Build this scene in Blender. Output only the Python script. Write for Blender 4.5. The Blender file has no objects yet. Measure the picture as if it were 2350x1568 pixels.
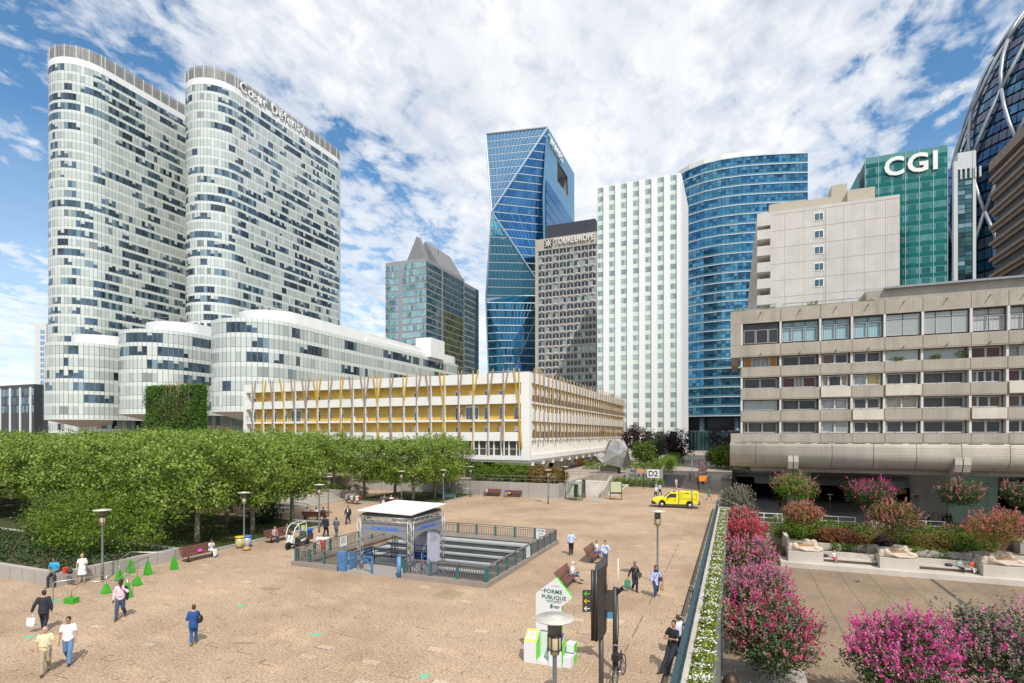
import bpy, bmesh, math, random
import numpy as np
from math import sin, cos, tan, pi, radians, sqrt, atan2
from mathutils import Vector, Matrix
SC = bpy.context.scene
COL = SC.collection
random.seed(7)
RNG = np.random.default_rng(11)
FOC, CX, HY, EYE = 1250.0, 1175.0, 996.4, 8.6
YAW = radians(22.2)
S_, C_ = sin(YAW), cos(YAW)
def at_d(px, py, d):
 k = (px - CX) / FOC
 return Vector((d * (-S_ + k * C_), d * (C_ + k * S_), EYE - d * (py - HY) / FOC))
def on_z(px, py, z=0.0):
 return at_d(px, py, (EYE - z) * FOC / (py - HY))
def on_Y(px, py, Y):
 k = (px - CX) / FOC
 return at_d(px, py, Y / (C_ + k * S_))
def on_X(px, py, X):
 k = (px - CX) / FOC
 return at_d(px, py, X / (-S_ + k * C_))
MATS = {}
def new_mat(name):
 m = bpy.data.materials.new(name); m.use_nodes = True
 nt = m.node_tree; b = nt.nodes['Principled BSDF']
 return m, nt, b
def lnk(nt, a, b): nt.links.new(a, b)
def ramp(nt, fac, stops):
 r = nt.nodes.new('ShaderNodeValToRGB')
 e = r.color_ramp.elements
 while len(e) < len(stops): e.new(0.5)
 for i, (p, c) in enumerate(stops):
  e[i].position = p; e[i].color = (c[0], c[1], c[2], 1)
 lnk(nt, fac, r.inputs['Fac'])
 return r.outputs['Color']
def noise(nt, scale, detail=4, rough=.55, vec=None, dist=0):
 n = nt.nodes.new('ShaderNodeTexNoise')
 n.inputs['Scale'].default_value = scale; n.inputs['Detail'].default_value = detail
 n.inputs['Roughness'].default_value = rough; n.inputs['Distortion'].default_value = dist
 if vec is not None: lnk(nt, vec, n.inputs['Vector'])
 return n.outputs['Fac']
def objco(nt, scale=(1, 1, 1), rot=(0, 0, 0), loc=(0, 0, 0)):
 t = nt.nodes.new('ShaderNodeTexCoord'); mp = nt.nodes.new('ShaderNodeMapping')
 mp.inputs['Scale'].default_value = scale; mp.inputs['Rotation'].default_value = rot; mp.inputs['Location'].default_value = loc
 lnk(nt, t.outputs['Object'], mp.inputs['Vector']); return mp.outputs['Vector']
def worldco(nt, scale=(1, 1, 1), rot=(0, 0, 0)):
 g = nt.nodes.new('ShaderNodeNewGeometry'); mp = nt.nodes.new('ShaderNodeMapping')
 mp.inputs['Scale'].default_value = scale; mp.inputs['Rotation'].default_value = rot
 lnk(nt, g.outputs['Position'], mp.inputs['Vector']); return mp.outputs['Vector']
def island(nt):
 return nt.nodes.new('ShaderNodeNewGeometry').outputs['Random Per Island']
def mixc(nt, fac, a, b, mode='MIX'):
 m = nt.nodes.new('ShaderNodeMix'); m.data_type = 'RGBA'; m.blend_type = mode
 for sock, v in ((m.inputs['Factor'], fac), (m.inputs['A'], a), (m.inputs['B'], b)):
  s = sock
  if sock.name == 'A': s = m.inputs[6]
  if sock.name == 'B': s = m.inputs[7]
  if hasattr(v, 'is_linked'): lnk(nt, v, s)
  elif isinstance(v, (int, float)): s.default_value = v
  else: s.default_value = (v[0], v[1], v[2], 1)
 return m.outputs[2]
def bump(nt, b, h, strength=.2, dist=.05):
 n = nt.nodes.new('ShaderNodeBump'); n.inputs['Strength'].default_value = strength; n.inputs['Distance'].default_value = dist
 lnk(nt, h, n.inputs['Height']); lnk(nt, n.outputs['Normal'], b.inputs['Normal'])
def mathn(nt, op, a, b=None):
 m = nt.nodes.new('ShaderNodeMath'); m.operation = op
 for i, v in enumerate((a, b)):
  if v is None: continue
  if hasattr(v, 'is_linked'): lnk(nt, v, m.inputs[i])
  else: m.inputs[i].default_value = v
 return m.outputs[0]
def paint(name, col, rough=.5, metal=0.0, var=.08, scale=3.0, spec=.5):
 """plain material with a faint mottling of its own"""
 if name in MATS: return MATS[name]
 m, nt, b = new_mat(name)
 n = noise(nt, scale, 3, .6, objco(nt))
 c = ramp(nt, n, [(.3, [max(0, v * (1 - var)) for v in col]), (.7, [min(1, v * (1 + var)) for v in col])])
 lnk(nt, c, b.inputs['Base Color'])
 b.inputs['Roughness'].default_value = rough; b.inputs['Metallic'].default_value = metal
 b.inputs['Specular IOR Level'].default_value = spec
 MATS[name] = m; return m
def glass_panel(name, cols, metal=.9, rough=.06, wav=.0):
 """coated curtain wall glass; tone differs pane by pane"""
 if name in MATS: return MATS[name]
 m, nt, b = new_mat(name)
 st = [(i / max(1, len(cols) - 1), c) for i, c in enumerate(cols)]
 f = mathn(nt, 'ADD', mathn(nt, 'MULTIPLY', island(nt), .36), mathn(nt, 'SUBTRACT', mathn(nt, 'MULTIPLY', noise(nt, .055, 3, .55, worldco(nt, (1, 1, .8))), 1.9), .63))  # broad noise stands in for large reflections in metallic glass
 lnk(nt, ramp(nt, f if metal > .35 else island(nt), st), b.inputs['Base Color'])
 b.inputs['Roughness'].default_value = rough; b.inputs['Metallic'].default_value = metal
 if wav: bump(nt, b, noise(nt, .35, 2, .5, worldco(nt)), wav, .3)
 MATS[name] = m; return m
def leafm(name, cols, trans=.3):
 if name in MATS: return MATS[name]
 m, nt, b = new_mat(name)
 st = [(i / max(1, len(cols) - 1), c) for i, c in enumerate(cols)]
 c = ramp(nt, island(nt), st)
 lnk(nt, c, b.inputs['Base Color']); b.inputs['Roughness'].default_value = .55
 b.inputs['Specular IOR Level'].default_value = .3
 tr = nt.nodes.new('ShaderNodeBsdfTranslucent'); lnk(nt, c, tr.inputs['Color'])
 mx = nt.nodes.new('ShaderNodeMixShader'); mx.inputs[0].default_value = trans
 lnk(nt, b.outputs[0], mx.inputs[1]); lnk(nt, tr.outputs[0], mx.inputs[2])
 lnk(nt, mx.outputs[0], nt.nodes['Material Output'].inputs['Surface'])
 MATS[name] = m; return m
def concrete(name, col, streak=.35, rough=.85, board=0.0, axis='X', bmix=.22):
 if name in MATS: return MATS[name]
 m, nt, b = new_mat(name)
 n1 = noise(nt, 1.0, 5, .6, worldco(nt, (.9, .9, .12)))
 n2 = noise(nt, .35, 4, .6, worldco(nt))
 n3 = noise(nt, 9, 3, .6, worldco(nt))
 lo = [v * (1 - streak) for v in col]; hi = [min(1, v * (1 + streak * .45)) for v in col]
 c = ramp(nt, n1, [(.28, lo), (.5, col), (.75, hi)])
 c = mixc(nt, .4, c, ramp(nt, n2, [(.34, [v * .62 for v in col]), (.64, hi)]))
 c = mixc(nt, .3, c, ramp(nt, n3, [(.35, lo), (.65, hi)]))
 h = n3
 if board:
  w = nt.nodes.new('ShaderNodeTexWave'); w.wave_type = 'BANDS'; w.bands_direction = axis
  w.inputs['Scale'].default_value = board; w.inputs['Distortion'].default_value = .6
  lnk(nt, worldco(nt), w.inputs['Vector'])
  c = mixc(nt, bmix, c, ramp(nt, w.outputs['Fac'], [(.0, [v * .55 for v in col]), (.3, col), (.8, hi)]))
 lnk(nt, c, b.inputs['Base Color']); b.inputs['Roughness'].default_value = rough
 bump(nt, b, h, .15, .03)
 MATS[name] = m; return m
def wood(name, col):
 if name in MATS: return MATS[name]
 m, nt, b = new_mat(name)
 n = noise(nt, 6, 4, .6, objco(nt, (12, .8, 12)))
 lnk(nt, ramp(nt, n, [(.3, [v * .6 for v in col]), (.7, [min(1, v * 1.3) for v in col])]), b.inputs['Base Color'])
 b.inputs['Roughness'].default_value = .55
 MATS[name] = m; return m
class MB:
 def __init__(s): s.v = []; s.f = []; s.m = []; s.sm = []
 def add(s, vs, fs, mi=0, smooth=False):
  o = len(s.v); s.v.extend([tuple(p) for p in vs])
  for f in fs:
   s.f.append(tuple(i + o for i in f)); s.m.append(mi); s.sm.append(smooth)
  return s
 def quad(s, a, b, c, d, mi=0): return s.add([a, b, c, d], [(0, 1, 2, 3)], mi)
 def poly(s, pts, mi=0): return s.add(pts, [tuple(range(len(pts)))], mi)
 def box(s, x0, y0, z0, x1, y1, z1, mi=0):
  if x0 > x1: x0, x1 = x1, x0
  if y0 > y1: y0, y1 = y1, y0
  if z0 > z1: z0, z1 = z1, z0
  v = [(x0, y0, z0), (x1, y0, z0), (x1, y1, z0), (x0, y1, z0), (x0, y0, z1), (x1, y0, z1), (x1, y1, z1), (x0, y1, z1)]
  return s.add(v, [(0, 3, 2, 1), (4, 5, 6, 7), (0, 1, 5, 4), (1, 2, 6, 5), (2, 3, 7, 6), (3, 0, 4, 7)], mi)
 def cbox(s, c, d, mi=0, rz=0.0, M=None):
  hx, hy, hz = d[0] / 2, d[1] / 2, d[2] / 2
  v = [Vector((sx * hx, sy * hy, sz * hz)) for sz in (-1, 1) for sx, sy in ((-1, -1), (1, -1), (1, 1), (-1, 1))]
  R = M if M is not None else Matrix.Rotation(rz, 3, 'Z')
  v = [R @ p + Vector(c) for p in v]
  return s.add(v, [(0, 3, 2, 1), (4, 5, 6, 7), (0, 1, 5, 4), (1, 2, 6, 5), (2, 3, 7, 6), (3, 0, 4, 7)], mi)
 def beam(s, p, q, w, h=None, mi=0, up=(0, 0, 1)):
  p = Vector(p); q = Vector(q); h = h or w
  d = (q - p); L = d.length
  if L < 1e-6: return s
  d.normalize(); u = Vector(up)
  if abs(d.dot(u)) > .98: u = Vector((1, 0, 0))
  a = d.cross(u).normalized(); b = a.cross(d).normalized()
  v = []
  for e in (p, q):
   for sa, sb in ((-1, -1), (1, -1), (1, 1), (-1, 1)): v.append(e + a * sa * w / 2 + b * sb * h / 2)
  return s.add(v, [(0, 1, 2, 3), (7, 6, 5, 4), (0, 4, 5, 1), (1, 5, 6, 2), (2, 6, 7, 3), (3, 7, 4, 0)], mi)
 def tube(s, pts, r, n=8, mi=0, cap=True):
  pts = [Vector(p) for p in pts]
  rs = r if isinstance(r, (list, tuple)) else [r] * len(pts)
  rings = []; ref = None
  for i, p in enumerate(pts):
   if i == 0: d = pts[1] - p
   elif i == len(pts) - 1: d = p - pts[-2]
   else: d = (pts[i + 1] - p).normalized() + (p - pts[i - 1]).normalized()
   if d.length < 1e-9: d = Vector((0, 0, 1))
   d.normalize()
   if ref is None:
    ref = Vector((1, 0, 0)) if abs(d.x) < .9 else Vector((0, 1, 0))
   a = (ref - d * ref.dot(d)); a.normalize(); b = d.cross(a); ref = a
   rings.append([p + (a * cos(2 * pi * k / n) + b * sin(2 * pi * k / n)) * rs[i] for k in range(n)])
  v = [q for ring in rings for q in ring]; f = []
  for i in range(len(rings) - 1):
   for k in range(n):
    f.append((i * n + k, i * n + (k + 1) % n, (i + 1) * n + (k + 1) % n, (i + 1) * n + k))
  if cap:
   f.append(tuple(range(n - 1, -1, -1))); f.append(tuple((len(rings) - 1) * n + k for k in range(n)))
  return s.add(v, f, mi, True)
 def lathe(s, prof, c=(0, 0, 0), n=16, mi=0, smooth=True):
  v = []; f = []
  for (r, z) in prof:
   for k in range(n): v.append((c[0] + r * cos(2 * pi * k / n), c[1] + r * sin(2 * pi * k / n), c[2] + z))
  for i in range(len(prof) - 1):
   for k in range(n): f.append((i * n + k, i * n + (k + 1) % n, (i + 1) * n + (k + 1) % n, (i + 1) * n + k))
  f.append(tuple(range(n - 1, -1, -1))); f.append(tuple((len(prof) - 1) * n + k for k in range(n)))
  return s.add(v, f, mi, smooth)
 def ell(s, c, r, n=10, m=7, mi=0, M=None):
  v = []; f = []
  for i in range(m + 1):
   t = pi * i / m
   for k in range(n):
    p = Vector((r[0] * sin(t) * cos(2 * pi * k / n), r[1] * sin(t) * sin(2 * pi * k / n), r[2] * cos(t)))
    if M is not None: p = M @ p
    v.append(p + Vector(c))
  for i in range(m):
   for k in range(n): f.append((i * n + k, (i + 1) * n + k, (i + 1) * n + (k + 1) % n, i * n + (k + 1) % n))
  return s.add(v, f, mi, True)
 def prism(s, poly, z0, z1, mi=0, top=True, bot=True):
  n = len(poly); v = [(p[0], p[1], z0) for p in poly] + [(p[0], p[1], z1) for p in poly]
  f = [(i, (i + 1) % n, n + (i + 1) % n, n + i) for i in range(n)]
  if top: f.append(tuple(range(n, 2 * n)))
  if bot: f.append(tuple(range(n - 1, -1, -1)))
  return s.add(v, f, mi)
 def slab(s, poly3, off, mi=0):
  """flat polygon given as 3-D points, thickened by the vector off"""
  off = Vector(off); n = len(poly3); v = [Vector(p) for p in poly3] + [Vector(p) + off for p in poly3]
  f = [(i, (i + 1) % n, n + (i + 1) % n, n + i) for i in range(n)]
  f.append(tuple(range(n, 2 * n))); f.append(tuple(range(n - 1, -1, -1)))
  return s.add(v, f, mi)
 def build(s, name, mats, parent=None, origin=None, fixn=True):
  if not isinstance(mats, (list, tuple)): mats = [mats]
  me = bpy.data.meshes.new(name)
  off = Vector(origin) if origin is not None else Vector((0, 0, 0))
  if parent is not None: off = wloc(parent)
  vs = [(p[0] - off.x, p[1] - off.y, p[2] - off.z) for p in s.v]
  me.from_pydata(vs, [], s.f)
  for m in mats: me.materials.append(m)
  me.polygons.foreach_set('material_index', s.m)
  me.polygons.foreach_set('use_smooth', s.sm)
  if fixn and len(s.f) < 40000:
   bm = bmesh.new(); bm.from_mesh(me); bmesh.ops.recalc_face_normals(bm, faces=bm.faces); bm.to_mesh(me); bm.free()
  me.update()
  o = bpy.data.objects.new(name, me); COL.objects.link(o)
  if parent is not None: o.parent = parent
  elif origin is not None: o.location = off
  return o
def wloc(o):
 p = Vector((0, 0, 0))
 while o is not None: p = p + o.location; o = o.parent
 return p
def tag(o, label, cat=None, group=None, kind=None):
 if label: o['label'] = label
 if cat: o['category'] = cat
 if group: o['group'] = group
 if kind: o['kind'] = kind
 return o
def thing(name, label, cat, loc=(0, 0, 0), group=None, rz=0.0):
 o = bpy.data.objects.new(name, None); COL.objects.link(o)
 o.empty_display_size = .3; o.location = loc; o.rotation_euler = (0, 0, rz)
 return tag(o, label, cat, group)
def copy_tree(o, parent=None):
 c = o.copy(); COL.objects.link(c)
 if parent is not None: c.parent = parent
 for ch in list(o.children): copy_tree(ch, c)
 return c
def place(root, loc, rz=0.0, label=None, group=None, first=False, scale=None, drop_children=False):
 c = root if first else copy_tree(root)
 c.location = loc; c.rotation_euler = (0, 0, rz)
 if scale: c.scale = (scale, scale, scale) if isinstance(scale, (int, float)) else scale
 if label: c['label'] = label
 if group: c['group'] = group
 return c
def struct(o, label=None, cat=None):
 o['kind'] = 'structure'
 if label: o['label'] = label
 if cat: o['category'] = cat
 return o
SHOP = bpy.data.scenes.new('workshop')
def evaluated(o):
 SHOP.collection.objects.link(o); vl = SHOP.view_layers[0]; vl.update()
 me = bpy.data.meshes.new_from_object(o.evaluated_get(vl.depsgraph)); SHOP.collection.objects.unlink(o); return me
def text_part(name, txt, size, m, parent, M, extrude=.05, offset=0.0, align='CENTER', spacing=1.0, sx=1.0):
 cu = bpy.data.curves.new(name, 'FONT'); cu.body = txt; cu.size = size; cu.extrude = extrude; cu.offset = offset
 cu.align_x = align; cu.align_y = 'CENTER'; cu.space_character = spacing; cu.resolution_u = 3
 t = bpy.data.objects.new(name, cu); me = evaluated(t)
 bpy.data.objects.remove(t); bpy.data.curves.remove(cu)
 me.name = name
 off = wloc(parent)
 me.transform(Matrix.Translation(-off) @ M @ Matrix.Scale(sx, 4, (1, 0, 0)))
 me.materials.clear(); me.materials.append(m)
 o = bpy.data.objects.new(name, me); COL.objects.link(o); o.parent = parent
 return o
def wall_mat(origin, right, up=(0, 0, 1)):
 r = Vector(right).normalized(); u = Vector(up).normalized(); n = r.cross(u)
 M = Matrix((( r.x, u.x, n.x, origin[0]), (r.y, u.y, n.y, origin[1]), (r.z, u.z, n.z, origin[2]), (0, 0, 0, 1)))
 return M
cam = bpy.data.cameras.new('camera'); co = bpy.data.objects.new('camera', cam); COL.objects.link(co)
co.location = (0, 0, EYE); co.rotation_euler = (radians(90), 0, YAW)
cam.sensor_width = 36.0; cam.lens = FOC / 2350 * 36.0; cam.shift_y = (HY - 784) / 2350
cam.clip_start = .2; cam.clip_end = 6000
SC.camera = co
SUN_AZ = radians(139.0)      # clockwise from +Y, behind the camera and to the right
SUN_EL = radians(52.0)
sd = Vector((sin(SUN_AZ) * cos(SUN_EL), cos(SUN_AZ) * cos(SUN_EL), sin(SUN_EL)))
sl = bpy.data.lights.new('sun', 'SUN'); so = bpy.data.objects.new('sun', sl); COL.objects.link(so)
so.rotation_euler = sd.to_track_quat('Z', 'Y').to_euler(); so.location = (60, -60, 120)
sl.energy = 4.0; sl.angle = radians(.6); sl.color = (1.0, .95, .87)
w = bpy.data.worlds.new('World'); SC.world = w; w.use_nodes = True
nt = w.node_tree; bg = nt.nodes['Background']
sky = nt.nodes.new('ShaderNodeTexSky'); sky.sky_type = 'NISHITA'; sky.sun_disc = False
sky.sun_elevation = SUN_EL; sky.sun_rotation = SUN_AZ; sky.altitude = 50; sky.air_density = 1.0; sky.dust_density = .6; sky.ozone_density = 2.0
tc = nt.nodes.new('ShaderNodeTexCoord')
sep = nt.nodes.new('ShaderNodeSeparateXYZ'); lnk(nt, tc.outputs['Generated'], sep.inputs[0])
zz = mathn(nt, 'ADD', mathn(nt, 'MAXIMUM', sep.outputs['Z'], 0.0), .16)
cmb = nt.nodes.new('ShaderNodeCombineXYZ')
lnk(nt, mathn(nt, 'DIVIDE', sep.outputs['X'], zz), cmb.inputs[0]); lnk(nt, mathn(nt, 'DIVIDE', sep.outputs['Y'], zz), cmb.inputs[1])
def skymap(scale, rot, loc=(0, 0, 0)):
 mp = nt.nodes.new('ShaderNodeMapping'); mp.inputs['Scale'].default_value = scale; mp.inputs['Rotation'].default_value = (0, 0, rot); mp.inputs['Location'].default_value = loc
 lnk(nt, cmb.outputs[0], mp.inputs['Vector']); return mp.outputs['Vector']
def lobe(px, py, k, amt):
 v = (at_d(px, py, 1.0) - Vector((0, 0, EYE))).normalized()
 d = nt.nodes.new('ShaderNodeVectorMath'); d.operation = 'DOT_PRODUCT'
 nrm = nt.nodes.new('ShaderNodeVectorMath'); nrm.operation = 'NORMALIZE'; lnk(nt, tc.outputs['Generated'], nrm.inputs[0])
 lnk(nt, nrm.outputs[0], d.inputs[0]); d.inputs[1].default_value = v
 e = mathn(nt, 'POWER', mathn(nt, 'MAXIMUM', d.outputs['Value'], 0.0), k)
 return mathn(nt, 'MULTIPLY', e, amt)
big = noise(nt, 1.0, 3, .5, skymap((1, .55, 1), radians(28), (3.1, 1.7, 0)), .4)
mid = noise(nt, 3.6, 5, .62, skymap((1, .72, 1), radians(28), (.4, 5.2, 0)), .5)
rip = noise(nt, 13.0, 4, .6, skymap((1.0, .75, 1), radians(40), (2, 2, 0)), .25)
cov = mathn(nt, 'ADD', mathn(nt, 'MULTIPLY', big, .50), mathn(nt, 'ADD', mathn(nt, 'MULTIPLY', mid, .46), mathn(nt, 'MULTIPLY', rip, .62)))
for L in [(60, 180, 22, -.165), (20, 500, 40, -.07), (900, 470, 70, -.13), (820, 360, 160, -.08), (2050, 260, 40, -.12), (2280, 60, 60, -.07), (420, 200, 120, -.06), (1500, 250, 150, -.05), (700, 120, 150, -.06), (1250, 230, 16, .13), (520, 60, 60, .08), (1640, 520, 40, .05), (100, 850, 60, .10)]:
 cov = mathn(nt, 'ADD', cov, lobe(*L))
cfac = nt.nodes.new('ShaderNodeValToRGB'); lnk(nt, cov, cfac.inputs['Fac'])
cr = cfac.color_ramp.elements; cr[0].position = .62; cr[0].color = (0, 0, 0, 1); cr[1].position = .92; cr[1].color = (1, 1, 1, 1)
cr.new(.735).color = (.66, .66, .66, 1)
hz = nt.nodes.new('ShaderNodeMapRange'); lnk(nt, sep.outputs['Z'], hz.inputs['Value'])
hz.inputs['From Min'].default_value = -.02; hz.inputs['From Max'].default_value = .42; hz.inputs['To Min'].default_value = .62; hz.inputs['To Max'].default_value = 0.0
cf = mathn(nt, 'MAXIMUM', mathn(nt, 'MULTIPLY', cfac.outputs['Color'], .96), hz.outputs[0])
SKY_K = .10
skyc = nt.nodes.new('ShaderNodeVectorMath'); skyc.operation = 'MULTIPLY'; lnk(nt, sky.outputs[0], skyc.inputs[0]); skyc.inputs[1].default_value = (1.05, 1.55, 1.72)
shade = ramp(nt, noise(nt, 5, 4, .6, skymap((1, .5, 1), radians(35), (7, 1, 0))), [(.3, (8.0, 8.4, 9.1)), (.62, (10.8, 10.8, 10.8))])
lnk(nt, mixc(nt, cf, skyc.outputs[0], shade), bg.inputs['Color']); bg.inputs['Strength'].default_value = SKY_K
SC.view_settings.view_transform = 'Standard'; SC.view_settings.look = 'None'; SC.view_settings.exposure = 0.0; SC.view_settings.gamma = 1.0
SC.render.engine = 'CYCLES'
SC.cycles.use_denoising = True
SC.cycles.max_bounces = 6; SC.cycles.diffuse_bounces = 3; SC.cycles.glossy_bounces = 3; SC.cycles.transmission_bounces = 4; SC.cycles.transparent_max_bounces = 8
SC.cycles.sample_clamp_indirect = 6.0
def agg_mat(name, base, dark, light, seam_rot=0.0, seams=True, patch=.32):
 m, nt, b = new_mat(name)
 wc = worldco(nt)
 fine = noise(nt, 11, 5, .85, wc); med = noise(nt, 1.3, 5, .6, wc); large = noise(nt, .16, 4, .55, wc)
 c = ramp(nt, fine, [(.40, dark), (.5, base), (.60, light)])
 c = mixc(nt, patch, c, ramp(nt, med, [(.3, [v * .74 for v in base]), (.5, base), (.72, [v * 1.22 for v in base])]))
 c = mixc(nt, .75, c, ramp(nt, large, [(.32, (.66, .64, .62)), (.55, (1, 1, 1)), (.75, (1.12, 1.1, 1.06))]), 'MULTIPLY')
 if seams:
  br = nt.nodes.new('ShaderNodeTexBrick'); lnk(nt, worldco(nt, (1, 1, 1), (0, 0, seam_rot)), br.inputs['Vector'])
  br.inputs['Scale'].default_value = 1.0; br.inputs['Brick Width'].default_value = 1.15; br.inputs['Row Height'].default_value = .55
  br.inputs['Mortar Size'].default_value = .022; br.inputs['Mortar Smooth'].default_value = .1; br.offset = .5
  br.inputs['Color1'].default_value = (0, 0, 0, 1); br.inputs['Color2'].default_value = (1, 1, 1, 1); br.inputs['Mortar'].default_value = (0, 0, 0, 1)
  gate = ramp(nt, noise(nt, .9, 3, .7, wc), [(.54, (0, 0, 0)), (.62, (1, 1, 1))])
  c = mixc(nt, mathn(nt, 'MULTIPLY', mathn(nt, 'MULTIPLY', br.outputs['Fac'], gate), .3), c, [v * .5 for v in base])
  tone = ramp(nt, br.outputs['Color'], [(.0, (1, 1, 1)), (.88, (1, 1, 1)), (.93, (1.16, 1.14, 1.1)), (1.0, (1.2, 1.18, 1.12))])
  c = mixc(nt, .6, c, tone, 'MULTIPLY')
  st = ramp(nt, noise(nt, .38, 6, .7, worldco(nt, (.6, 1.4, 1))), [(.66, (1, 1, 1)), (.74, (.72, .69, .66))])
  c = mixc(nt, .7, c, st, 'MULTIPLY')
 lnk(nt, c, b.inputs['Base Color']); b.inputs['Roughness'].default_value = .9; b.inputs['Specular IOR Level'].default_value = .25
 bump(nt, b, fine, .35, .02)
 return m
M_plaza = agg_mat('plaza_aggregate', (.415, .292, .195), (.185, .125, .08), (.69, .53, .385), radians(8))
M_square = agg_mat('square_aggregate', (.275, .20, .135), (.15, .105, .07), (.42, .33, .23), 0, False)
M_street = agg_mat('street_paving', (.40, .33, .27), (.28, .23, .19), (.52, .44, .37), 0, False)
M_conc = concrete('pale_concrete', (.42, .38, .33), .3)
M_concw = concrete('wall_concrete', (.36, .31, .265), .3)
M_asph = paint('asphalt', (.06, .06, .062), .9, 0, .2, 4)
M_soil = paint('soil', (.11, .075, .045), .95, 0, .35, 5)
M_dark = paint('dark_void', (.012, .012, .013), .8)
M_white = paint('white_paint', (.80, .80, .78), .5, 0, .04, 2)
M_steel = paint('steel_grey', (.30, .31, .32), .4, .6, .06)
M_lamp = paint('lamp_grey', (.20, .215, .225), .45, .3, .06)
M_black = paint('black_metal', (.02, .02, .022), .4, .2)
M_teal = paint('teal_rail', (.028, .068, .088), .45, .2, .2, 6)
M_rail = paint('weathered_rail', (.17, .15, .135), .6, .2, .15, 5)
M_cope = concrete('coping', (.30, .255, .22), .3)
EDGE = -1.72          # the plaza's right-hand edge
PX0, PX1, PY0, PY1 = -26.65, -12.95, 27.85, 40.65
SQ_Z = -5.25
b = MB()
b.box(-6000, -3000, -6.3, 6000, 6000, -5.6)
g = b.build('ground', M_asph); struct(g)
b = MB()
Yt = 90.4
for (x0, y0, x1, y1) in [(-420, -60, PX0, Yt), (PX0, -60, PX1, PY0), (PX0, PY1, PX1, Yt), (PX1, -60, EDGE, Yt)]:
 b.box(x0, y0, -5.6, x1, y1, 0)
g = b.build('plaza_pavement', M_plaza); struct(g)
b = MB(); b.box(EDGE + .95, -60, -5.6, 90, 66.0, SQ_Z)
g = b.build('sunken_square', M_square); struct(g)
b = MB()
for k in range(1, 9):
 b.box(4.4 + 2.6 * k - .02, 22, SQ_Z, 4.4 + 2.6 * k + .02, 63.3, SQ_Z + .004)
b.box(17.2, 22, SQ_Z, 17.55, 63.3, SQ_Z + .006)
g = b.build('paving_joint', paint('joint_grey', (.075, .068, .062), .9)); struct(g)
b = MB()
b.box(-420, 100.3, -5.6, -1.9, 1500, 1.35); g = b.build('upper_street', M_street); struct(g)
b = MB(); b.box(-1.9, 90.4, -5.6, -.4, 1500, 1.35); g = b.build('upper_pavement', M_street); struct(g)
b = MB(); b.box(-.4, 77.02, -5.6, 160, 150, -5.45); g = b.build('lower_road', paint('road_grey', (.22, .205, .19), .9, 0, .2, 1)); struct(g)
def outward(p, q):
 d = Vector((q[0] - p[0], q[1] - p[1])); d.normalize(); return Vector((d.y, -d.x))
def panels(mb, path, zs, bay, pick, out=.07, gx=.11, gz=.0):
 """path runs counter-clockwise seen from above; zs are storey levels; pick(i, j, n) -> [(f0, f1, material)]"""
 i = 0
 for p, q in zip(path[:-1], path[1:]):
  p = Vector(p); q = Vector(q); L = (q - p).length
  n = max(1, round(L / bay)); o = outward(p, q) * out
  for k in range(n):
   a = p.lerp(q, k / n); c = p.lerp(q, (k + 1) / n); d = (c - a).normalized() * gx / 2
   a = a + d + o; c = c - d + o
   for j in range(len(zs) - 1):
    z0, z1 = zs[j], zs[j + 1]
    for f0, f1, mi in pick(i, j, n):
     za = z0 + (z1 - z0) * f0 + gz / 2; zb = z0 + (z1 - z0) * f1 - gz / 2
     mb.quad((a.x, a.y, za), (c.x, c.y, za), (c.x, c.y, zb), (a.x, a.y, zb), mi)
   i += 1
def stadium(xc, yn, yf, r, step=1.35, y_straight=1.35):
 n = max(6, round(pi * r / step)); pts = []
 for k in range(n + 1):
  t = pi + pi * k / n; pts.append((xc + r * cos(t), yn + r * sin(t)))
 for k in range(n + 1):
  t = pi * k / n; pts.append((xc + r * cos(t), yf + r * sin(t)))
 pts.append(pts[0]); return pts
def core(mb, path, z0, z1, mi=0):
 pp = path[:-1] if path[0] == path[-1] else path
 mb.prism(pp, z0, z1, mi)
def levels(z0, z1, n): return [z0 + (z1 - z0) * i / n for i in range(n + 1)]
M_mull = paint('mullion_grey', (.22, .23, .23), .5, .2)
M_spw = paint('white_spandrel_glass', (.65, .69, .65), .16, 0, .02, 2, .8)
M_bl1 = glass_panel('drawn_blind', [(.62, .66, .61), (.50, .55, .51), (.57, .61, .57), (.40, .45, .42), (.68, .71, .67)], .15, .16)
M_bl2 = glass_panel('grey_blind', [(.26, .29, .28), (.38, .41, .39), (.18, .20, .19)], .2, .2)
M_dgl = glass_panel('dark_window_glass', [(.03, .045, .06), (.07, .12, .17), (.035, .05, .06), (.13, .20, .27), (.06, .10, .13), (.10, .15, .18)], .5, .06)
M_pgl = glass_panel('pale_window_glass', [(.28, .38, .40), (.20, .30, .34), (.38, .45, .45)], .45, .1)
M_louv = paint('crown_louvre', (.30, .29, .28), .6, .2, .1, .8)
M_roofw = paint('roof_white', (.78, .78, .76), .7, 0, .05, .3)
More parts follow.
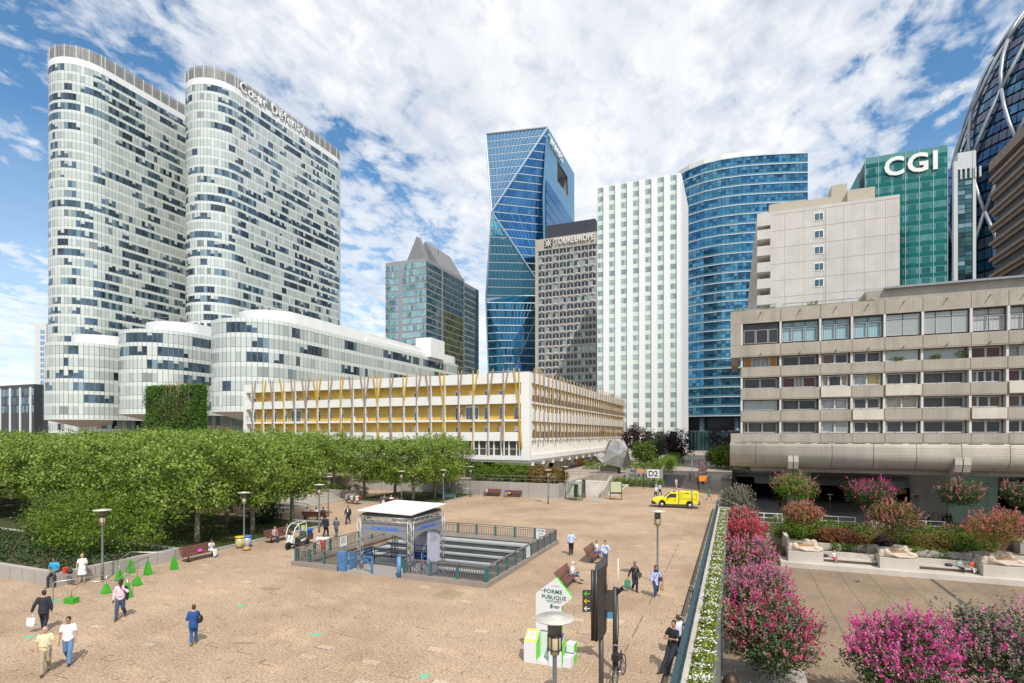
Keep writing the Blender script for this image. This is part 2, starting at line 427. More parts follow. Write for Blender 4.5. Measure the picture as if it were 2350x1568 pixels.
class Blinds:
 """blinds come down in runs along each storey"""
 def __init__(s, seed, dark, rows): s.r = random.Random(seed); s.dark = dark; s.state = {}; s.rowp = [s.r.choice([.5, .8, 1, 1.1, 1.35]) for _ in range(rows + 2)]
 def pick(s, i, j, n):
  st, left = s.state.get(j, ('w', 0))
  if left <= 0:
   p = s.dark * s.rowp[j] * (1.3 if n > 3 else .85)
   st = 'd' if s.r.random() < p else ('g' if s.r.random() < .09 else 'w')
   left = s.r.choice([1, 2, 2, 3, 4, 6]) if st == 'd' else s.r.choice([1, 2, 3, 3, 4, 6]) if st == 'w' else s.r.choice([1, 2])
  s.state[j] = (st, left - 1)
  o = [(0, .30, 0)]
  if st == 'w': o.append((.32, 1, 1))
  elif st == 'g': o.append((.32, 1, 2))
  else:
   x = s.r.random()
   if x < .22: c = s.r.uniform(.5, .85); o += [(.32, c, 3), (c, 1, 1)]
   elif x < .40: o.append((.32, 1, 4))
   else: o.append((.32, 1, 3))
  return o
def curved_tower(xc, yn, yf, label, seed, letters=False):
 Z0, Z1 = 1.35, 153.6; nfl = 40
 t = thing('office_tower', label, 'tower', (xc, yn, 0), 'twin rounded white office towers')
 path = stadium(xc, yn, yf, 12.0)
 b = MB(); core(b, path, Z0, Z1, 0); b.build('mullion_frame', M_mull, t)
 b = MB(); zs = levels(Z0, Z1, nfl); panels(b, path, zs, 1.35, Blinds(seed, .47, nfl).pick)
 b.build('curtain_wall', [M_spw, M_bl1, M_bl2, M_dgl, M_pgl], t, fixn=False)
 b = MB(); core(b, stadium(xc, yn, yf, 12.12), Z1, 156.2, 0); b.build('white_parapet', M_white, t)
 b = MB(); core(b, stadium(xc, yn, yf, 11.7), 156.2, 160.6, 0)
 panels(b, stadium(xc, yn, yf, 12.0), levels(156.2, 161.2, 7), 1.9, lambda i, j, n: [(.06, .92, 0)], 0.0, .16)
 pth = stadium(xc, yn, yf, 12.05)
 for k in range(0, len(pth) - 1):
  p, q = Vector(pth[k]), Vector(pth[k + 1]); n = max(1, round((q - p).length / 3.9)) if (q - p).length > 4 else (1 if k % 3 == 0 else 0)
  for i in range(n):
   a = p.lerp(q, i / n); b.beam((a.x, a.y, 156.2), (a.x, a.y, 161.25), .18, mi=1)
 b.build('roof_louvre', [M_louv, M_white], t)
 return t
tl = curved_tower(-247.8, 141.9, 203.5, 'leftmost tall white office tower with a rounded end and no lettering on its crown', 3)
tr_ = curved_tower(-208.6, 171.4, 232.6, 'tall white rounded office tower with white lettering along its crown', 5)
for s_, y_ in (('Cœur', 179.2), ('Défense', 199.6)): text_part('sign_letters', s_, 6.3, M_white, tr_, wall_mat((-196.1, y_, 157.9), (0, 1, 0)), .3, .04, 'CENTER', 1.22, .84)
b = MB()
for k in range(9):
 x, y = -204 + random.uniform(-5, 5), 200 + random.uniform(-6, 6); b.tube([(x, y, 160), (x, y, 163 + random.random() * 4)], .12, 5)
b.build('roof_aerial', M_steel, tr_)
def low_wing(xc, yn, yf, ztop, zbot, label, seed, dark):
 t = thing('office_wing', label, 'office building', (xc, yn, 0), 'low rounded wings in front of the twin towers')
 path = stadium(xc, yn, yf, 12.0)
 b = MB(); core(b, path, zbot, ztop, 0); b.build('mullion_frame', M_mull, t)
 n = 6
 b = MB(); panels(b, path, levels(zbot + .4, ztop - 1.2, n), 1.45, Blinds(seed, dark, n).pick, .07, .13)
 panels(b, path, [ztop - 1.1, ztop], 1.45, lambda i, j, n: [(0, 1, 0)], .07, .08)
 panels(b, path, [zbot, zbot + .38], 1.45, lambda i, j, n: [(0, 1, 0)], .07, .02)
 b.build('curtain_wall', [M_spw, M_bl1, M_bl2, M_dgl, M_pgl], t, fixn=False)
 b = MB(); s0 = stadium(xc, yn, yf, 11.6)[:-1]; s1 = stadium(xc, yn + 3, yf, 5.0)[:-1]; nn = min(len(s0), len(s1))
 def rs(pts, m):
  out = []
  for k in range(m):
   f = k / m * len(pts); i0 = int(f); u = f - i0; a = Vector(pts[i0]); c = Vector(pts[(i0 + 1) % len(pts)]); out.append(a.lerp(c, u))
  return out
 h = 24
 def half(r, off): return [(xc + r * cos(pi + pi * k / h), yn + off + r * sin(pi + pi * k / h)) for k in range(h + 1)]
 A, B = half(11.8, 0), half(4.5, 4)
 for k in range(h): b.quad((*A[k], zbot), (*A[k + 1], zbot), (*B[k + 1], zbot - 2.8), (*B[k], zbot - 2.8))
 b.build('soffit_cone', paint('soffit_tan', (.42, .38, .34), .6), t)
 b = MB(); p2 = stadium(xc, yn + 7, yf, 9.5); core(b, p2, 0, zbot, 0); b.build('base_frame', M_mull, t)
 b = MB(); panels(b, p2, levels(1.4, zbot - .1, 3), 1.6, lambda i, j, n: [(0, .3, 0), (.32, 1, random.choice([1, 1, 1, 2, 4, 3]))], .07, .12)
 b.build('base_glazing', [M_spw, M_bl1, M_bl2, M_dgl, M_pgl], t, fixn=False)
 b = MB(); core(b, stadium(xc + 1.5, yn + 4, yf, 9.4), ztop, ztop + 3.4, 0); b.build('roof_screen', M_roofw, t)
 b = MB()
 for q in [(xc + 1.5 + 9.2 * cos(a), yn + 4 + 9.2 * sin(a)) for a in np.linspace(pi, 2 * pi, 18)]:
  b.beam((q[0], q[1], ztop + 3.4), (q[0], q[1], ztop + 4.6), .07)
 pr = [(xc + 1.5 + 9.2 * cos(a), yn + 4 + 9.2 * sin(a), ztop + 4.6) for a in np.linspace(pi, 2 * pi, 18)]; b.tube(pr, .05, 5)
 b.build('roof_railing', M_steel, t)
 return t
low_wing(-202, 117, 150, 37.9, 13.2, 'leftmost low white glass wing with a rounded end under the left tower', 21, .26)
low_wing(-166.4, 118, 160, 39.6, 14.5, 'middle low white glass wing with a rounded end, behind the ivy covered block', 22, .34)
w3 = low_wing(-125.1, 116.3, 211, 39.2, 14.5, 'long low white glass wing with a rounded end, behind the yellow and white flats', 23, .24)
b = MB(); b.box(-118.5, 188, 39.3, -111.5, 199, 47.0); b.box(-120, 150, 39.3, -113.6, 188, 40.7); b.build('roof_plant', M_roofw, w3)
c0 = on_Y(0, 886, 150.0); c1 = on_Y(78, 890, 150.0); c2 = on_Y(100, 905, 150.0)
t = thing('dark_office', 'low dark glass office block with white columns at the far left edge', 'office building', (c1.x - 10, 150, 0))
b = MB(); b.box(c0.x - 30, 150, 0, c1.x, 170, c0.z); b.box(c1.x, 153, 0, c1.x + 6.5, 170, c0.z - 3.0); b.build('block_frame', paint('office_frame', (.05, .055, .06), .5), t)
b = MB(); zz_ = levels(c0.z - 13.4, c0.z - 1.6, 3)
panels(b, [(c0.x - 30, 150), (c1.x, 150)], zz_, 1.5, lambda i, j, n: [(.06, .9, random.choice([0, 0, 1]))], .08, .12)
b.build('dark_glazing', [M_dgl, M_pgl], t, fixn=False); b = MB()
panels(b, [(c1.x, 153), (c1.x + 6.5, 153)], zz_, 1.5, lambda i, j, n: [(.06, .78, 0)], .08, .12)
b.build('dark_glazing', [M_dgl, M_pgl], t, fixn=False)
b = MB(); x = c0.x - 24
while x < c1.x:
 b.box(x, 149.4, 0, x + .7, 149.9, c0.z - 1.4); x += 8.2
b.build('white_column', M_white, t)
a0, a1 = on_d = at_d(80, 742, 320), at_d(106, 742, 320)
t = thing('slab_tower', 'distant pale slab tower with a blue glass edge behind the rounded towers', 'tower', (a0.x, a0.y, 0))
b = MB(); p = [(a0.x, a0.y), (a1.x, a1.y), (a1.x - 12, a1.y + 30), (a0.x - 12, a0.y + 30)]; b.prism(p, 0, a0.z); b.build('wall', paint('far_white', (.66, .66, .66), .7), t)
b = MB(); u = (a1 - a0)
for k in range(18):
 for i in range(2):
  q0 = a0 + u * (.52 + .2 * i); q1 = a0 + u * (.66 + .2 * i); z = a0.z - 4 - k * 3.3; n_ = Vector((u.y, -u.x, 0)).normalized() * .2
  b.quad(q0.xy.to_3d() + n_ + Vector((0, 0, z - 2)), q1.xy.to_3d() + n_ + Vector((0, 0, z - 2)), q1.xy.to_3d() + n_ + Vector((0, 0, z)), q0.xy.to_3d() + n_ + Vector((0, 0, z)))
b.build('window_grid', glass_panel('sky_glass', [(.15, .32, .55), (.25, .45, .65)], .6, .1), t, fixn=False)
GX, GY = -136.2, 225.3; GT = 92.9
t = thing('grey_tower', 'grey granite and mirror glass tower with a dark prism roof and reflections of yellow', 'tower', (GX - 10, GY, 0))
path = [(-159.3, 265), (-159.3, GY), (GX, GY), (GX, 265), (-159.3, 265)]
b = MB(); core(b, path, 1.3, GT); b.box(GX - 14, 265, 1.3, GX, 283, GT - 1.6); b.build('granite_frame', paint('grey_granite', (.29, .295, .305), .55, 0, .05, .2), t)
zs = levels(1.3, GT - 1.5, 27)
M_gm = glass_panel('grey_mirror_glass', [(.30, .44, .43), (.46, .62, .58), (.18, .28, .30), (.34, .52, .55), (.52, .66, .60), (.13, .20, .23)], .85, .05, .25)
M_gy = glass_panel('gold_reflection_glass', [(.48, .45, .16), (.16, .22, .14), (.62, .56, .20), (.08, .12, .12), (.50, .48, .24)], .85, .05, .25)  # green and yellow reflections are coloured into these two glasses
b = MB()
def pkL(i, j, n):
 if i in (6, 7): return [(.08, .5, 0)] if i == 7 and False else []
 return [(.14, .88, 0)]
panels(b, [(-159.3, GY), (GX, GY)], zs, 1.2, pkL, .1, .07)
panels(b, [(GX, GY), (GX, 240)], zs, 1.2, lambda i, j, n: [(.14, .9, 0)], .1, .07)
panels(b, [(GX, 241.5), (GX, 264)], zs, 1.2, lambda i, j, n: [(.1, .92, 1 if j < 21 and (i > 2 or j > 3) else 0)], .1, .07)
panels(b, [(GX, 265), (GX, 283)], levels(1.3, GT - 3, 26), 1.2, lambda i, j, n: [(.2, .86, 0)], .1, .12)
b.build('mirror_glazing', [M_gm, M_gy, M_dgl], t, fixn=False)
b = MB(); pk = at_d(948, 552, 275); pk2 = at_d(963, 552, 278); pe = at_d(1030, 606, 292)
rb = Vector((GX - .2, 238, GT)); re = Vector((GX - .2, 264, GT)); lb = at_d(914, 597, 266)
b.slab([Vector((lb.x, GY + 6, GT)), Vector((GX - 3, GY + 6, GT)), Vector((GX - 9, GY + 6, pk.z))], (0, 4, 0))
b.slab([Vector((GX - 18, GY + 14, GT)), Vector((GX - .6, GY + 14, GT)), Vector((GX - 9, GY + 14, pk.z))], (0, 26, 0))
b.build('prism_roof', paint('roof_lead', (.25, .245, .25), .5, .2), t)
b = MB(); b.tube([(GX - 6, GY + 22, GT), (GX - 6, GY + 22, GT + 27)], .12, 5); b.build('roof_mast', M_steel, t)
dB = 285.0
P = {'A': at_d(1114.6, 308.9, 291.6), 'B': at_d(1257.7, 292.9, dB), 'P': at_d(1128.4, 486.8, 281), 'S': at_d(1254, 676, 291),
 'Q': at_d(1115, 682, 289), 'R': at_d(1122, 862, 288), 'T': at_d(1168, 856, 283), 'U': at_d(1256, 862, 285), 'C': at_d(1318, 398.7, 331)}
for k in ('R', 'T', 'U'): P[k].z = min(P[k].z, 36)
t = thing('faceted_tower', 'tall blue glass tower with folded triangular facets and a hole near its top', 'tower', (P['B'].x, P['B'].y, 0))
Gd = {k: Vector((P[k].x, P[k].y, 0)) for k in ('R', 'T', 'U')}
Cg = Vector((P['C'].x, P['C'].y, 0)); Ab = P['A'] + (P['C'] - P['B']); Abg = Vector((Ab.x, Ab.y, 0))
inner = Vector(((P['A'].x + P['C'].x) / 2, (P['A'].y + P['C'].y) / 2, 60))
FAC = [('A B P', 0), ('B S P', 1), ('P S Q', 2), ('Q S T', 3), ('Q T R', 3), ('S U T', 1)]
b = MB()
for names, _ in FAC: b.poly([P[n] for n in names.split()][::1])
b.poly([P['R'], P['T'], Gd['T'], Gd['R']]); b.poly([P['T'], P['U'], Gd['U'], Gd['T']])
for q in ([P['A'], Ab, Abg, Gd['R'], P['R'], P['Q'], P['P']], [P['A'], P['B'], P['C'], Ab]): 
 c_ = sum((Vector(v) for v in q), Vector()) / len(q)
 for i in range(len(q)): b.poly([c_, q[i], q[(i + 1) % len(q)]])
b.build('facet_core', paint('facet_frame', (.10, .16, .22), .4, .4), t, fixn=False)
def facet_panels(mb, poly, fh, bay, mi, out=.35, spandrel=None):
 poly = [Vector(p) for p in poly]; nrm = (poly[1] - poly[0]).cross(poly[2] - poly[0]).normalized()
 cen = sum(poly, Vector()) / len(poly)
 if nrm.dot(cen - inner) < 0: nrm = -nrm
 z = min(p.z for p in poly); zt = max(p.z for p in poly)
 def cut(z):
  xs = []
  for a, c in zip(poly, poly[1:] + poly[:1]):
   if (a.z - z) * (c.z - z) <= 0 and abs(a.z - c.z) > 1e-6: xs.append(a.lerp(c, (z - a.z) / (c.z - a.z)))
  if len(xs) < 2: return None
  xs.sort(key=lambda p: (p.x * C_ + p.y * S_)); return xs[0], xs[-1]
 z0 = math.floor(z / fh) * fh
 while z0 < zt:
  za, zb = max(z0 + .75, z + .02), min(z0 + fh - .05, zt - .02)
  za2, zb2 = max(z0 + .1, z + .02), min(z0 + .55, zt - .02)
  for (u, v, m_) in ((za, zb, mi), (za2, zb2, spandrel)):
   if m_ is None or v - u < .1: continue
   A, B_ = cut(u), cut(v)
   if A is None or B_ is None: continue
   L = max((A[1] - A[0]).length, (B_[1] - B_[0]).length); n = max(1, round(L / bay)) if m_ != spandrel else 1
   for k in range(n):
    e = .09 if n > 1 else 0
    f0, f1 = (k + e) / n, (k + 1 - e) / n
    mb.quad(A[0].lerp(A[1], f0) + nrm * out, A[0].lerp(A[1], f1) + nrm * out, B_[0].lerp(B_[1], f1) + nrm * out, B_[0].lerp(B_[1], f0) + nrm * out, m_)
  z0 += fh
G0 = glass_panel('sky_reflection_glass', [(.16, .32, .52), (.24, .42, .62), (.20, .38, .58), (.30, .46, .62)], .9, .05, .1)  # one glass, tinted facet by facet to imitate reflections
G1 = glass_panel('deep_reflection_glass', [(.05, .17, .36), (.08, .24, .46), (.04, .13, .30), (.10, .30, .50)], .9, .05, .1)
G2 = glass_panel('bright_reflection_glass', [(.14, .50, .74), (.20, .58, .80), (.10, .42, .68)], .9, .05, .1)
G3 = glass_panel('teal_reflection_glass', [(.02, .11, .18), (.04, .20, .30), (.015, .07, .11), (.03, .16, .25)], .9, .05, .1)
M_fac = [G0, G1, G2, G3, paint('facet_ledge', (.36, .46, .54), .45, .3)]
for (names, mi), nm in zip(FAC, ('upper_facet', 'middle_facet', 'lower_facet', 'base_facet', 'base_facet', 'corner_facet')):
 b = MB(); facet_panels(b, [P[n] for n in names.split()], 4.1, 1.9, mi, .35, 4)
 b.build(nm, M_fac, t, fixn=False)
b = MB()
for e in ('A P', 'P Q', 'Q R', 'B P', 'P S', 'S T', 'A B'):
 i, j = e.split(); n_ = Vector((.37, -.92, 0)) * .6; b.beam(P[i] + n_, P[j] + n_, .55)
b.build('facet_edge', paint('edge_alu', (.36, .40, .43), .45, .4), t)
B_, C3 = P['B'], P['C']; Z = Vector((0, 0, 1))
h = [on for on in []]
def flank(px, py):
 n_ = (C3 - B_).cross(Z); o_ = Vector((0, 0, EYE)); d_ = at_d(px, py, 1.0) - o_
 return o_ + d_ * ((B_ - o_).dot(n_) / d_.dot(n_))
e0, e1, e2, e3 = flank(1249, 451), flank(1252, 600), flank(1318, 620), C3
hole = [flank(1279, 369), flank(1302.5, 407), flank(1304, 453), flank(1279, 416)]
outer = [B_, C3, Vector((C3.x, C3.y, 0)), Vector((P['U'].x, P['U'].y, 0)), P['U'], e1, e0]
b = MB(); inn = Vector((-1, .15, 0)) * 5
b.slab([B_, C3, hole[1], hole[0]], inn * .2); b.slab([C3, e2, hole[2], hole[1]], inn * .2)
b.slab([e0, B_, hole[0], hole[3]], inn * .2); b.slab([e2, e1, e0, hole[3], hole[2]], inn * .2)
b.slab([e1, e2, Vector((e2.x, e2.y, 0)), Vector((e1.x, e1.y, 0))], inn * .2)
b.build('flank_wall', paint('flank_blue', (.16, .36, .50), .25, .55, .04, .1), t)
b = MB()
for k in range(4): b.slab([hole[k], hole[(k + 1) % 4], hole[(k + 1) % 4] + inn * 1.3, hole[k] + inn * 1.3], (0, 0, .3))
b.build('opening_reveal', paint('reveal_grey', (.33, .33, .33), .6), t)
b = MB(); nf = (C3 - B_).cross(Z).normalized(); nf = nf if nf.x > 0 else -nf
for k in range(9):
 y0 = 412 + 24 * k
 a, c = flank(1252, y0), flank(1314, y0 + 96)
 if k > 5: c = flank(1314 - (k - 5) * 14, y0 + 96 - (k - 5) * 21)
 b.slab([a + nf * .3, c + nf * .3, c + nf * .3 - Z * 6.4, a + nf * .3 - Z * 6.4], nf * .1)
b.build('flank_window', paint('flank_glass', (.10, .26, .42), .1, .8, .05, .1), t)
ux = (C3 - B_); ux.z = 0; ux.normalize(); cu_ = flank(1274, 326)
text_part('sign_letters', 'THALES', 6.2, M_white, t, wall_mat(cu_ + nf * .6 + Z * -4.6, (ux.x, ux.y, 0)), .3, .06, 'CENTER', 1.2)
EX0, EX1, EY, ET = -86.2, -57.5, 241.0, 99.5
t = thing('precast_tower', 'grey precast concrete tower with a lettered top band and a dark roof box', 'tower', (EX1, EY, 0))
M_pre = paint('precast_grey', (.40, .385, .36), .8, 0, .08, .3)
M_preb = paint('precast_band', (.42, .385, .33), .8, 0, .06, .3)
b = MB(); b.box(EX0, EY, 1, EX1, EY + 30, ET - 5.4, 0); b.build('tower_wall', M_pre, t)
b = MB(); b.box(EX0 - .2, EY - .5, ET - 5.4, EX1 + .2, EY + 30, ET); b.box(EX0 - .2, EY - .5, 1, EX0 + 1.0, EY, ET - 5.4); b.build('top_band', M_preb, t)
b = MB(); b.box(EX0 + 4.6, EY + .8, ET, EX1 - .6, EY + 22, ET + 6.4); b.build('roof_box', paint('roof_box', (.05, .055, .065), .5, .3), t)
rr = random.Random(4)
zs = levels(3, ET - 5.6, 28); wbay = (EX1 - EX0 - 1.2) / 16
Mg_e = [glass_panel('office_dark_glass', [(.02, .025, .03), (.05, .065, .075), (.03, .04, .045), (.08, .10, .11)], .4, .08), glass_panel('office_pale_glass', [(.24, .30, .29), (.34, .40, .38), (.16, .21, .21)], .2, .15), M_pre]
for j in range(28):
 b = MB(); z0, z1 = zs[j], zs[j + 1]; lp = rr.choice([.08, .2, .35, .55])
 for i in range(16):
  x0 = EX0 + 1.2 + i * wbay; fz = z0 + 1.25
  b.quad((x0 + .2, EY - .06, fz), (x0 + wbay - .2, EY - .06, fz), (x0 + wbay - .2, EY - .06, z1 - .05), (x0 + .2, EY - .06, z1 - .05), 1 if rr.random() < lp else 0)
  if i % 2 == 0:
   cx_ = x0 + wbay; fz = z0 + 1.25; a = [(x0, EY - .08, z0), (x0 + 2 * wbay, EY - .08, z0), (x0 + 2 * wbay, EY - .08, fz), (x0, EY - .08, fz)]; tip = (cx_, EY - .6, z0 + .75)
   b.add(a + [tip], [(0, 1, 4), (1, 2, 4), (2, 3, 4), (3, 0, 4)], 2)
   b.box(x0 - .16, EY - .5, z0, x0 + .16, EY - .08, z1, 2)
 b.build('window_row', Mg_e, t)
M_cream = paint('sign_cream', (.78, .74, .66), .5)
for s_, x_ in (('TOUR', EX1 - 15.3), ('EUROPE', EX1 - 6.0)): text_part('sign_letters', s_, 3.9, M_cream, t, wall_mat((x_, EY - 1.0, ET - 2.4), (1, 0, 0)), .3, .03, 'CENTER', 1.1, .70)
b = MB(); lx, lz = EX0 + 6.4, ET - 2.5
b.box(lx - 1.9, EY - .9, lz - 1.7, lx + 1.9, EY - .55, lz + 1.7, 0)
for k in range(4):
 b.cbox((lx, EY - 1.0, lz), (4.2 if k % 2 else 3.3, .2, .34), 1, M=Matrix.Rotation(pi / 4 * k, 3, 'Y'))
b.build('square_emblem', [M_black, M_cream], t)
WX0, WX1, WY0, WY1, WT = -45.4, -16.8, 192.0, 222.0, 96.6
t = thing('white_tower', 'slim white tower of tall pilasters between strips of paired windows', 'tower', (WX1, WY0, 1.35))
b = MB(); b.box(WX0 + .1, WY0 + .15, 9.4, WX1 - .1, WY1, WT - .1); b.build('tower_core', paint('white_core', (.70, .72, .70), .6), t)
zs = levels(9.4, WT, 26); per = 4.18
Mw = [paint('pale_green_spandrel', (.62, .70, .64), .3, 0, .03, 1), glass_panel('paired_window', [(.22, .28, .30), (.30, .36, .38), (.36, .45, .43), (.42, .52, .48), (.16, .21, .24), (.46, .56, .51)], .25, .12), M_white]
for k in range(7):
 x0 = WX0 + per * k; x1 = x0 + 2.32; b = MB()
 for j in range(26):
  z0, z1 = zs[j], zs[j + 1]
  b.box(x0, WY0 - .02, z0 + .02, x1, WY0 + .1, z0 + 1.5, 0)
  b.quad((x0, WY0 + .04, z0 + 1.5), (x1, WY0 + .04, z0 + 1.5), (x1, WY0 + .04, z1), (x0, WY0 + .04, z1), 0)
  for i in range(2):
   xa = x0 + .28 + i * .9; b.quad((xa, WY0 - .03, z0 + 1.6), (xa + .82, WY0 - .03, z0 + 1.6), (xa + .82, WY0 - .03, z1 - .1), (xa, WY0 - .03, z1 - .1), 1)
 b.build('window_strip', Mw, t, fixn=False)
 if k < 7:
  b = MB(); b.box(x1, WY0 - .55, 1.35, x0 + per if k < 6 else WX1, WY0 + .3, WT + .2); b.build('pilaster', M_white, t)
b = MB()
yy = WY0 + .5
while yy < WY1:
 b.box(WX1 - .1, yy, 1.35, WX1 + .3, yy + .85, WT + .1); yy += 1.5
b.build('side_fins', M_white, t)
b = MB(); b.box(WX1 - .15, WY0 + .4, 9.4, WX1 + .02, WY1, WT - .3); b.build('side_wall', paint('side_grey', (.50, .53, .53), .5), t)
b = MB()
for k in range(7): b.box(WX0 + per * k, WY0 + .3, 1.35, WX0 + per * k + 2.3, WY0 + .5, 9.3)
b.build('base_glazing', paint('base_glass', (.03, .06, .06), .1, .5), t)
b = MB(); b.box(WX0 + .3, WY0 + 1, 1.35, WX1 - .3, WY1, 9.3); b.build('base_core', paint('base_brown', (.10, .085, .07), .7), t)
ctrl = [(-30, 275), (-27.5, 262), (-24, 256.2), (-18.5, 251.2), (-12, 248.2), (-5, 247.2), (3, 247.8), (11, 249.6), (20, 252.2), (28.2, 255), (27, 275)]
BT = 124.6
t = thing('curved_glass_tower', 'wide blue glass tower with a curved front and thin white storey lines', 'tower', (0, 262, 1.35))
b = MB(); b.prism([(x, y) for x, y in ctrl] , 16.2, BT); b.build('tower_core', paint('blue_core', (.05, .09, .13), .4), t)
zs = levels(16.2, BT, 27); rr = random.Random(8)
Mb = [glass_panel('curtain_blue', [(.045, .18, .30), (.08, .27, .42), (.025, .11, .21), (.14, .36, .50), (.02, .075, .14), (.06, .22, .35)], .88, .05, .12),
 glass_panel('curtain_dark_reflection', [(.018, .06, .10), (.03, .10, .17), (.012, .035, .055), (.04, .14, .24)], .88, .05, .12), glass_panel('spandrel_blue', [(.12, .30, .40), (.16, .36, .46)], .6, .2)]
b = MB()
panels(b, ctrl[:-1], zs, 1.7, lambda i, j, n: [(.05, .28, 2), (.31, .62, 0 if (j > 15 or 14 < i < 30 or rr.random() < .08) else 1), (.64, .97, 0 if (j > 14 or 14 < i < 30 or rr.random() < .08) else 1)], .1, .12)  # darker lower panes imitate reflections on the glass
b.build('blue_glazing', Mb, t, fixn=False)
b = MB()
for z in zs:
 pp = [Vector((x, y, z)) for x, y in ctrl[:-1]]
 for p, q in zip(pp[:-1], pp[1:]):
  o_ = outward(p, q).to_3d(); b.slab([p, q, q + o_ * .45, p + o_ * .45], (0, 0, .30))
b.build('storey_line', paint('line_white', (.60, .65, .68), .4), t)
b = MB(); pp = [(x, y + 1.2) for x, y in ctrl[2:8]] + [(3, 256), (-20, 264)]; b.prism(pp, BT, BT + 3.0); b.build('roof_parapet', M_roofw, t)
b = MB()
for x, y in ((-13, 252), (1, 251.5), (14, 254)): b.tube([(x, y, 1.35), (x, y, 16.2)], 1.1, 12)
b.build('entrance_column', paint('column_blue', (.20, .27, .33), .4), t)
b = MB(); b.box(-22, 262, 1.35, 20, 263, 16.2); b.build('lobby_wall', paint('lobby_dark', (.018, .026, .032), .2, .4), t)
b = MB()
for k in range(16): b.box(-19 + k * 1.6, 250, 1.35, -18.9 + k * 1.6, 250.2, 10)
b.box(-19, 250, 9.8, 5, 250.2, 10)
b.build('glass_screen_posts', M_steel, t)
b = MB(); b.box(-19, 250.25, 1.4, 5, 250.3, 9.8); b.build('glass_screen', paint('screen_glass', (.03, .09, .10), .08, .6), t)
KX0, KX1, KY, KT = 41.2, 64.0, 217.0, 102.4
t = thing('green_tower', 'green glass office tower with large white letters near its top', 'tower', (KX1, KY, 0))
b = MB(); b.box(KX0, KY, 0, KX1, KY + 30, KT - 1); b.build('tower_core', paint('green_core', (.02, .10, .09), .4), t)
zs = levels(3.6, KT, 28); Mk = [glass_panel('green_spandrel', [(.00, .12, .105), (.00, .16, .14), (.01, .08, .075)], .5, .12), glass_panel('green_window', [(.015, .10, .10), (.06, .22, .20), (.02, .15, .14), (.12, .32, .29), (.01, .06, .07)], .6, .08),
 glass_panel('green_pale', [(.15, .34, .31), (.09, .26, .235)], .5, .12)]
b = MB(); colw = (KX1 - KX0) / 6
for j in range(28):
 z0, z1 = zs[j], zs[j + 1]
 for i in range(6):
  xa = KX0 + i * colw
  b.box(xa + .1, KY - .12, z0 + .05, xa + colw - .1, KY, z0 + 1.25, 0)
  if j == 27: b.box(xa + .1, KY - .12, z0 + 1.3, xa + colw - .1, KY, z1, 2); continue
  b.box(xa + .1, KY - .06, z0 + 1.3, xa + colw - .1, KY, z1, 2)
  b.box(xa + .75, KY - .14, z0 + 1.45, xa + colw - .75, KY - .06, z1 - .25, 1)
b.build('green_glazing', Mk, t, fixn=False)
b = MB()
for i in range(7): b.box(KX0 + i * colw - .09, KY - .3, 0, KX0 + i * colw + .09, KY - .12, KT)
b.build('mullion_rib', paint('rib_grey', (.30, .42, .40), .4, .3), t)
b = MB(); q0, q1 = on_Y(1948, 441, KY + 3), on_Y(1986, 392, KY + 3)
b.slab([Vector((q0.x - 3, KY + 3, q0.z - 14)), Vector((KX0 - 1.2, KY + 3, q0.z - 14)), Vector((KX0 - 1.2, KY + 3, q1.z)), Vector((q0.x, KY + 3, q0.z))], (0, 10, 0)); b.build('slanted_atrium', paint('atrium_glass', (.10, .26, .26), .1, .7), t)
ct = on_Y(2089, 380, KY)
text_part('sign_letters', 'CGI', 8.4, M_white, t, wall_mat((ct.x, KY - .7, ct.z - .1), (1, 0, 0)), .25, .22, 'CENTER', 1.12)
NX0, NX1 = on_Y(2188, 350, 185).x, on_Y(2238, 350, 185).x; NT = on_Y(2212, 350, 185).z
ND = 2.6
t = thing('narrow_tower', 'narrow dark glazed tower with a white louvred cap beside the green tower', 'tower', (NX1, 185, 0))
b = MB(); b.box(NX0 + .9, 185.1, 0, NX1 - .6, 187.6, NT - 5); b.build('tower_core', paint('narrow_core', (.03, .06, .07), .3), t)
b = MB(); b.box(NX0 + .9, 184.8, NT - 4.6, NX1 + .1, 187.6, NT); b.box(NX0, 184.7, 0, NX0 + .9, 186, NT - 2.2); b.box(NX1 - .6, 184.7, 0, NX1 + .1, 186, NT)
for k in range(5): b.box(NX0 + 1.4 + k * 1.05, 184.4, NT - 7.4, NX0 + 1.75 + k * 1.05, 185, NT - 4.6)
b.build('white_frame', paint('cap_grey', (.55, .56, .57), .5), t)
b = MB(); panels(b, [(NX0 + 1.0, 185), (NX1 - .7, 185)], levels(3, NT - 5.2, 60), 1.3, lambda i, j, n: [(.08, .94, rr.choice([0, 0, 0, 1]))], .08, .1)
b.build('glazing', [glass_panel('narrow_glass', [(.04, .10, .11), (.07, .17, .17), (.02, .05, .05), (.10, .22, .22)], .7, .06, .1), M_pgl], t, fixn=False)
t = thing('blue_slab_tower', 'slim blue mirrored slab squeezed between the green tower and the narrow tower', 'tower', (62, 230, 0))
xa, xb = on_Y(2172, 400, 230).x, on_Y(2196, 400, 230).x
b = MB(); b.box(xa, 230, 0, xb, 245, on_Y(2180, 388, 230).z); b.build('tower_core', paint('slab_core', (.03, .07, .14), .3), t)
b = MB(); panels(b, [(xa, 230), (xb, 230)], levels(0, on_Y(2180, 388, 230).z, 32), 1.5, lambda i, j, n: [(.12, .9, 0)], .08, .1); b.build('blue_glazing', [glass_panel('slab_glass', [(.05, .12, .25), (.10, .20, .36), (.03, .07, .14)], .7, .06)], t, fixn=False)
LD = 178.0; lc = at_d(2458, 500, LD); LR = 32.5; LT = 158.0
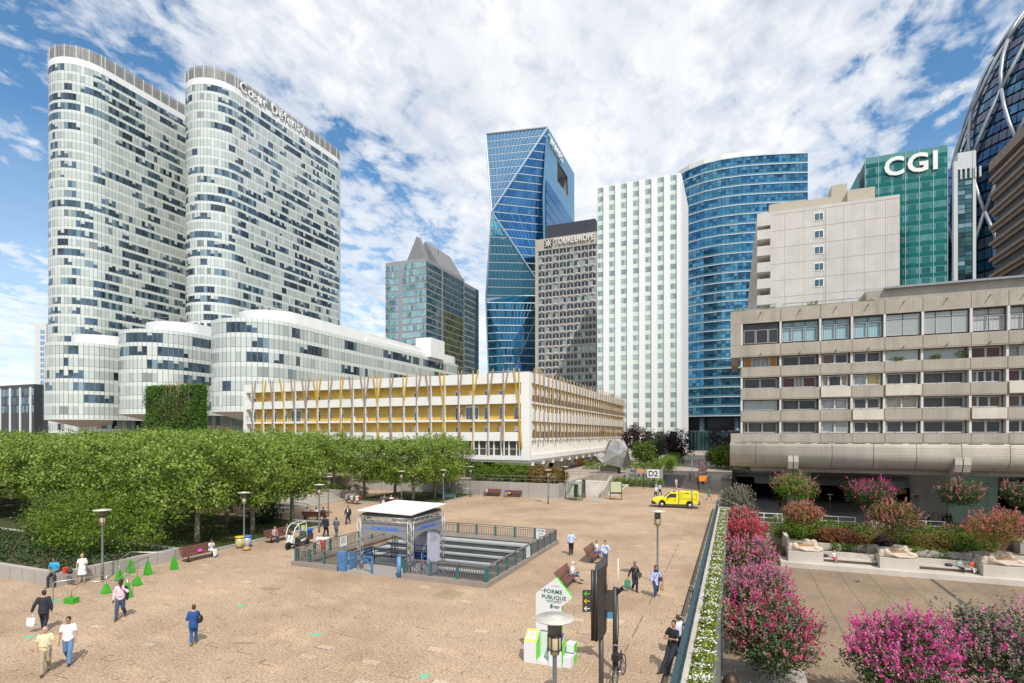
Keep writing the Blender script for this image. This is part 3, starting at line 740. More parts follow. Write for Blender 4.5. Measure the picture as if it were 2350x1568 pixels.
def lr(z):
 u = z / LT
 if u < .45: return LR * (.86 + .14 * sin(pi / 2 * u / .45))
 v = (u - .45) / .55
 return LR * max(0.0, 1 - v ** 1.95) ** .60
t = thing('lattice_tower', 'dark egg shaped glass tower wrapped in a diagonal metal lattice at the right edge', 'tower', (lc.x, lc.y, 0))
b = MB(); prof = [(max(.3, lr(z) - .6), z) for z in np.linspace(0, LT, 50)]; b.lathe(prof, (lc.x, lc.y, 0), 60); b.build('glass_core', paint('lattice_core', (.02, .035, .06), .2, .5), t)
b = MB(); nz = 42; na = 84; zz2 = np.linspace(2, LT - 3, nz + 1)
for j in range(nz):
 for i in range(na):
  a0_, a1_ = 2 * pi * (i + .05) / na, 2 * pi * (i + .95) / na; za, zb = zz2[j] + .5, zz2[j + 1] - .25
  r0, r1 = lr(za), lr(zb)
  q = [(lc.x + r0 * cos(a0_), lc.y + r0 * sin(a0_), za), (lc.x + r0 * cos(a1_), lc.y + r0 * sin(a1_), za), (lc.x + r1 * cos(a1_), lc.y + r1 * sin(a1_), zb), (lc.x + r1 * cos(a0_), lc.y + r1 * sin(a0_), zb)]
  b.quad(*q, mi=0 if j % 3 else 1)
b.build('glass_skin', [glass_panel('lattice_glass', [(.02, .05, .10), (.05, .12, .24), (.03, .08, .16), (.10, .22, .36), (.02, .035, .06)], .75, .06, .1), glass_panel('lattice_purple', [(.08, .09, .14), (.12, .14, .22)], .5, .15)], t, fixn=False)
b = MB(); nd = 14; lev = [LT * k / 8 for k in range(9)]; rot = .10
for j in range(8):
 z0, z1 = lev[j], min(lev[j + 1], LT - 2)
 for i in range(nd):
  for s_ in (-1, 1):
   pts = []
   for u in np.linspace(0, 1, 4):
    z = z0 + (z1 - z0) * u; a = 2 * pi * (i + (.5 if j % 2 else 0) + s_ * .5 * u) / nd + rot; r_ = lr(z) + 1.0
    pts.append((lc.x + r_ * cos(a), lc.y + r_ * sin(a), z))
   b.tube(pts, .55, 6)
b.build('diagonal_lattice', paint('lattice_alu', (.36, .39, .42), .45, .4), t)
c = on_d = at_d(2272, 372, 110); VX, VY = c.x, c.y
t = thing('louvred_building', 'brown concrete building with deep horizontal ledges at the right edge', 'building', (VX, VY, 0))
b = MB(); b.box(VX + .9, VY - 60, -5.4, VX + 30, VY, c.z - .6); b.build('dark_wall', paint('brown_glass', (.045, .036, .03), .4), t)
b = MB(); z = c.z; k = 0
while z > 0:
 b.prism([(VX, VY - 60), (VX + 30, VY - 60), (VX + 30, VY + .6), (VX, VY + .6)], z - (1.9 if k == 0 else .62), z)
 b.prism([(VX + .45, VY - 60), (VX + 30, VY - 60), (VX + 30, VY + .3), (VX + .45, VY + .3)], z - 1.35, z - .62)
 z -= 3.25; k += 1
b.build('ledge', concrete('brown_concrete', (.27, .21, .17), .3), t)
SX0, SX1, SY, ST = 3.9, 25.8, 109.6, 49.3
t = thing('slab_block', 'pale concrete housing slab with a blank end wall and one column of small windows', 'housing block', (SX0, SY, 4.2))
M_slab = concrete('slab_concrete', (.62, .585, .545), .22, .85, .9)
b = MB(); b.box(SX0 + 2.2, SY, 4.2, SX1, SY + 60, ST - .3)
EW = b; b = MB(); z = ST - .3
for k in range(16):
 zt_ = ST - .3 - k * 3.0
 if zt_ < 8: break
 b.box(SX0, SY + .02, zt_ - 1.75 if k else zt_ - 2.3, SX0 + 2.25, SY + 62, zt_)
b.build('balcony_slab', M_slab, t)
b = MB()
for k in range(40):
 y = SY + .02 + k * 1.5
 b.box(SX0 - .02 - (.35 if k % 2 else 0), y, 4.3, SX0 + .6, y + .3, ST - 2.6) if k > 1 else None
b_, b = b, None
b_.build('balcony_fins', M_slab, t)
b = EW
for z in [ST - .9 - 3.0 * k for k in range(15)]: b.box(SX0 + 2.3, SY - .012, z - .03, SX1, SY + .05, z + .03, 1)
xj = on_Y(1894, 600, SY).x; b.box(xj - .04, SY - .013, 4.3, xj + .04, SY + .05, ST - 1, 1)
for x in np.linspace(SX0 + 4.5, SX1 - 2, 6): b.box(x - .02, SY - .011, 4.3, x + .02, SY + .05, ST - 1, 1)
b.build('end_wall', [M_slab, paint('joint_dark', (.30, .285, .265), .9)], t)
xw = on_Y(1880, 600, SY).x
proto = None
for py in (497, 537.5, 574, 612, 649):
 p = on_Y(1880, py, SY)
 b = MB(); b.box(xw - .85, SY - .06, p.z - .75, xw + .75, SY + .04, p.z + .75, 0); o = b.build('window', M_white, t); b = MB(); b.box(xw - .68, SY - .1, p.z - .58, xw - .05, SY, p.z + .55); b.box(xw + .05, SY - .1, p.z - .58, xw + .6, SY, p.z + .55); b.build('pane', M_dgl, o)
b = MB(); x, z = SX0, ST
for (a0_, a1_, h0, y0) in ((1770, 1850, 469, 112), (1850, 1945, 460, 114), (1908, 1944, 426, 118), (1945, 2008, 437, 113), (1765, 1777, 471, 111)):
 q0, q1 = on_Y(a0_, h0, y0), on_Y(a1_, h0, y0); b.box(q0.x, y0, ST - .4, q1.x, y0 + 5, q0.z)
b.build('roof_house', paint('roof_beige', (.46, .41, .33), .8), t)
AX0, AX1, AY0, AY1 = -85.2, -28.1, 75.6, 152.0
RT = 17.85
M_stuc = paint('white_stucco', (.80, .79, .76), .75, 0, .04, .4)
M_yel = paint('ochre_wall', (.62, .39, .075), .8, 0, .1, .6)
M_fy = paint('fin_yellow', (.56, .36, .06), .55, 0, .08, 1)
M_fb = paint('fin_taupe', (.36, .26, .19), .6, 0, .1, 1)
M_brail = paint('rail_taupe', (.23, .17, .125), .6, 0, .1, 1)
M_wfr = paint('window_white', (.74, .75, .76), .4)
M_shut = paint('shutter_white', (.66, .67, .69), .5, 0, .05, 3)
flats = thing('apartment_block', 'long low white block of flats with ochre recesses and slanting yellow and brown fins', 'apartment block', (AX1, AY0, 0))
t = flats
b = MB()
b.box(AX0 + 1.6, AY0 + 1.1, 4.7, AX1 - .5, AY1, RT - .6); b.build('ochre_wall', M_yel, t)
b = MB()
b.box(AX0, AY0, 16.3, AX1, AY0 + 1.08, RT); b.box(AX1 - .48, AY0 + 1.1, 16.3, AX1, AY1, RT); b.box(AX0 + .1, AY0 + 1.1, RT - .58, AX1 - .5, AY1, RT - .25)
b.build('roof_band', M_stuc, t)
b = MB(); b.box(AX0, AY0, 13.2, AX1 - 1.3, AY0 + 1.08, 14.55); b.box(AX0, AY0, 10.5, AX1 - 1.3, AY0 + 1.08, 10.8); b.box(AX0, AY0, 7.55, AX1 - 1.3, AY0 + 1.08, 8.9)
b.box(AX0, AY0, 4.7, AX1 - 1.3, AY0 + 1.08, 5.35)
b.build('balcony_band', M_stuc, t)
b = MB(); b.box(AX1 - 1.28, AY0 - .03, 4.7, AX1 + .02, AY0 + 1.06, 16.28); b.build('corner_pier', M_stuc, t); b = MB(); b.box(AX0 - .05, AY0 - .03, 4.7, AX0 + .6, AY0 + 1.06, 16.28); b.build('corner_pier', M_stuc, t)
b = MB(); b.box(AX1 - .46, AY0 + 1.12, 13.2, AX1 - .02, AY1, 13.5); b.box(AX1 - .46, AY0 + 1.12, 10.55, AX1 - .02, AY1, 12.1); b.box(AX1 - .46, AY0 + 1.12, 7.6, AX1 - .02, AY1, 8.0); b.box(AX1 - .46, AY0 + 1.12, 4.7, AX1 - .02, AY1, 5.5)
b.build('flank_band', M_stuc, t)
b = MB(); b.box(AX1 - .14, AY0 + 1.8, 13.55, AX1 - .06, AY1, 14.5); b.box(AX1 - .14, AY0 + 1.8, 8.05, AX1 - .06, AY1, 9.0); b.build('flank_railing', M_brail, t)
b = MB()
for k in range(48):
 x = AX0 + .8 + k * (AX1 - AX0 - 2) / 48; b.beam((x, AY0 + .1, 10.8), (x, AY0 + .1, 11.85), .03)
b.box(AX0 + .6, AY0 + .06, 11.83, AX1 - 1.3, AY0 + .12, 11.89); b.build('balcony_rail', M_brail, t)
b = MB(); b.box(AX0 + 1, AY0 + .5, 5.36, AX1 - .5, AY0 + .7, 7.5); b.box(AX1 - .75, AY0 + 2, 5.5, AX1 - .6, AY1, 7.55); b.build('lower_glazing', paint('lower_glass', (.10, .09, .08), .25, .2), t)
b = MB(); nb = 22; bw = (AX1 - 1.3 - AX0) / nb
for k in range(nb * 2 + 1):
 x = AX0 + k * bw / 2 * .985; b.box(x - .09, AY0 + .32, 5.36, x + .09, AY0 + .5, 7.53)
b.box(AX0 + 1, AY0 + .42, 6.3, AX1 - .5, AY0 + .49, 6.36)
y = AY0 + 2.2
while y < AY1 - .5:
 b.box(AX1 - .6, y, 5.5, AX1 - .05, y + .34, 7.58); y += 1.25
b.build('lower_slats', M_stuc, t)
def fin(name, m, x, y, ax, lean, z0, z1, thick=.17):
 b = MB(); d = Vector((1, 0, 0)) if ax == 'x' else Vector((0, 1, 0)); p = Vector((x, y, 0))
 b.beam(p + Vector((0, 0, z0)), p + Vector((0, 0, z1)), thick, thick)
 for (l, zs_) in lean:
  b.beam(p + Vector((0, 0, zs_)), p + d * l + Vector((0, 0, z1 + .15)), thick, thick)
 return b.build(name, m, t)
rr = random.Random(12)
for k in range(1, nb + 1):
 x = AX0 + bw * k - .25; m = M_fy if k % 5 in (2, 4) else M_fb
 l = [(rr.choice([-.85, -.65, .65, .85]), rr.choice([12.4, 13.2, 14.0]))]
 if rr.random() < .35: l.append((-l[0][0], 13.4))
 b = MB(); y = AY0 - .16
 b.beam((x, y, 5.5 + rr.random() * 2), (x, y, RT + .45 + rr.random() * .3), .12)
 for (q, z0) in l: b.slab([Vector((x - .07, y - .1, z0)), Vector((x + .07, y - .1, z0)), Vector((x + q + .09, y - .1, RT + .62)), Vector((x + q - .09, y - .1, RT + .62))], (0, .16, 0))
 if rr.random() < .6:
  q = rr.choice([-.45, .45]); b.slab([Vector((x - .09, y - .12, 12)), Vector((x + .09, y - .12, 12)), Vector((x + q + .1, y - .12, 6.6)), Vector((x + q - .1, y - .12, 6.6))], (0, .14, 0))
 b.build('fin', m, t)
 b = MB(); b.box(x - .07, AY0 + .02, 5.4, x + .07, AY0 + .2, 16.28); b.build('balcony_post', M_stuc, t)
nr = 34; rw = (AY1 - AY0 - 2.4) / nr
for k in range(nr):
 y = AY0 + 2.0 + rw * k; m = M_fy if k % 3 == 1 else M_fb
 b = MB(); x = AX1 + .2; q = rr.choice([-.5, .5, .3, -.3])
 b.beam((x, y, 7.5), (x, y, RT + .5 + rr.random() * .4), .10); b.beam((x, y, 13.5 + rr.random()), (x, y + q, RT + .6), .09)
 if rr.random() < .4: b.beam((x, y, 12), (x, y - q, 7.6), .09)
 b.build('fin', m, t)
b = MB()
for k in range(nr):
 y = AY0 + 2.0 + rw * k; b.box(AX1 - .28, y - .06, 8.0, AX1 - .16, y + .06, 16.28)
b.build('flank_dividers', M_stuc, t)
def win_proto(kind):
 b = MB()
 if kind == 'shutter': b.box(-.42, -.10, 0, .42, 0, 2.05, 0); [b.box(-.38, -.115, .1 + .12 * i, .38, -.1, .19 + .12 * i, 1) for i in range(16)]
 elif kind == 'door': b.box(-.44, -.08, 0, .44, 0, 2.05, 0); b.box(-.38, -.10, .08, -.03, -.08, 1.9, 2); b.box(.03, -.10, .08, .38, -.08, 1.85, 2)
 elif kind == 'wide': b.box(-1.15, -.08, 0, 1.15, 0, 2.2, 0); [b.box(-1.05 + .54 * i, -.10, .08, -.57 + .54 * i, -.08, 1.9, 2) for i in range(4)]
 else: b.box(-.46, -.08, 0, .46, 0, 2.15, 0); b.box(-.38, -.10, 0.05, .38, -.08, 1.3, 2); b.box(-.42, -.11, 1.3, .42, -.08, 2.1, 1)
 return b
meshes = {}
def put_window(kind, loc, rz, nm):
 if kind not in meshes:
  w0 = win_proto(kind); p = MB(); q = MB()
  for i in range(0, len(w0.f), 6):
   v0 = w0.f[i][0] // 8 * 8; (q if w0.m[i] else p).add(w0.v[v0:v0 + 8], [tuple(k - v0 for k in f_) for f_ in w0.f[i:i + 6]], max(0, w0.m[i] - 1))
  o = p.build(nm, M_wfr, None); o2 = q.build('pane', [M_shut, M_dgl], None); meshes[kind] = (o.data, o2.data); bpy.data.objects.remove(o); bpy.data.objects.remove(o2)
 o = bpy.data.objects.new(nm, meshes[kind][0]); COL.objects.link(o); o.parent = t
 o.location = Vector(loc) - wloc(t); o.rotation_euler = (0, 0, rz); c = bpy.data.objects.new('pane', meshes[kind][1]); COL.objects.link(c); c.parent = o; return o
rr = random.Random(31); nwin = 0
rest = []
for fl, z in enumerate((13.35, 10.82, 7.75)):
 for k in range(nb):
  x = AX0 + bw * (k + .45) + .4
  kind = rr.choice(['door', 'door', 'door', 'half', 'shutter'] if fl != 0 else ['door', 'door', 'half', 'door', 'shutter'])
  if fl == 1 and k in (4, 18): kind = 'wide'
  put_window(kind, (x, AY0 + 1.1, z), 0, 'window'); nwin += 1
for fl, z in enumerate((13.5, 10.6, 8.0)):
 for k in range(nr):
  y = AY0 + 2.0 + rw * (k + .5)
  if k < 11: put_window(rr.choice(['door', 'shutter', 'half']), (AX1 - .5, y, z), pi / 2, 'window'); nwin += 1
  else: rest.append((y, z))
b = MB()
for y, z in rest: b.box(AX1 - .5, y - .5, z, AX1 - .42, y + .5, z + 2.15, 0); b.box(AX1 - .43, y - .36, z + .1, AX1 - .40, y + .36, z + 1.7, 1)
o = b.build('window', [M_wfr, M_dgl], t); o['kind'] = 'stuff'
b = MB()
for x in (-66, -60.5, -50.8, -39.8, -35.2):
 b.slab([Vector((x, AY0 + .6, 10.82)), Vector((x, AY0 + 1.06, 10.82)), Vector((x, AY0 + 1.0, 12.5)), Vector((x, AY0 + 1.2, 12.6))], (.06, 0, 0))
 b.slab([Vector((x + 1.5, AY0 + .6, 7.7)), Vector((x + 1.5, AY0 + 1.06, 7.7)), Vector((x + 1.5, AY0 + 1.0, 9.9)), Vector((x + 1.5, AY0 + 1.2, 10.0))], (.06, 0, 0))
b.build('balcony_divider', M_white, t)
b = MB(); b.box(AX0 + 2, AY0 + .3, 4.3, AX1 - .3, AY1, 4.7); 
for k in range(16):
 y = AY0 + 2 + k * 5; b.box(AX1 - 6, y, 3.8, AX1 - .1, y + .4, 4.3)
b.build('soffit_beam', M_stuc, t)
for (x, y) in ((-31.5, 92), (-31.5, 108), (-31.5, 124), (-60, 90), (-46, 90)):
 b = MB(); b.prism([(x - 2.0, y - .8), (x + .5, y - .8), (x + .5, y + .8), (x - 2.0, y + .8)], 1.84, 2.0); 
 b.add([(x - 1.6, y - .7, 1.84), (x + .4, y - .7, 1.84), (x + .4, y + .7, 1.84), (x - 1.6, y + .7, 1.84), (x - 2.6, y - .8, 4.3), (x + 1.1, y - .8, 4.3), (x + 1.1, y + .8, 4.3), (x - 2.6, y + .8, 4.3)], [(0, 1, 5, 4), (1, 2, 6, 5), (2, 3, 7, 6), (3, 0, 4, 7)])
 b.build('pillar', M_stuc, t)
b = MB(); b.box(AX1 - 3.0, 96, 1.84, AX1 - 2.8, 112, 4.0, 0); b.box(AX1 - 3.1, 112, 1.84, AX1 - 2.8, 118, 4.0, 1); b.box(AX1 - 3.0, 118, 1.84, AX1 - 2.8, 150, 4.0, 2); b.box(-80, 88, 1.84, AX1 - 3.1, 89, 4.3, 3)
for k in range(8): b.box(AX1 - 2.82, 96 + k * 2.2, 1.84, AX1 - 2.7, 96.25 + k * 2.2, 4.0, 4)
b.box(AX1 - 2.9, 95.6, 3.5, AX1 - 2.6, 112, 4.2, 4)
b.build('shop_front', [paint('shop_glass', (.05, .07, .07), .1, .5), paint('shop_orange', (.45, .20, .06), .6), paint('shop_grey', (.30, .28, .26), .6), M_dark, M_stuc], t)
BY = 80.0; BX0 = on_Y(1677, 1000, 80).x; BX1 = 46.0
M_bet = concrete('ribbed_concrete', (.40, .36, .30), .62, .88, 1.3, 'X', .2)
M_jnt = paint('stain_joint', (.20, .17, .13), .9)
M_bet2 = concrete('smooth_concrete', (.47, .415, .335), .36, .88)
house = thing('concrete_flats', 'stained concrete block of flats with rows of long windows raised over the sunken square', 'apartment block', (10, BY + 10, -5.45))
t = house
def zc(zy): return EYE - ((zy / 2.6133 + 650) * .94 - HY) * 73.7 / FOC
edges = [on_Y((z / 2.6133 + 1750) * .94, 700, BY).x for z in (160, 407, 660, 862, 1070, 1312, 1620, 1858)]
w_ = edges[-1] - edges[-2]
while edges[-1] < BX1: edges.append(edges[-1] + w_ * (1.25 if len(edges) % 2 else .85))
XE = edges[-1]
LX = edges[0]      # recessed left edge
b = MB(); b.box(LX + .1, BY + 1.2, 7.4, XE, BY + 17, 24.6); b.build('back_wall', paint('recess_wall', (.33, .30, .27), .85, 0, .1, 1), t)
b = MB(); b.box(BX0, BY - .25, 23.45, XE, BY + 18, 25.2); b.box(BX0, BY - .25, 18.95, XE, BY + 1.15, 20.55); b.box(BX0, BY - .25, 20.57, LX - .15, BY + 1.15, 23.43); b.box(BX0, BY + 1.17, 18.95, BX0 + 1.0, BY + 18, 23.43)
b.build('upper_parapet', M_bet, t)
b = MB()
rows_par = [(16.2, 17.6), (13.2, 14.68), (10.25, 11.72)]
for z0, z1 in rows_par: b.box(LX - .05, BY, z0, XE, BY + .22, z1)
for z0, z1 in rows_par: b.box(LX - .05, BY + .24, z0, XE, BY + 1.18, z0 + .2)
b.build('balcony_parapet', M_bet, t)
b = MB(); b.box(BX0, BY - .3, 7.45, XE, BY + 1.18, 8.7); b.build('lower_parapet', M_bet, t)
M_cross = paint('cross_white', (.62, .60, .56), .7, 0, .08, 1)
for x in edges[:-1]:
 for z0, z1 in ((17.62, 18.93), (14.7, 16.18), (11.74, 13.18), (8.72, 10.23), (20.58, 23.42)):
  b = MB(); q = .2 if z0 > 20 else 0; b.box(x - .14, BY + .05 - q * 1.6, z0, x + .1, BY + 1.19, z1); b.build('cross_wall', M_cross, t)
b = MB(); b.box(LX - .06, BY + 1.2, 8.72, LX + .09, BY + 12, 18.93)
b.build('end_wall', paint('cross_white', (.62, .60, .56), .7, 0, .08, 1), t)
for x in edges[1:-1]:
 b = MB()
 for z0, z1 in rows_par: b.box(x - .03, BY - .02, z0, x + .03, BY, z1)
 b.box(x - .03, BY - .27, 18.96, x + .03, BY - .25, 20.54); b.box(x - .03, BY - .27, 23.46, x + .03, BY - .25, 25.19); b.box(x - .03, BY - .32, 7.46, x + .03, BY - .3, 8.69); b.build('panel_joint', M_jnt, t)
b = MB()
for z0, z1 in rows_par + [(18.95, 20.55), (7.45, 8.7)]:
 b = MB()
 for k, x in enumerate(edges[:-1]):
  off = -.27 if z0 > 18 else (-.32 if z0 < 8 else -.02)
  b.box(x + .05, BY + off, z0 + .12, edges[k + 1] - .05, BY + off + .015, z0 + .15)
 b.build('board_line', M_jnt, t)
prof = [(BY - .3, 7.43), (BY - .42, 6.9), (BY - .5, 6.1)] + [(BY + 1.35 - 1.85 * cos(a), 6.0 - 1.85 * sin(a)) for a in np.linspace(.08, pi / 2, 9)] + [ (BY + 18, 4.15), (BY + 18, 7.43)]
b = MB(); 
xs = [BX0 - .1, XE]; v = [(x, y, z) for x in xs for y, z in prof]; n = len(prof)
b.add(v, [(i, (i + 1) % n, n + (i + 1) % n, n + i) for i in range(n)] + [tuple(range(n)), tuple(range(2 * n - 1, n - 1, -1))], 0, False); b.sm = [len(f) == 4 for f in b.f]
M_belly = concrete('belly_concrete', (.47, .425, .355), .55, .85, 1.1, 'Z', .3)
b.build('rounded_belly', M_belly, t)
b = MB(); xj = [on_Y((z / 2.6133 + 1750) * .94, 1030, BY).x for z in (248, 732, 995, 1268, 1555, 1862)]
for x in xj + [xj[-1] + 5.6, xj[-1] + 11.2]:
 pp = [Vector((x, y - .012, z - .006)) for y, z in prof[:9]]
 for p, q in zip(pp[:-1], pp[1:]): b.slab([p - Vector((.025, 0, 0)), p + Vector((.025, 0, 0)), q + Vector((.025, 0, 0)), q - Vector((.025, 0, 0))], (0, .02, .008))
x = BX0 + .6
while x < XE: b.box(x, BY - .335, 7.38, x + 1.35, BY - .30, 7.445); x += 1.95
b.build('belly_joint', paint('joint_black', (.05, .045, .04), .9), t)
for zx, wd in ((485, 1.2), (1557, 1.55), (2300, 1.5)):
 xc_ = on_Y((zx / 2.6133 + 1750) * .94, 1060, BY).x; b = MB()
 for s in (-1, 1):
  x0_ = xc_ + s * wd * .27 - wd * .23; x1_ = x0_ + wd * .46
  pr = [(BY - .68, 5.75), (BY - .78, 5.0), (BY - .45, 4.1), (BY + .5, 3.7), (BY + 2.0, 3.7), (BY + 2.0, 4.2), (BY - .3, 5.78)]
  n2 = len(pr); v = [(xx, y, z) for xx in (x0_, x1_) for y, z in pr]
  b.add(v, [(i, (i + 1) % n2, n2 + (i + 1) % n2, n2 + i) for i in range(n2)] + [tuple(range(n2)), tuple(range(2 * n2 - 1, n2 - 1, -1))])
 b.build('water_spout', M_belly, t)
b = MB(); b.box(BX0 + 2.6, BY + 1.9, 3.55, XE, BY + 19, 4.14); b.build('underside_beam', M_concw, t)
Mwin = {'black': paint('frame_black', (.025, .025, .028), .45), 'white': paint('frame_white', (.55, .55, .54), .45), 'alu': paint('frame_alu', (.34, .35, .35), .4, .3)}
def curtain_mat(nm, c):
 return paint(nm, c, .35, 0, .12, 5)
Mpane = {'dark': glass_panel('flat_dark_glass', [(.02, .02, .022), (.045, .045, .05), (.03, .028, .027)], .3, .07), 'blue': curtain_mat('blue_curtain', (.30, .46, .50)), 'net': curtain_mat('net_curtain', (.44, .46, .46)),
  'grey': curtain_mat('grey_blind', (.28, .30, .31)), 'orange': paint('orange_board', (.42, .19, .035), .6), 'beige': curtain_mat('beige_curtain', (.46, .42, .33)), 'red': curtain_mat('red_curtain', (.10, .03, .03)), 'brown': curtain_mat('brown_curtain', (.12, .075, .05)), 'vert': curtain_mat('dark_drape', (.10, .10, .10)), 'yellow': curtain_mat('yellow_curtain', (.55, .47, .20))}
def flat_window(x0, x1, z0, z1, y, frame, panes, trans=None, split=None):
 """panes: list of (relative width, kind) left to right; trans = height share of the top light"""
 b = MB(); g = MB(); fr = .07; kinds = sorted(set(k for _, k in panes) | ({'net'} if trans else set())); mats = [Mwin[frame], Mwin['white']]
 b.box(x0, y, z0, x1, y + .08, z0 + fr, 0); b.box(x0, y, z1 - fr, x1, y + .08, z1, 0); b.box(x0, y, z0 + fr, x0 + fr, y + .08, z1 - fr, 0); b.box(x1 - fr, y, z0 + fr, x1, y + .08, z1 - fr, 0)
 tot = sum(wd for wd, _ in panes); x = x0 + fr; W = x1 - x0 - 2 * fr; zt = z1 - fr
 if trans:
  zt = z0 + (z1 - z0) * (1 - trans); b.box(x0 + fr, y + .01, zt - .05, x1 - fr, y + .07, zt + .05, 0)
 for i, (wd, k) in enumerate(panes):
  xa = x; x = x + W * wd / tot; mi = kinds.index(k)
  if i: b.box(xa - .045, y + .012, z0 + fr, xa + .045, y + .065, z1 - fr, 0)
  ff = .05
  if k in ('blue', 'net', 'beige', 'vert', 'yellow'):   # folds of the curtain
   n = max(6, int((x - xa) / .14)); pts = []
   for q in range(n + 1): pts.append((xa + (x - xa) * q / n, y + .30 + (.05 if q % 2 else 0)))
   for p, q in zip(pts[:-1], pts[1:]): g.quad((p[0], p[1], z0 + .06), (q[0], q[1], z0 + .06), (q[0], q[1], z1 - .06), (p[0], p[1], z1 - .06), mi)
  else: g.quad((xa, y + .045, z0 + fr), (x, y + .045, z0 + fr), (x, y + .045, z1 - fr), (xa, y + .045, z1 - fr), mi)
  if trans or frame != 'black':
   za, zb = z0 + fr, (zt - .05 if trans else z1 - fr)
   for (ax, az, bx, bz) in ((xa + .05, za, x - .05, za + ff), (xa + .05, zb - ff, x - .05, zb), (xa + .05, za + ff, xa + .05 + ff, zb - ff), (x - .05 - ff, za + ff, x - .05, zb - ff)): b.box(ax, y + .016, az, bx, y + .055, bz, 1)
 o = b.build('window', mats, t); g.build('pane', [Mpane[k] for k in kinds], o); return o
E = edges
top = [('black', [(1, 'dark'), (1, 'dark'), (.8, 'dark')], .28), ('black', [(.8, 'blue'), (1, 'blue'), (1, 'blue')], .25), ('black', [(1, 'blue'), (1, 'blue')], .25), ('black', [(1, 'blue'), (1, 'blue')], .25), ('black', [(1, 'grey'), (1, 'grey')], .25),
 ('black', [(.7, 'grey'), (1, 'grey'), (1, 'grey')], .25), ('black', [(1, 'net'), (1, 'net')], .3), ('black', [(1, 'net'), (1, 'net')], .3)]
for k in range(len(E) - 1):
 fr, pn, tr = top[k] if k < len(top) else top[k % 3 + 4]
 flat_window(E[k] + .12, E[k + 1] - .2, 20.68, 23.36, BY + .05, fr, pn, tr)
rowsw = [
(17.6, 18.9, [[(1, 'orange'), (1, 'net'), (1, 'net'), (.9, 'orange')], [(1, 'dark'), (1, 'dark')], [(1, 'brown'), (1, 'dark')], [(1, 'dark'), (1, 'vert')], [(1, 'grey'), (1, 'grey')], [(1, 'grey'), (1, 'grey')], [(1, 'red'), (1, 'red')], [(1, 'net'), (1, 'grey')]]),
(14.72, 16.1, [[(1, 'dark'), (1, 'dark')], [(1, 'red'), (.6, 'net'), (1, 'red')], [(.5, 'beige'), (1, 'dark'), (.5, 'beige')], [(1, 'net'), (1, 'yellow')], [(1, 'vert'), (1, 'vert')], [(1, 'vert'), (1, 'vert')], [(.8, 'net'), (1, 'dark'), (1, 'dark'), (1, 'dark')], [(1, 'red'), (1, 'dark')]]),
(11.78, 13.12, [[(1, 'grey'), (1, 'grey')], [(1, 'vert'), (1, 'dark')], [(1, 'net'), (1, 'net')], [(1, 'dark'), (1, 'dark')], [(1, 'beige'), (1, 'beige')], [(1, 'vert'), (1, 'vert')], [(.6, 'brown'), (1, 'dark'), (1, 'brown')], [(1, 'brown'), (1, 'dark')]]),
(8.76, 10.2, [[(.3, 'dark'), (1, 'vert'), (1, 'vert')], [(1, 'vert'), (1, 'vert')], [(1, 'net'), (1, 'grey')], [(1, 'dark'), (1, 'dark')], [(1, 'dark'), (1, 'dark')], [(1, 'dark'), (1, 'dark')], [(1, 'dark'), (1, 'dark')], [(1, 'dark'), (1, 'dark')]])]
for z0, z1, cols in rowsw:
 for k in range(len(E) - 1):
  pn = cols[k % len(cols)]
  flat_window(E[k] + .2, E[k + 1] - .35, z0, z1, BY + (.75 if k not in (2, 3, 4) else .4), 'alu' if k < 2 else 'white', pn)
for k, (z0, z1) in ((2, (13.35, 14.66)), (4, (13.35, 14.66)), (7, (13.35, 14.7)), (3, (10.4, 11.7)), (6, (10.4, 11.7))):
 b = MB(); b.box(E[k] + .08, BY - .2, z0, E[k + 1] - .12, BY - .03, z1); b.build('pale_parapet', concrete('pale_box', (.62, .57, .48), .3), t)
b = MB()
for k in range(len(E) - 1):
 xm = (E[k] + E[k + 1]) / 2 - .1
 for z in (24.6, 19.15, 16.0, 13.0, 10.05): b.beam((xm, BY + .1, z - .05), (xm + .05, BY - .75, z + .18), .09, .09)
b.build('rain_spout', paint('spout_grey', (.20, .19, .16), .8), t)
b = MB(); b.box(BX0 + 2.2, BY + 3.2, 25.22, 16, BY + 5, 26.0); b.box(16, BY + 3.6, 25.22, XE, BY + 9, 27.3); b.build('roof_upstand', concrete('roof_concrete', (.36, .33, .29), .3), t)
b = MB(); 
for (x0_, x1_, z) in ((BX0 + 1.6, 5.2, 26.1), (6, 15, 26.0)):
 b.beam((x0_, BY + 1.2, z), (x1_, BY + 1.2, z), .09); b.beam((x0_, BY + 1.2, z - .42), (x1_, BY + 1.2, z - .42), .07)
 x = x0_
 while x <= x1_ + .1: b.beam((x, BY + 1.2, 25.2), (x, BY + 1.2, z), .07); x += 2.3
b.box(18, BY + 3, 27.3, 40, BY + 9.4, 27.55); b.build('roof_rail', M_steel, t)
M_pil = concrete('pillar_concrete', (.52, .46, .39), .3)
for (x0_, x1_) in ((on_Y(1806, 1100, 107).x, on_Y(1856, 1100, 107).x), (on_Y(2098, 1100, 107).x, on_Y(2190, 1100, 107).x)):
 b = MB(); xm = (x0_ + x1_) / 2; hw = (x1_ - x0_) / 2
 v = []
 for z, k_ in ((-5.44, .72), (-.5, .75), (1.4, .9), (3.54, 1.25)):
  v += [(xm - hw * k_, 107, z), (xm + hw * .9, 107, z), (xm + hw * .9, 112, z), (xm - hw * k_, 112, z)]
 f = []
 for i in range(3):
  for k_ in range(4): f.append((i * 4 + k_, i * 4 + (k_ + 1) % 4, i * 4 + 4 + (k_ + 1) % 4, i * 4 + 4 + k_))
 f += [(0, 1, 2, 3), (12, 13, 14, 15)]
 b.add(v, f); b.build('pillar', M_pil, t)
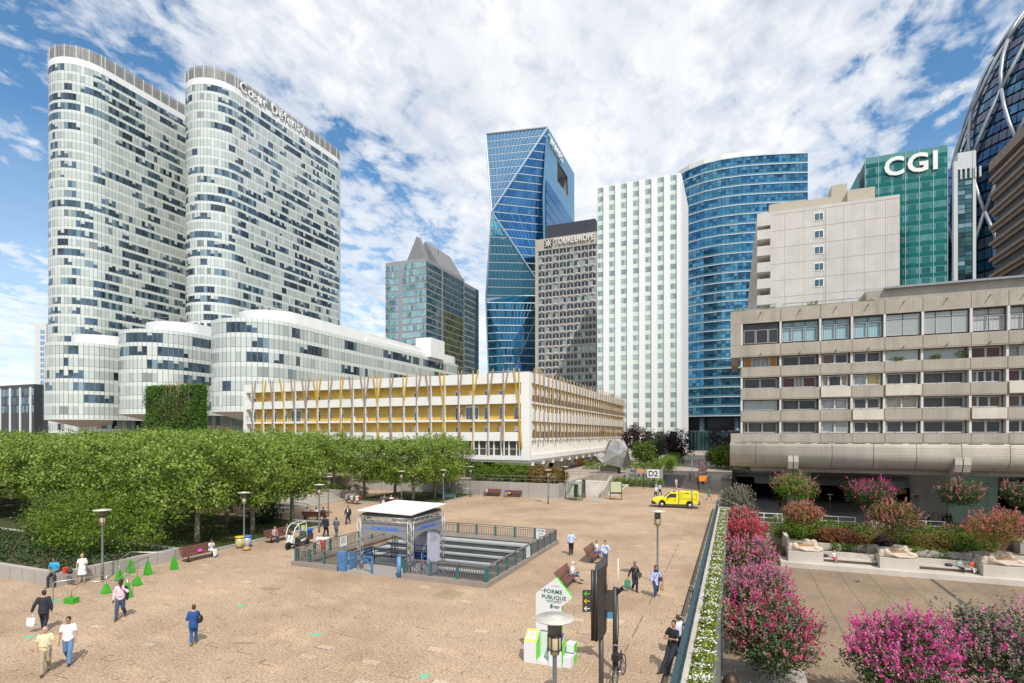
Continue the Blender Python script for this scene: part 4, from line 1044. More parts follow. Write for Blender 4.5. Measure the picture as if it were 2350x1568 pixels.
b = MB(); x0_, x1_ = on_Y(2190, 1100, 106.6).x, on_Y(2290, 1100, 106.6).x; b.box(x0_ - .6, 106.6, -5.44, x1_, 112, 3.54); b.build('green_wall', paint('mint_green', (.55, .76, .58), .75, 0, .1, .3), t)
b = MB(); b.box(x0_ - .62, 106.57, .9, x1_, 106.6, .94); b.box(x0_ + 4.2, 106.57, -5, x0_ + 4.24, 106.6, 3.5); b.build('wall_seam', paint('mint_dark', (.12, .2, .14), .8), t)
dk = thing('road_deck', 'dark concrete road deck on beams in the shade behind the raised flats', 'bridge deck', (20, 128, -5.45))
b = MB(); b.box(-1.2, 128, -.6, 90, 146, .7); b.build('deck_slab', M_concw, dk)
b = MB(); b.box(-1.2, 127.5, .3, 90, 127.99, 1.0); b.box(4, 127.2, -1.9, 90, 127.9, -.62); b.build('deck_edge', paint('deck_edge', (.36, .33, .30), .85, 0, .15, 1), dk)
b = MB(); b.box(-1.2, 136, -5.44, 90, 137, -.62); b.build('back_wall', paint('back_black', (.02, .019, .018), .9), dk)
b = MB(); b.box(on_Y(1985, 1150, 127).x, 127.0, -3.0, on_Y(2080, 1150, 127).x, 127.15, -2.2); b.build('yellow_panel', paint('yellow_panel', (.55, .32, .02), .7), dk); b = MB(); b.box(on_Y(2325, 1140, 112).x, 112, -3.0, on_Y(2420, 1140, 112).x, 112.2, -.4); b.build('yellow_panel', paint('yellow_panel', (.55, .32, .02), .7), dk)
b = MB(); b.box(on_Y(2010, 1150, 127).x, 126.8, -2.15, on_Y(2075, 1150, 127).x, 127.0, -1.1); b.build('glass_panel', paint('pale_panel', (.34, .42, .42), .4), dk)
M_gran = concrete('granite_wall', (.40, .365, .335), .18, .8)
M_light = concrete('light_stone', (.56, .51, .45), .2, .8)
def onebox(name, label, cat, m, *boxes, group=None):
 b = MB()
 for q in boxes: b.box(*q)
 q = boxes[0]; o = b.build(name, m, None, ((q[0] + q[3]) / 2, (q[1] + q[4]) / 2, min(q[2], q[5])))
 return tag(o, label, cat, group)
TX1, TY = -21.7, 69.6
b = MB(); b.box(-140, TY + .3, 0, TX1 - .3, 90.4, 1.80); b.box(-140, 90.42, 0, -17, 156, 1.84); g = b.build('terrace_paving', M_street); struct(g)
onebox('terrace_wall', 'long grey granite retaining wall behind the benches below the flats', 'wall', M_gran, (-70, TY, 0, TX1, TY + .29, 1.92), (TX1 - .29, TY + .3, 0, TX1, 80, 1.92))
b = MB()
for x in np.arange(-62, TX1, 3.0): b.box(x - .02, TY - .012, .02, x + .02, TY - .002, 1.9)
for o in [o for o in COL.objects if o.name == 'terrace_wall']: j = b.build('wall_joint', paint('wall_seam', (.2, .18, .165), .9), o)
t = thing('terrace_railing', 'grey steel railing along the top of the terrace wall', 'railing', (-40, TY + .2, 1.92))
b = MB()
b.beam((-58, TY + .15, 2.85), (TX1 - .1, TY + .15, 2.85), .06); b.beam((-58, TY + .15, 2.4), (TX1 - .1, TY + .15, 2.4), .04)
b.build('rail', M_steel, t)
for x in np.arange(-58, TX1 + .1, 2.1):
 b = MB(); b.beam((x, TY + .15, 1.92), (x, TY + .15, 2.85), .05); b.build('post', M_steel, t)
t = thing('shop_railing', 'thin dark railing on the terrace in front of the shops', 'railing', (-24, 82, 1.8))
b = MB(); b.beam((-27, 81, 2.8), (-17.5, 83.5, 2.8), .05); b.beam((-27, 81, 2.4), (-17.5, 83.5, 2.4), .035)
b.build('rail', M_steel, t)
for k in range(7):
 b = MB(); p = Vector((-27 + 9.5 * k / 6, 81 + 2.5 * k / 6, 1.8)); b.beam(p, p + Vector((0, 0, 1.0)), .05); b.build('post', M_steel, t)
b = MB()
for k in range(9): b.box(-21.4, 73.0 + .45 * k, 0, -16.8, 78.5, .2 * (k + 1))
o = b.build('stone_steps', M_light, None, (-19, 73, 0)); tag(o, 'pale stone steps climbing to the terrace beside the fountain', 'steps')
b = MB(); b.slab([Vector((-16.7, 72.6, 0)), Vector((-16.7, 78.6, 0)), Vector((-16.7, 78.6, 2.6)), Vector((-16.7, 72.6, .9))], (.35, 0, 0))
o = b.build('ramp_wall', M_conc, None, (-16.5, 75, 0)); tag(o, 'sloping concrete side wall of the pale steps', 'wall')
b = MB(); n = 9
for k in range(n): b.box(-7.9, 90.3 + 1.1 * k, 0, -3.5, 90.3 + 1.1 * (k + 1), .15 * (k + 1))
o = b.build('street_stairs', concrete('stair_stone', (.36, .29, .22), .25), None, (-5.7, 90.3, 0)); tag(o, 'wide brown stairs up to the street beside the dark ramp', 'stairs')
b = MB(); b.slab([Vector((-11.4, 90.3, .02)), Vector((-7.95, 90.3, .02)), Vector((-7.95, 100.3, 1.36)), Vector((-11.4, 100.3, 1.36))], (0, 0, -.3))
o = b.build('dark_ramp', paint('ramp_asphalt', (.115, .10, .105), .9, 0, .15, 1.5), None, (-9.7, 90.3, 0)); tag(o, 'dark asphalt ramp up to the street beside the brown stairs', 'ramp')
b = MB(); b.slab([Vector((-11.75, 89.4, 0)), Vector((-11.75, 100.5, 0)), Vector((-11.75, 100.5, 2.9)), Vector((-11.75, 99.0, 2.9)), Vector((-11.75, 89.4, .5))], (.32, 0, 0))
o = b.build('ramp_wall', M_light, None, (-11.6, 95, 0)); tag(o, 'pale sloping wall on the left side of the dark ramp', 'wall')
b = MB(); b.box(-40, 100.2, 0, -11.8, 100.6, 1.9); o = b.build('street_wall', M_gran, None, (-25, 100.4, 0)); tag(o, 'low granite wall holding up the hedge beside the upper street', 'wall')
b = MB(); b.box(-3.4, 90.4, 0, -1.9, 100.3, 1.5); o = b.build('stair_wall', M_gran, None, (-2.6, 95, 0)); tag(o, 'granite wall on the right of the brown stairs', 'wall')
hx0, hx1 = on_Y(1436, 1090, 91).x, on_Y(1521, 1090, 91).x
t = thing('site_hoarding', 'grey site hoarding with dark capital letters and a white square panel', 'hoarding', ((hx0 + hx1) / 2, 91, 0))
b = MB(); b.box(hx0, 91, 0, hx1, 91.25, 2.85); b.build('board', concrete('hoarding_grey', (.33, .32, .30), .15), t)
M_ink = paint('ink_dark', (.04, .045, .055), .7)
q = on_Y(1463, 1081, 91); text_part('lettering', 'AG', .75, M_ink, t, wall_mat((q.x - .7, 90.98, 2.5), (1, 0, 0)), .01, .02)
text_part('lettering', 'TOUR D2', .72, M_ink, t, wall_mat((q.x + .1, 90.98, 1.72), (1, 0, 0)), .01, .02)
q = on_Y(1499, 1084, 91); b = MB(); b.box(q.x - .95, 90.93, 1.42, q.x + .95, 90.99, 2.78); b.build('white_panel', M_white, t)
text_part('lettering', 'D2', 1.25, M_ink, t, wall_mat((q.x, 90.92, 2.1), (1, 0, 0)), .01, .03)
def post_sign(px, py0, py1, pw, d, base, label, m):
 c = at_d(px, (py0 + py1) / 2, d); wd = pw * d / FOC; ht = (py1 - py0) * d / FOC
 t = thing('post_sign', label, 'sign', (c.x, c.y, base)); 
 b = MB(); b.cbox((c.x, c.y, c.z), (wd, .08, ht), 0, rz=.0); b.build('board', m, t)
 b = MB(); b.tube([(c.x + wd * .45, c.y + .1, base), (c.x + wd * .45, c.y + .1, c.z + ht * .6)], .06, 6); b.build('post', M_black, t)
M_or = paint('sign_orange', (.80, .26, .02), .5, 0, .04)
post_sign(1470, 1077.5, 1084.5, 14, 86, 0, 'small orange board on a post in front of the hoarding', M_or)
c = at_d(1612.5, 1073, 80); t = thing('poster_stand', 'tall dark stand with a dusky poster above a blank orange board', 'advertising sign', (c.x, c.y, 0))
b = MB(); b.cbox((c.x, c.y, c.z), (1.15, .16, 2.25)); b.tube([(c.x - .52, c.y + .02, 0), (c.x - .52, c.y + .02, c.z)], .07, 6); b.build('frame', M_black, t)
pm, nt_, bb = new_mat('poster_print'); cc = ramp(nt_, noise(nt_, 2.2, 5, .6, worldco(nt_, (1, 1, 1.6))), [(.3, (.03, .035, .06)), (.5, (.12, .09, .10)), (.6, (.35, .20, .14)), (.75, (.16, .22, .40))]); lnk(nt_, cc, bb.inputs['Base Color']); bb.inputs['Roughness'].default_value = .3
b = MB(); b.cbox((c.x, c.y - .09, c.z), (1.0, .02, 2.05)); b.build('poster', pm, t)
b = MB(); b.cbox((c.x + .05, c.y - .02, c.z - 1.62), (1.15, .08, .82)); b.build('orange_board', M_or, t)
onebox('edge_kerb', 'pale concrete kerb at the foot of the blue green railing', 'kerb', M_light, (EDGE, -20, -.3, EDGE + .22, 66.6, .12))
onebox('planter_edge', 'dark narrow coping between the railing kerb and the white flower bed', 'planter', paint('coping_grey', (.16, .17, .18), .7), (EDGE + .23, -20, -.3, EDGE + .33, 66.6, .06), (EDGE + .95, -20, -5.25, EDGE + 1.1, 66.6, .06))
b = MB(); b.box(EDGE + .34, -20, -5.25, EDGE + .94, 66.6, -.02); g = b.build('flower_bed_soil', M_soil); struct(g)
t = thing('plaza_railing', 'long blue green steel railing along the drop beside the flower bed', 'railing', (EDGE - .1, 30, 0))
rx = EDGE + .0
b = MB(); b.box(rx - .09, -6, 1.0, rx + .09, 66.5, 1.07); b.build('handrail', M_teal, t)
b = MB(); b.box(rx - .03, -6, .16, rx + .03, 66.5, .22); b.box(rx - .03, -6, .52, rx + .03, 66.5, .55); b.build('lower_rail', M_teal, t)
y = -5.0
while y < 66.6:
 b = MB(); b.box(rx - .025, y - .12, .12, rx + .03, y + .12, 1.0); b.build('post', M_teal, t); y += 1.9
b = MB(); y = -5
while y < 66: b.box(rx - .012, y, .22, rx + .012, y + .03, 1.0); y += .42
o = b.build('baluster', M_teal, t); o['kind'] = 'stuff'
b = MB()
for k in range(7): b.box(-1.7 + .34 * k, 70, -5.4, -.35 + .34 * k, 76.4, -.45 * k - .3)
o = b.build('side_stairs', M_gran, None, (0, 73, -5.4)); tag(o, 'concrete stairs going down past the grey white tree', 'stairs')
t = thing('stair_railing', 'pale handrail beside the concrete stairs at the end of the flower bed', 'railing', (-1.3, 70, 0))
b = MB(); b.tube([(-1.6, 69.6, 0), (-1.6, 69.6, 1), (1.2, 70.2, -.2), (3.3, 70.4, -1.6)], .04, 6); b.tube([(-1.6, 77, 0), (-1.6, 77, 1), (1.2, 77.2, -.2), (3.3, 77.4, -1.6)], .04, 6); b.build('rail', M_steel, t)
onebox('square_step', 'long pale stone step in front of the stone benches of the sunken square', 'step', M_light, (4.5, 63.35, SQ_Z, 45, 69, SQ_Z + .5))
onebox('square_step', 'second pale step at the bottom right of the sunken square', 'step', M_light, (5.5, 24.5, SQ_Z, 12.6, 25.3, SQ_Z + .4), (9.2, 20, SQ_Z, 10.0, 24.48, SQ_Z + .4))
PZ = SQ_Z + .5
peds = []
for (pa, pb, py_) in ((1809, 1890, 1), (2019.6, 2110, 1), (2257, 2368, 1)):
 xa, xb = on_Y(pa, 1290, 64.05).x, on_Y(pb, 1290, 64.05).x; peds.append((xa, xb))
nm_ = ['leftmost', 'middle', 'right hand']
for (xa, xb), s in zip(peds, nm_): onebox('stone_pedestal', s + ' pale stone pedestal with a carved figure in the sunken square', 'pedestal', M_light, (xa, 64.05, PZ, xb, 67.6, PZ + 1.05), group='stone pedestals of the sunken square')
def bench_stone(x0, x1, label):
 t = thing('stone_bench', label, 'bench', ((x0 + x1) / 2, 65, PZ), 'stone benches of the sunken square')
 b = MB(); b.box(x0, 65.0, PZ + .30, x1, 65.75, PZ + .45); b.build('seat', M_light, t)
 b = MB(); b.box(x0, 65.78, PZ, x1, 66.15, PZ + .95); b.build('backrest', M_light, t)
 b = MB(); b.box(x0 + .1, 65.3, PZ, x1 - .1, 65.7, PZ + .29); b.build('base', paint('bench_base_brown', (.30, .22, .16), .9), t)  # base a darker brown than the seat
bench_stone(peds[0][1] + .05, peds[1][0] - .05, 'stone bench between the left and middle pedestals, one woman on it')
bench_stone(peds[1][1] + .05, peds[2][0] - .05, 'stone bench between the middle and right pedestals, two women on it')
onebox('garden_wall', 'tall plain retaining wall under the white railing at the left of the garden', 'wall', M_light, (-.2, 74.0, -5.4, 5.6, 74.5, -2.25))
onebox('garden_wall', 'side retaining wall of the stepped garden beside the sloping path', 'wall', M_light, (5.3, 65.5, SQ_Z, 5.7, 73.98, -3.0))
onebox('garden_wall', 'middle retaining wall under the hedge behind the carved figures', 'wall', M_light, (5.72, 69.1, SQ_Z, 45, 69.5, -3.55))
onebox('garden_wall', 'back retaining wall of the garden below the upper white railing', 'wall', M_light, (5.62, 76.5, -5.4, 45, 77.0, -2.6))
b = MB(); b.box(5.72, 69.52, -5.4, 45, 76.48, -3.7); b.box(5.72, 73, -3.7, 45, 76.48, -2.6); b.box(4.5, 66.2, -5.2, 45, 69.08, PZ + .55); g = b.build('garden_soil', M_soil); struct(g)
b = MB(); b.slab([Vector((-.2, 66.02, SQ_Z + .01)), Vector((5.28, 66.02, SQ_Z + .01)), Vector((5.28, 73.98, -4.9)), Vector((-.2, 73.98, -4.9))], (0, 0, -.3)); g = b.build('sloping_path', M_square); struct(g)
t = thing('garden_railing', 'white tube railing on the tall retaining wall beside the red shrubs', 'railing', (2, 74.2, -2.25))
b = MB()
for z in (-1.2, -1.75): b.tube([(-.2, 74.25, z), (5.5, 74.25, z)], .045, 6)
b.build('rail', M_white, t)
for x in (.6, 2.0, 3.4, 4.9, 5.4):
 b = MB(); b.tube([(x, 74.25, -2.25), (x, 74.25, -1.2)], .04, 6); b.build('post', M_white, t)
for (a_, b_, lab) in ((8.2, 13.6, 'white tube railing above the hedge in the middle of the garden'), (17.0, 22.5, 'white tube railing above the hedge near the mint green wall')):
 t = thing('garden_railing', lab, 'railing', ((a_ + b_) / 2, 76.7, -2.6))
 b = MB()
 for z in (-1.5, -2.05): b.tube([(a_, 76.75, z), (b_, 76.75, z)], .045, 6)
 b.build('rail', M_white, t)
 for x in np.arange(a_ + .1, b_ + .1, 1.75):
  b = MB(); b.tube([(x, 76.75, -2.6), (x, 76.75, -1.5)], .04, 6); b.build('post', M_white, t)
onebox('slope_wall', 'concrete wall and ramp at the far right of the garden beside the dark stairs', 'wall', M_conc, (28.4, 69.6, -5.2, 45, 70.1, -2.0), (27.2, 71.5, -5.2, 28.2, 76.4, -2.4))
def remesh(mb, name, m, vox, parent=None, origin=None, smooth=2):
 o = mb.build(name + '_src', m, None, (0, 0, 0), fixn=True); COL.objects.unlink(o)
 md = o.modifiers.new('r', 'REMESH'); md.mode = 'VOXEL'; md.voxel_size = vox; md.use_smooth_shade = True
 if smooth: ms = o.modifiers.new('s', 'SMOOTH'); ms.iterations = smooth; ms.factor = .5
 me = evaluated(o); me.name = name
 src = o.data; bpy.data.objects.remove(o); bpy.data.meshes.remove(src)
 off = wloc(parent) if parent is not None else (Vector(origin) if origin is not None else Vector())
 me.transform(Matrix.Translation(-off)); me.materials.clear(); me.materials.append(m)
 for p in me.polygons: p.use_smooth = True
 n = bpy.data.objects.new(name, me); COL.objects.link(n)
 if parent is not None: n.parent = parent
 elif origin is not None: n.location = off
 return n
M_carv = concrete('carved_limestone', (.58, .48, .39), .28, .85)
M_carv2 = concrete('carved_dark', (.26, .22, .19), .3, .9)
for i, ((xa, xb), s) in enumerate(zip(peds, nm_)):
 b = MB(); z = PZ + 1.05; L = xb - xa; y0 = 64.4
 for (u, y, zz_, r) in [(.10, .3, .42, (.36, .36, .40)), (.21, .15, .55, (.34, .36, .38)), (.05, .2, .22, (.24, .26, .26)), (.90, .35, .30, (.42, .36, .30)), (.80, .2, .5, (.34, .26, .22)), (.95, .8, .2, (.3, .4, .25))]:
  b.ell((xa + L * u, y0 + y, z + zz_ * .9), r, 12, 8)
 b.tube([(xa + L * .16, y0 + .1, z + .42), (xa + L * .36, y0 - .08, z + .32), (xa + L * .52, y0 - .12, z + .14), (xa + L * .60, y0 - .02, z + .18), (xa + L * .9, y0 + .05, z + .12)], [.16, .13, .12, .13, .10], 10)
 b.tube([(xa + L * .24, y0 + .1, z + .28), (xa + L * .5, y0 + .12, z + .36), (xa + L * .88, y0 + .15, z + .34)], [.14, .16, .18], 10)
 b.box(xa + .25, y0 + .1, z + .01, xb - .2, y0 + .35, z + .34); b.box(xa + .25, y0 + .36, z + .01, xa + .6, y0 + 2.4, z + .45); b.box(xb - .6, y0 + .36, z + .01, xb - .2, y0 + 2.4, z + .42); b.box(xa + .25, y0 + 2.3, z + .01, xb - .2, y0 + 2.6, z + .5)
 b.ell((xa + L * .62, y0 + 2.5, z + .62), (.38, .22, .34), 12, 8); b.ell((xa + L * .82, y0 + 2.5, z + .6), (.38, .22, .32), 12, 8)
 tag(remesh(b, 'carved_planter', M_carv, .045, None, (xa + L / 2, y0 + 1, z)), s + ' reclining stone figure carved as a tree planter', 'sculpture', 'carved planters of the sunken square')
 b = MB(); b.box(xa + .62, y0 + .38, z + .01, xb - .62, y0 + 2.28, z + .40); o = b.build('planter_soil', paint('mulch', (.42, .24, .11), .95, 0, .35, 8), None, (xa + L / 2, y0 + 1.3, z)); struct(o)
for (px_, py_, s, lab) in ((2008, 1262, 1.0, 'dark carved boulder beside the middle pedestal'), (2250, 1285, 1.0, 'dark carved boulder beside the right hand pedestal')):
 c = on_Y(px_, py_, 67.0); c.z = PZ + 1.1; b = MB()
 for k in range(5): b.ell(c + Vector((random.uniform(-.5, .5), random.uniform(-.2, .3), random.uniform(-.3, .5))), (.55, .45, .5), 10, 7)
 tag(remesh(b, 'carved_boulder', M_carv2, .08, None, c - Vector((0, 0, .6))), lab, 'sculpture')
for (px_, lab) in ((1788, 'pale stone twin lump sculpture at the left end of the garden wall'), (2012, 'pale stone twin lump sculpture above the hedge in the garden')):
 c = on_Y(px_, 1200, 76.75); c.z = -2.6; b = MB(); b.ell(c + Vector((-.38, 0, .42)), (.45, .4, .55), 10, 7); b.ell(c + Vector((.38, 0, .40)), (.45, .4, .52), 10, 7)
 tag(remesh(b, 'carved_lump', M_carv, .07, None, c), lab, 'sculpture')
b = MB(); c = at_d(1677, 1575, 25.5); b.ell(c, (.42, .42, .62), 14, 9); b.ell(c - Vector((.05, 0, 1.1)), (.8, .5, .7), 14, 9); b.tube([c - Vector((0, 0, 1.2)), Vector((c.x, c.y, SQ_Z))], [.6, .5], 10)
tag(remesh(b, 'bronze_statue', paint('bronze_brown', (.075, .045, .03), .5, .5, .2, 3), .09, None, (c.x, c.y, SQ_Z)), 'brown rounded statue below the plaza wall at the bottom edge', 'statue')
b = MB()
for k in range(7): b.box(.2 + .0, 26.5 + .42 * k, SQ_Z, 3.2, 26.5 + .42 * (k + 1), SQ_Z + .18 * (k + 1))
b.box(-.6, 29.5, SQ_Z, 3.4, 32.5, SQ_Z + 1.4)
tag(b.build('square_stairs', M_conc, None, (1.6, 28, SQ_Z)), 'short concrete stairs under the nearest pink tree', 'stairs')
t = thing('pit_surround', 'low stone kerb and steel railing round the rectangular pit', 'railing', ((PX0 + PX1) / 2, PY0, 0))
GX0, GX1 = -22.15, -18.2     # entrance gap
b = MB()
for q in ((PX0 - .22, PY0 - .3, 0, GX0 - .9, PY0 + .12, .28), (GX1 - .2, PY0 - .3, 0, PX1 + .22, PY0 + .12, .28), (PX0 - .22, PY1 - .12, 0, PX1 + .22, PY1 + .3, .28), (PX0 - .22, PY0 + .13, 0, PX0 + .12, PY1 - .13, .28), (PX1 - .12, PY0 + .13, 0, PX1 + .22, PY1 - .13, .28)): b.box(*q)
b.build('stone_kerb', M_cope, t)
def fence_run(p, q, npan, skip=()):
 p = Vector(p); q = Vector(q); d = (q - p)
 b = MB(); b.beam(p + Vector((0, 0, 1.12)), q + Vector((0, 0, 1.12)), .14, .05); b.build('top_rail', M_rail, t)
 b = MB()
 for z in (.36, .98): b.beam(p + Vector((0, 0, z)), q + Vector((0, 0, z)), .035)
 nb_ = max(2, int(d.length / .155))
 for i in range(nb_ + 1): c = p + d * i / nb_; b.beam(c + Vector((0, 0, .36)), c + Vector((0, 0, .98)), .04)
 b.build('balusters', M_rail, t)
 for i in range(npan + 1):
  c = p + d * i / npan; b = MB(); b.cbox(c + Vector((0, 0, .69)), (.13, .13, .82)); b.build('post', paint('post_teal', (.03, .145, .15), .5, .1, .2, 5), t)
fence_run((PX0 - .02, PY0 - .08, 0), (GX0 - 1.0, PY0 - .08, 0), 3)
fence_run((GX1 - .1, PY0 - .08, 0), (PX1 + .04, PY0 - .08, 0), 3)
fence_run((PX1 + .05, PY0 + .1, 0), (PX1 + .05, PY1, 0), 9)
fence_run((PX0 - .05, PY0 + .1, 0), (PX0 - .05, PY1, 0), 8)
fence_run((PX0, PY1 + .08, 0), (PX1, PY1 + .08, 0), 8)
M_sheet = paint('notice_white', (.78, .78, .76), .5, 0, .02)
c = on_Y(1241, 1225, PY1 - .05)
t2 = thing('fence_notice', 'white notice with dark capitals at the far corner of the pit railing', 'sign', (c.x, PY1 - .05, .35))
b = MB(); b.box(c.x - .38, PY1 - .02, .32, c.x + .34, PY1 + .0, 1.12); b.build('sheet', M_sheet, t2)
for k, s in enumerate(('ACCES', 'A LA', 'TOUR')): text_part('lettering', s, .2, M_ink, t2, wall_mat((c.x - .02, PY1 - .026, .98 - .24 * k), (1, 0, 0)), .002, .004)
y = 34.3; t2 = thing('fence_notice', 'narrow white notice on the right side of the pit railing', 'sign', (PX1 + .14, y, .3)); b = MB(); b.box(PX1 + .13, y - .35, .36, PX1 + .15, y + .3, 1.02); b.build('sheet', M_sheet, t2)
b = MB(); 
for k in range(7): b.box(PX1 + .15, y - .26, .92 - .07 * k, PX1 + .153, y + .2 - (k % 3) * .08, .945 - .07 * k)
b.build('printed_lines', M_ink, t2)
y = 32.4; t2 = thing('fence_notice', 'white notice on the left side of the pit railing beside the truss gate', 'sign', (PX0 + .06, y, .3)); b = MB(); b.box(PX0 + .05, y - .4, .36, PX0 + .07, y + .35, 1.1); b.build('sheet', M_sheet, t2)
b = MB()
for k in range(6): b.box(PX0 + .07, y - .3, 1.0 - .08 * k, PX0 + .073, y + .22 - (k % 2) * .1, 1.025 - .08 * k)
b.build('printed_lines', M_ink, t2)
t = thing('pit_structure', 'sunken skylight of grey beams and dark baffles inside the fenced pit', 'skylight', ((PX0 + PX1) / 2, (PY0 + PY1) / 2, -4))
b = MB(); b.box(PX0 + .02, PY0 + .02, -4.2, PX1 - .02, PY1 - .02, -4.0); b.build('pit_floor', paint('pit_floor', (.10, .11, .12), .6), t)
M_beam = paint('baffle_light', (.40, .43, .44), .5, .2, .06, 1)
M_baf = paint('baffle_dark', (.105, .11, .10), .6, 0, .2, 1)
for k in range(6):
 y = PY1 - .9 - k * 1.78; zt_ = -.10 - .10 * k
 x1 = PX1 - .1; x0 = PX0 + .1
 if y < PY0 + 2.8: x1 = PX1 - .1
 b = MB(); b.box(x0, y - .22, zt_ - .12, x1, y + .22, zt_); b.build('light_beam', M_beam, t)
 b = MB(); b.box(x0, y - .17, zt_ - 1.3, x1, y + .1, zt_ - .125)
 b.build('dark_baffle', M_baf, t)
 b = MB(); b.box(x0 + .1, y + .25, zt_ - .5, x0 + .5, y + 1.4, zt_ - .2); b.build('side_light', paint('glow_plate', (.62, .64, .63), .3), t)
b = MB(); b.box(PX0 + .1, PY1 - .62, -.22, PX1 - .1, PY1 - .12, -.10); b.build('back_ledge', paint('ledge_bright', (.62, .65, .66), .35, .2), t)
b = MB(); b.box(PX0 + .1, PY0 + .15, -2.6, PX1 - .1, PY0 + .5, -1.2, 0)
x = PX0 + .3
while x < PX1 - .3: b.box(x, PY0 + .52, -2.6, x + .22, PY0 + .6, -1.6, 1); x += .42
b.build('blue_grille', [paint('deep_blue', (.03, .06, .16), .5), M_black], t)
b = MB(); b.box(PX0 + .3, PY0 + .8, -1.6, -22.3, PY0 + 2.6, -1.5); b.build('blue_hatch', paint('hatch_blue', (.10, .14, .24), .5), t)
M_blue = paint('gate_blue', (.075, .19, .37), .55, 0, .15, 4)
t = thing('pit_entrance', 'concrete landing with blue gates, blue handrails and stairs down into the pit', 'entrance', (-20.2, 29, 0))
b = MB(); b.box(GX0 - .8, PY0 - .28, -.6, GX1 - .25, 31.9, .01); b.build('landing', concrete('landing_concrete', (.34, .31, .28), .2), t)
b = MB()
for k in range(14): b.box(GX1 - .1 + .27 * k, PY0 + .7, -.17 * (k + 1) - .2, GX1 - .1 + .27 * (k + 1), 29.7, -.17 * (k + 1))
b.build('stair_flight', concrete('stair_grey', (.42, .41, .40), .2), t)
b = MB()
for k in range(14): b.box(GX1 - .1 + .27 * k, PY0 + .7, -.17 * (k + 1) + .001, GX1 - .06 + .27 * k, 29.7, -.17 * (k + 1) + .006)
b.build('stair_nosing', M_black, t)
b = MB(); b.cbox((GX0 - .68, PY0 - .12, .60), (.56, .36, 1.2)); b.build('gate_pier', M_blue, t)
b = MB()
for k in range(5): b.beam((GX0 - .35, PY0 + .25, .22 + .2 * k), (GX0 - .3, 30.3, .22 + .2 * k), .03, .17)
b.beam((GX0 - .35, PY0 + .2, .1), (GX0 - .35, PY0 + .2, 1.2), .1); b.build('gate_leaf', M_blue, t)
b = MB(); b.beam((GX0 + 1.5, PY0 - .05, 0), (GX0 + 1.5, PY0 - .05, 1.05), .1); b.beam((GX0 + .8, PY0 + .05, 1.0), (GX0 + 1.5, PY0 - .05, 1.0), .08); b.beam((GX0 + .85, PY0 + .05, .98), (GX0 + 1.45, PY0 - .03, .4), .06); b.build('gate_bracket', M_blue, t)
b = MB(); b.tube([(GX1 - .42, PY0 - .16, 0), (GX1 - .42, PY0 - .16, 1.25)], .13, 12); b.build('gate_post', paint('post_blue', (.10, .26, .50), .5), t)
M_br = paint('rail_blue', (.03, .075, .20), .45, .1)
def rail(pts, name='handrail', levels_=(1.05, .72, .42), mm=M_br):
 b = MB(); pts = [Vector(p) for p in pts]
 for z in levels_: b.tube([p + Vector((0, 0, z)) for p in pts], .028, 6)
 for p in pts: b.tube([p, p + Vector((0, 0, 1.05))], .032, 6)
 b.build(name, mm, t)
rail([(GX0 - .1, 30.2, 0), (GX0 + .2, 31.7, 0), (-20.2, 31.8, 0), (GX1 - .3, 31.8, 0), (GX1 - .25, 30.0, 0)])
M_bl = paint('rail_bright_blue', (.05, .13, .32), .45, .1)
rail([(GX1 - .15, 29.8, 0), (GX1 + 1.3, 29.8, -.95), (GX1 + 3.4, 29.8, -2.35)], 'stair_rail', (1.05, .72, .42), M_bl)
rail([(GX1 - .15, PY0 + .65, 0), (GX1 + 1.3, PY0 + .65, -.95), (GX1 + 3.4, PY0 + .65, -2.35)], 'stair_rail', (1.05, .72, .42), M_bl)
TX0, TXX, TY0, TY1, TH = -22.05, -18.3, 28.45, 32.3, 3.42
t = thing('truss_gate', 'aluminium truss canopy with a white roof and grey lettered fascia over the pit entrance', 'canopy', ((TX0 + TXX) / 2, (TY0 + TY1) / 2, 0))
M_tr = paint('truss_alu', (.40, .40, .385), .4, .5)
def truss(p, q, w=.26, name='truss'):
 p = Vector(p); q = Vector(q); d = (q - p).normalized(); u = Vector((0, 0, 1)) if abs(d.z) < .9 else Vector((1, 0, 0)); a = d.cross(u).normalized(); c = a.cross(d)
 b = MB(); cor = [a * s1 * w / 2 + c * s2 * w / 2 for s1, s2 in ((-1, -1), (1, -1), (1, 1), (-1, 1))]
 for k in cor: b.tube([p + k, q + k], .026, 6)
 n_ = max(2, round((q - p).length / .3))
 for i in range(n_):
  for s in range(4):
   k0, k1 = cor[s], cor[(s + 1) % 4]
   if i % 2: k0, k1 = k1, k0
   b.tube([p.lerp(q, i / n_) + k0, p.lerp(q, (i + 1) / n_) + k1], .013, 5, 0, False)
 b.build(name, M_tr, t)
for (x, y) in ((TX0, TY0), (TXX, TY0), (TX0, TY1), (TXX, TY1)): truss((x, y, 0), (x, y, TH - .14), .26, 'column_truss')
for (p, q) in (((TX0 + .14, TY0), (TXX - .14, TY0)), ((TX0 + .14, TY1), (TXX - .14, TY1)), ((TX0, TY0 + .14), (TX0, TY1 - .14)), ((TXX, TY0 + .14), (TXX, TY1 - .14))): truss((*p, TH - .14), (*q, TH - .14), .26, 'beam_truss')
b = MB(); b.slab([Vector((TX0 - .1, TY0 - .15, TH + .30)), Vector((TXX + .15, TY0 - .15, TH + .22)), Vector((TXX + .15, TY1 + .25, TH + .40)), Vector((TX0 - .1, TY1 + .25, TH + .48))], (0, 0, .06)); b.build('roof_sheet', paint('canopy_white', (.76, .75, .71), .6, 0, .06, 1.2), t)
b = MB(); b.box(TX0 + .1, TY0 + .05, TH + .02, TXX - .05, TY1 - .05, TH + .16); b.build('roof_frame', paint('canopy_frame', (.06, .06, .06), .6), t)
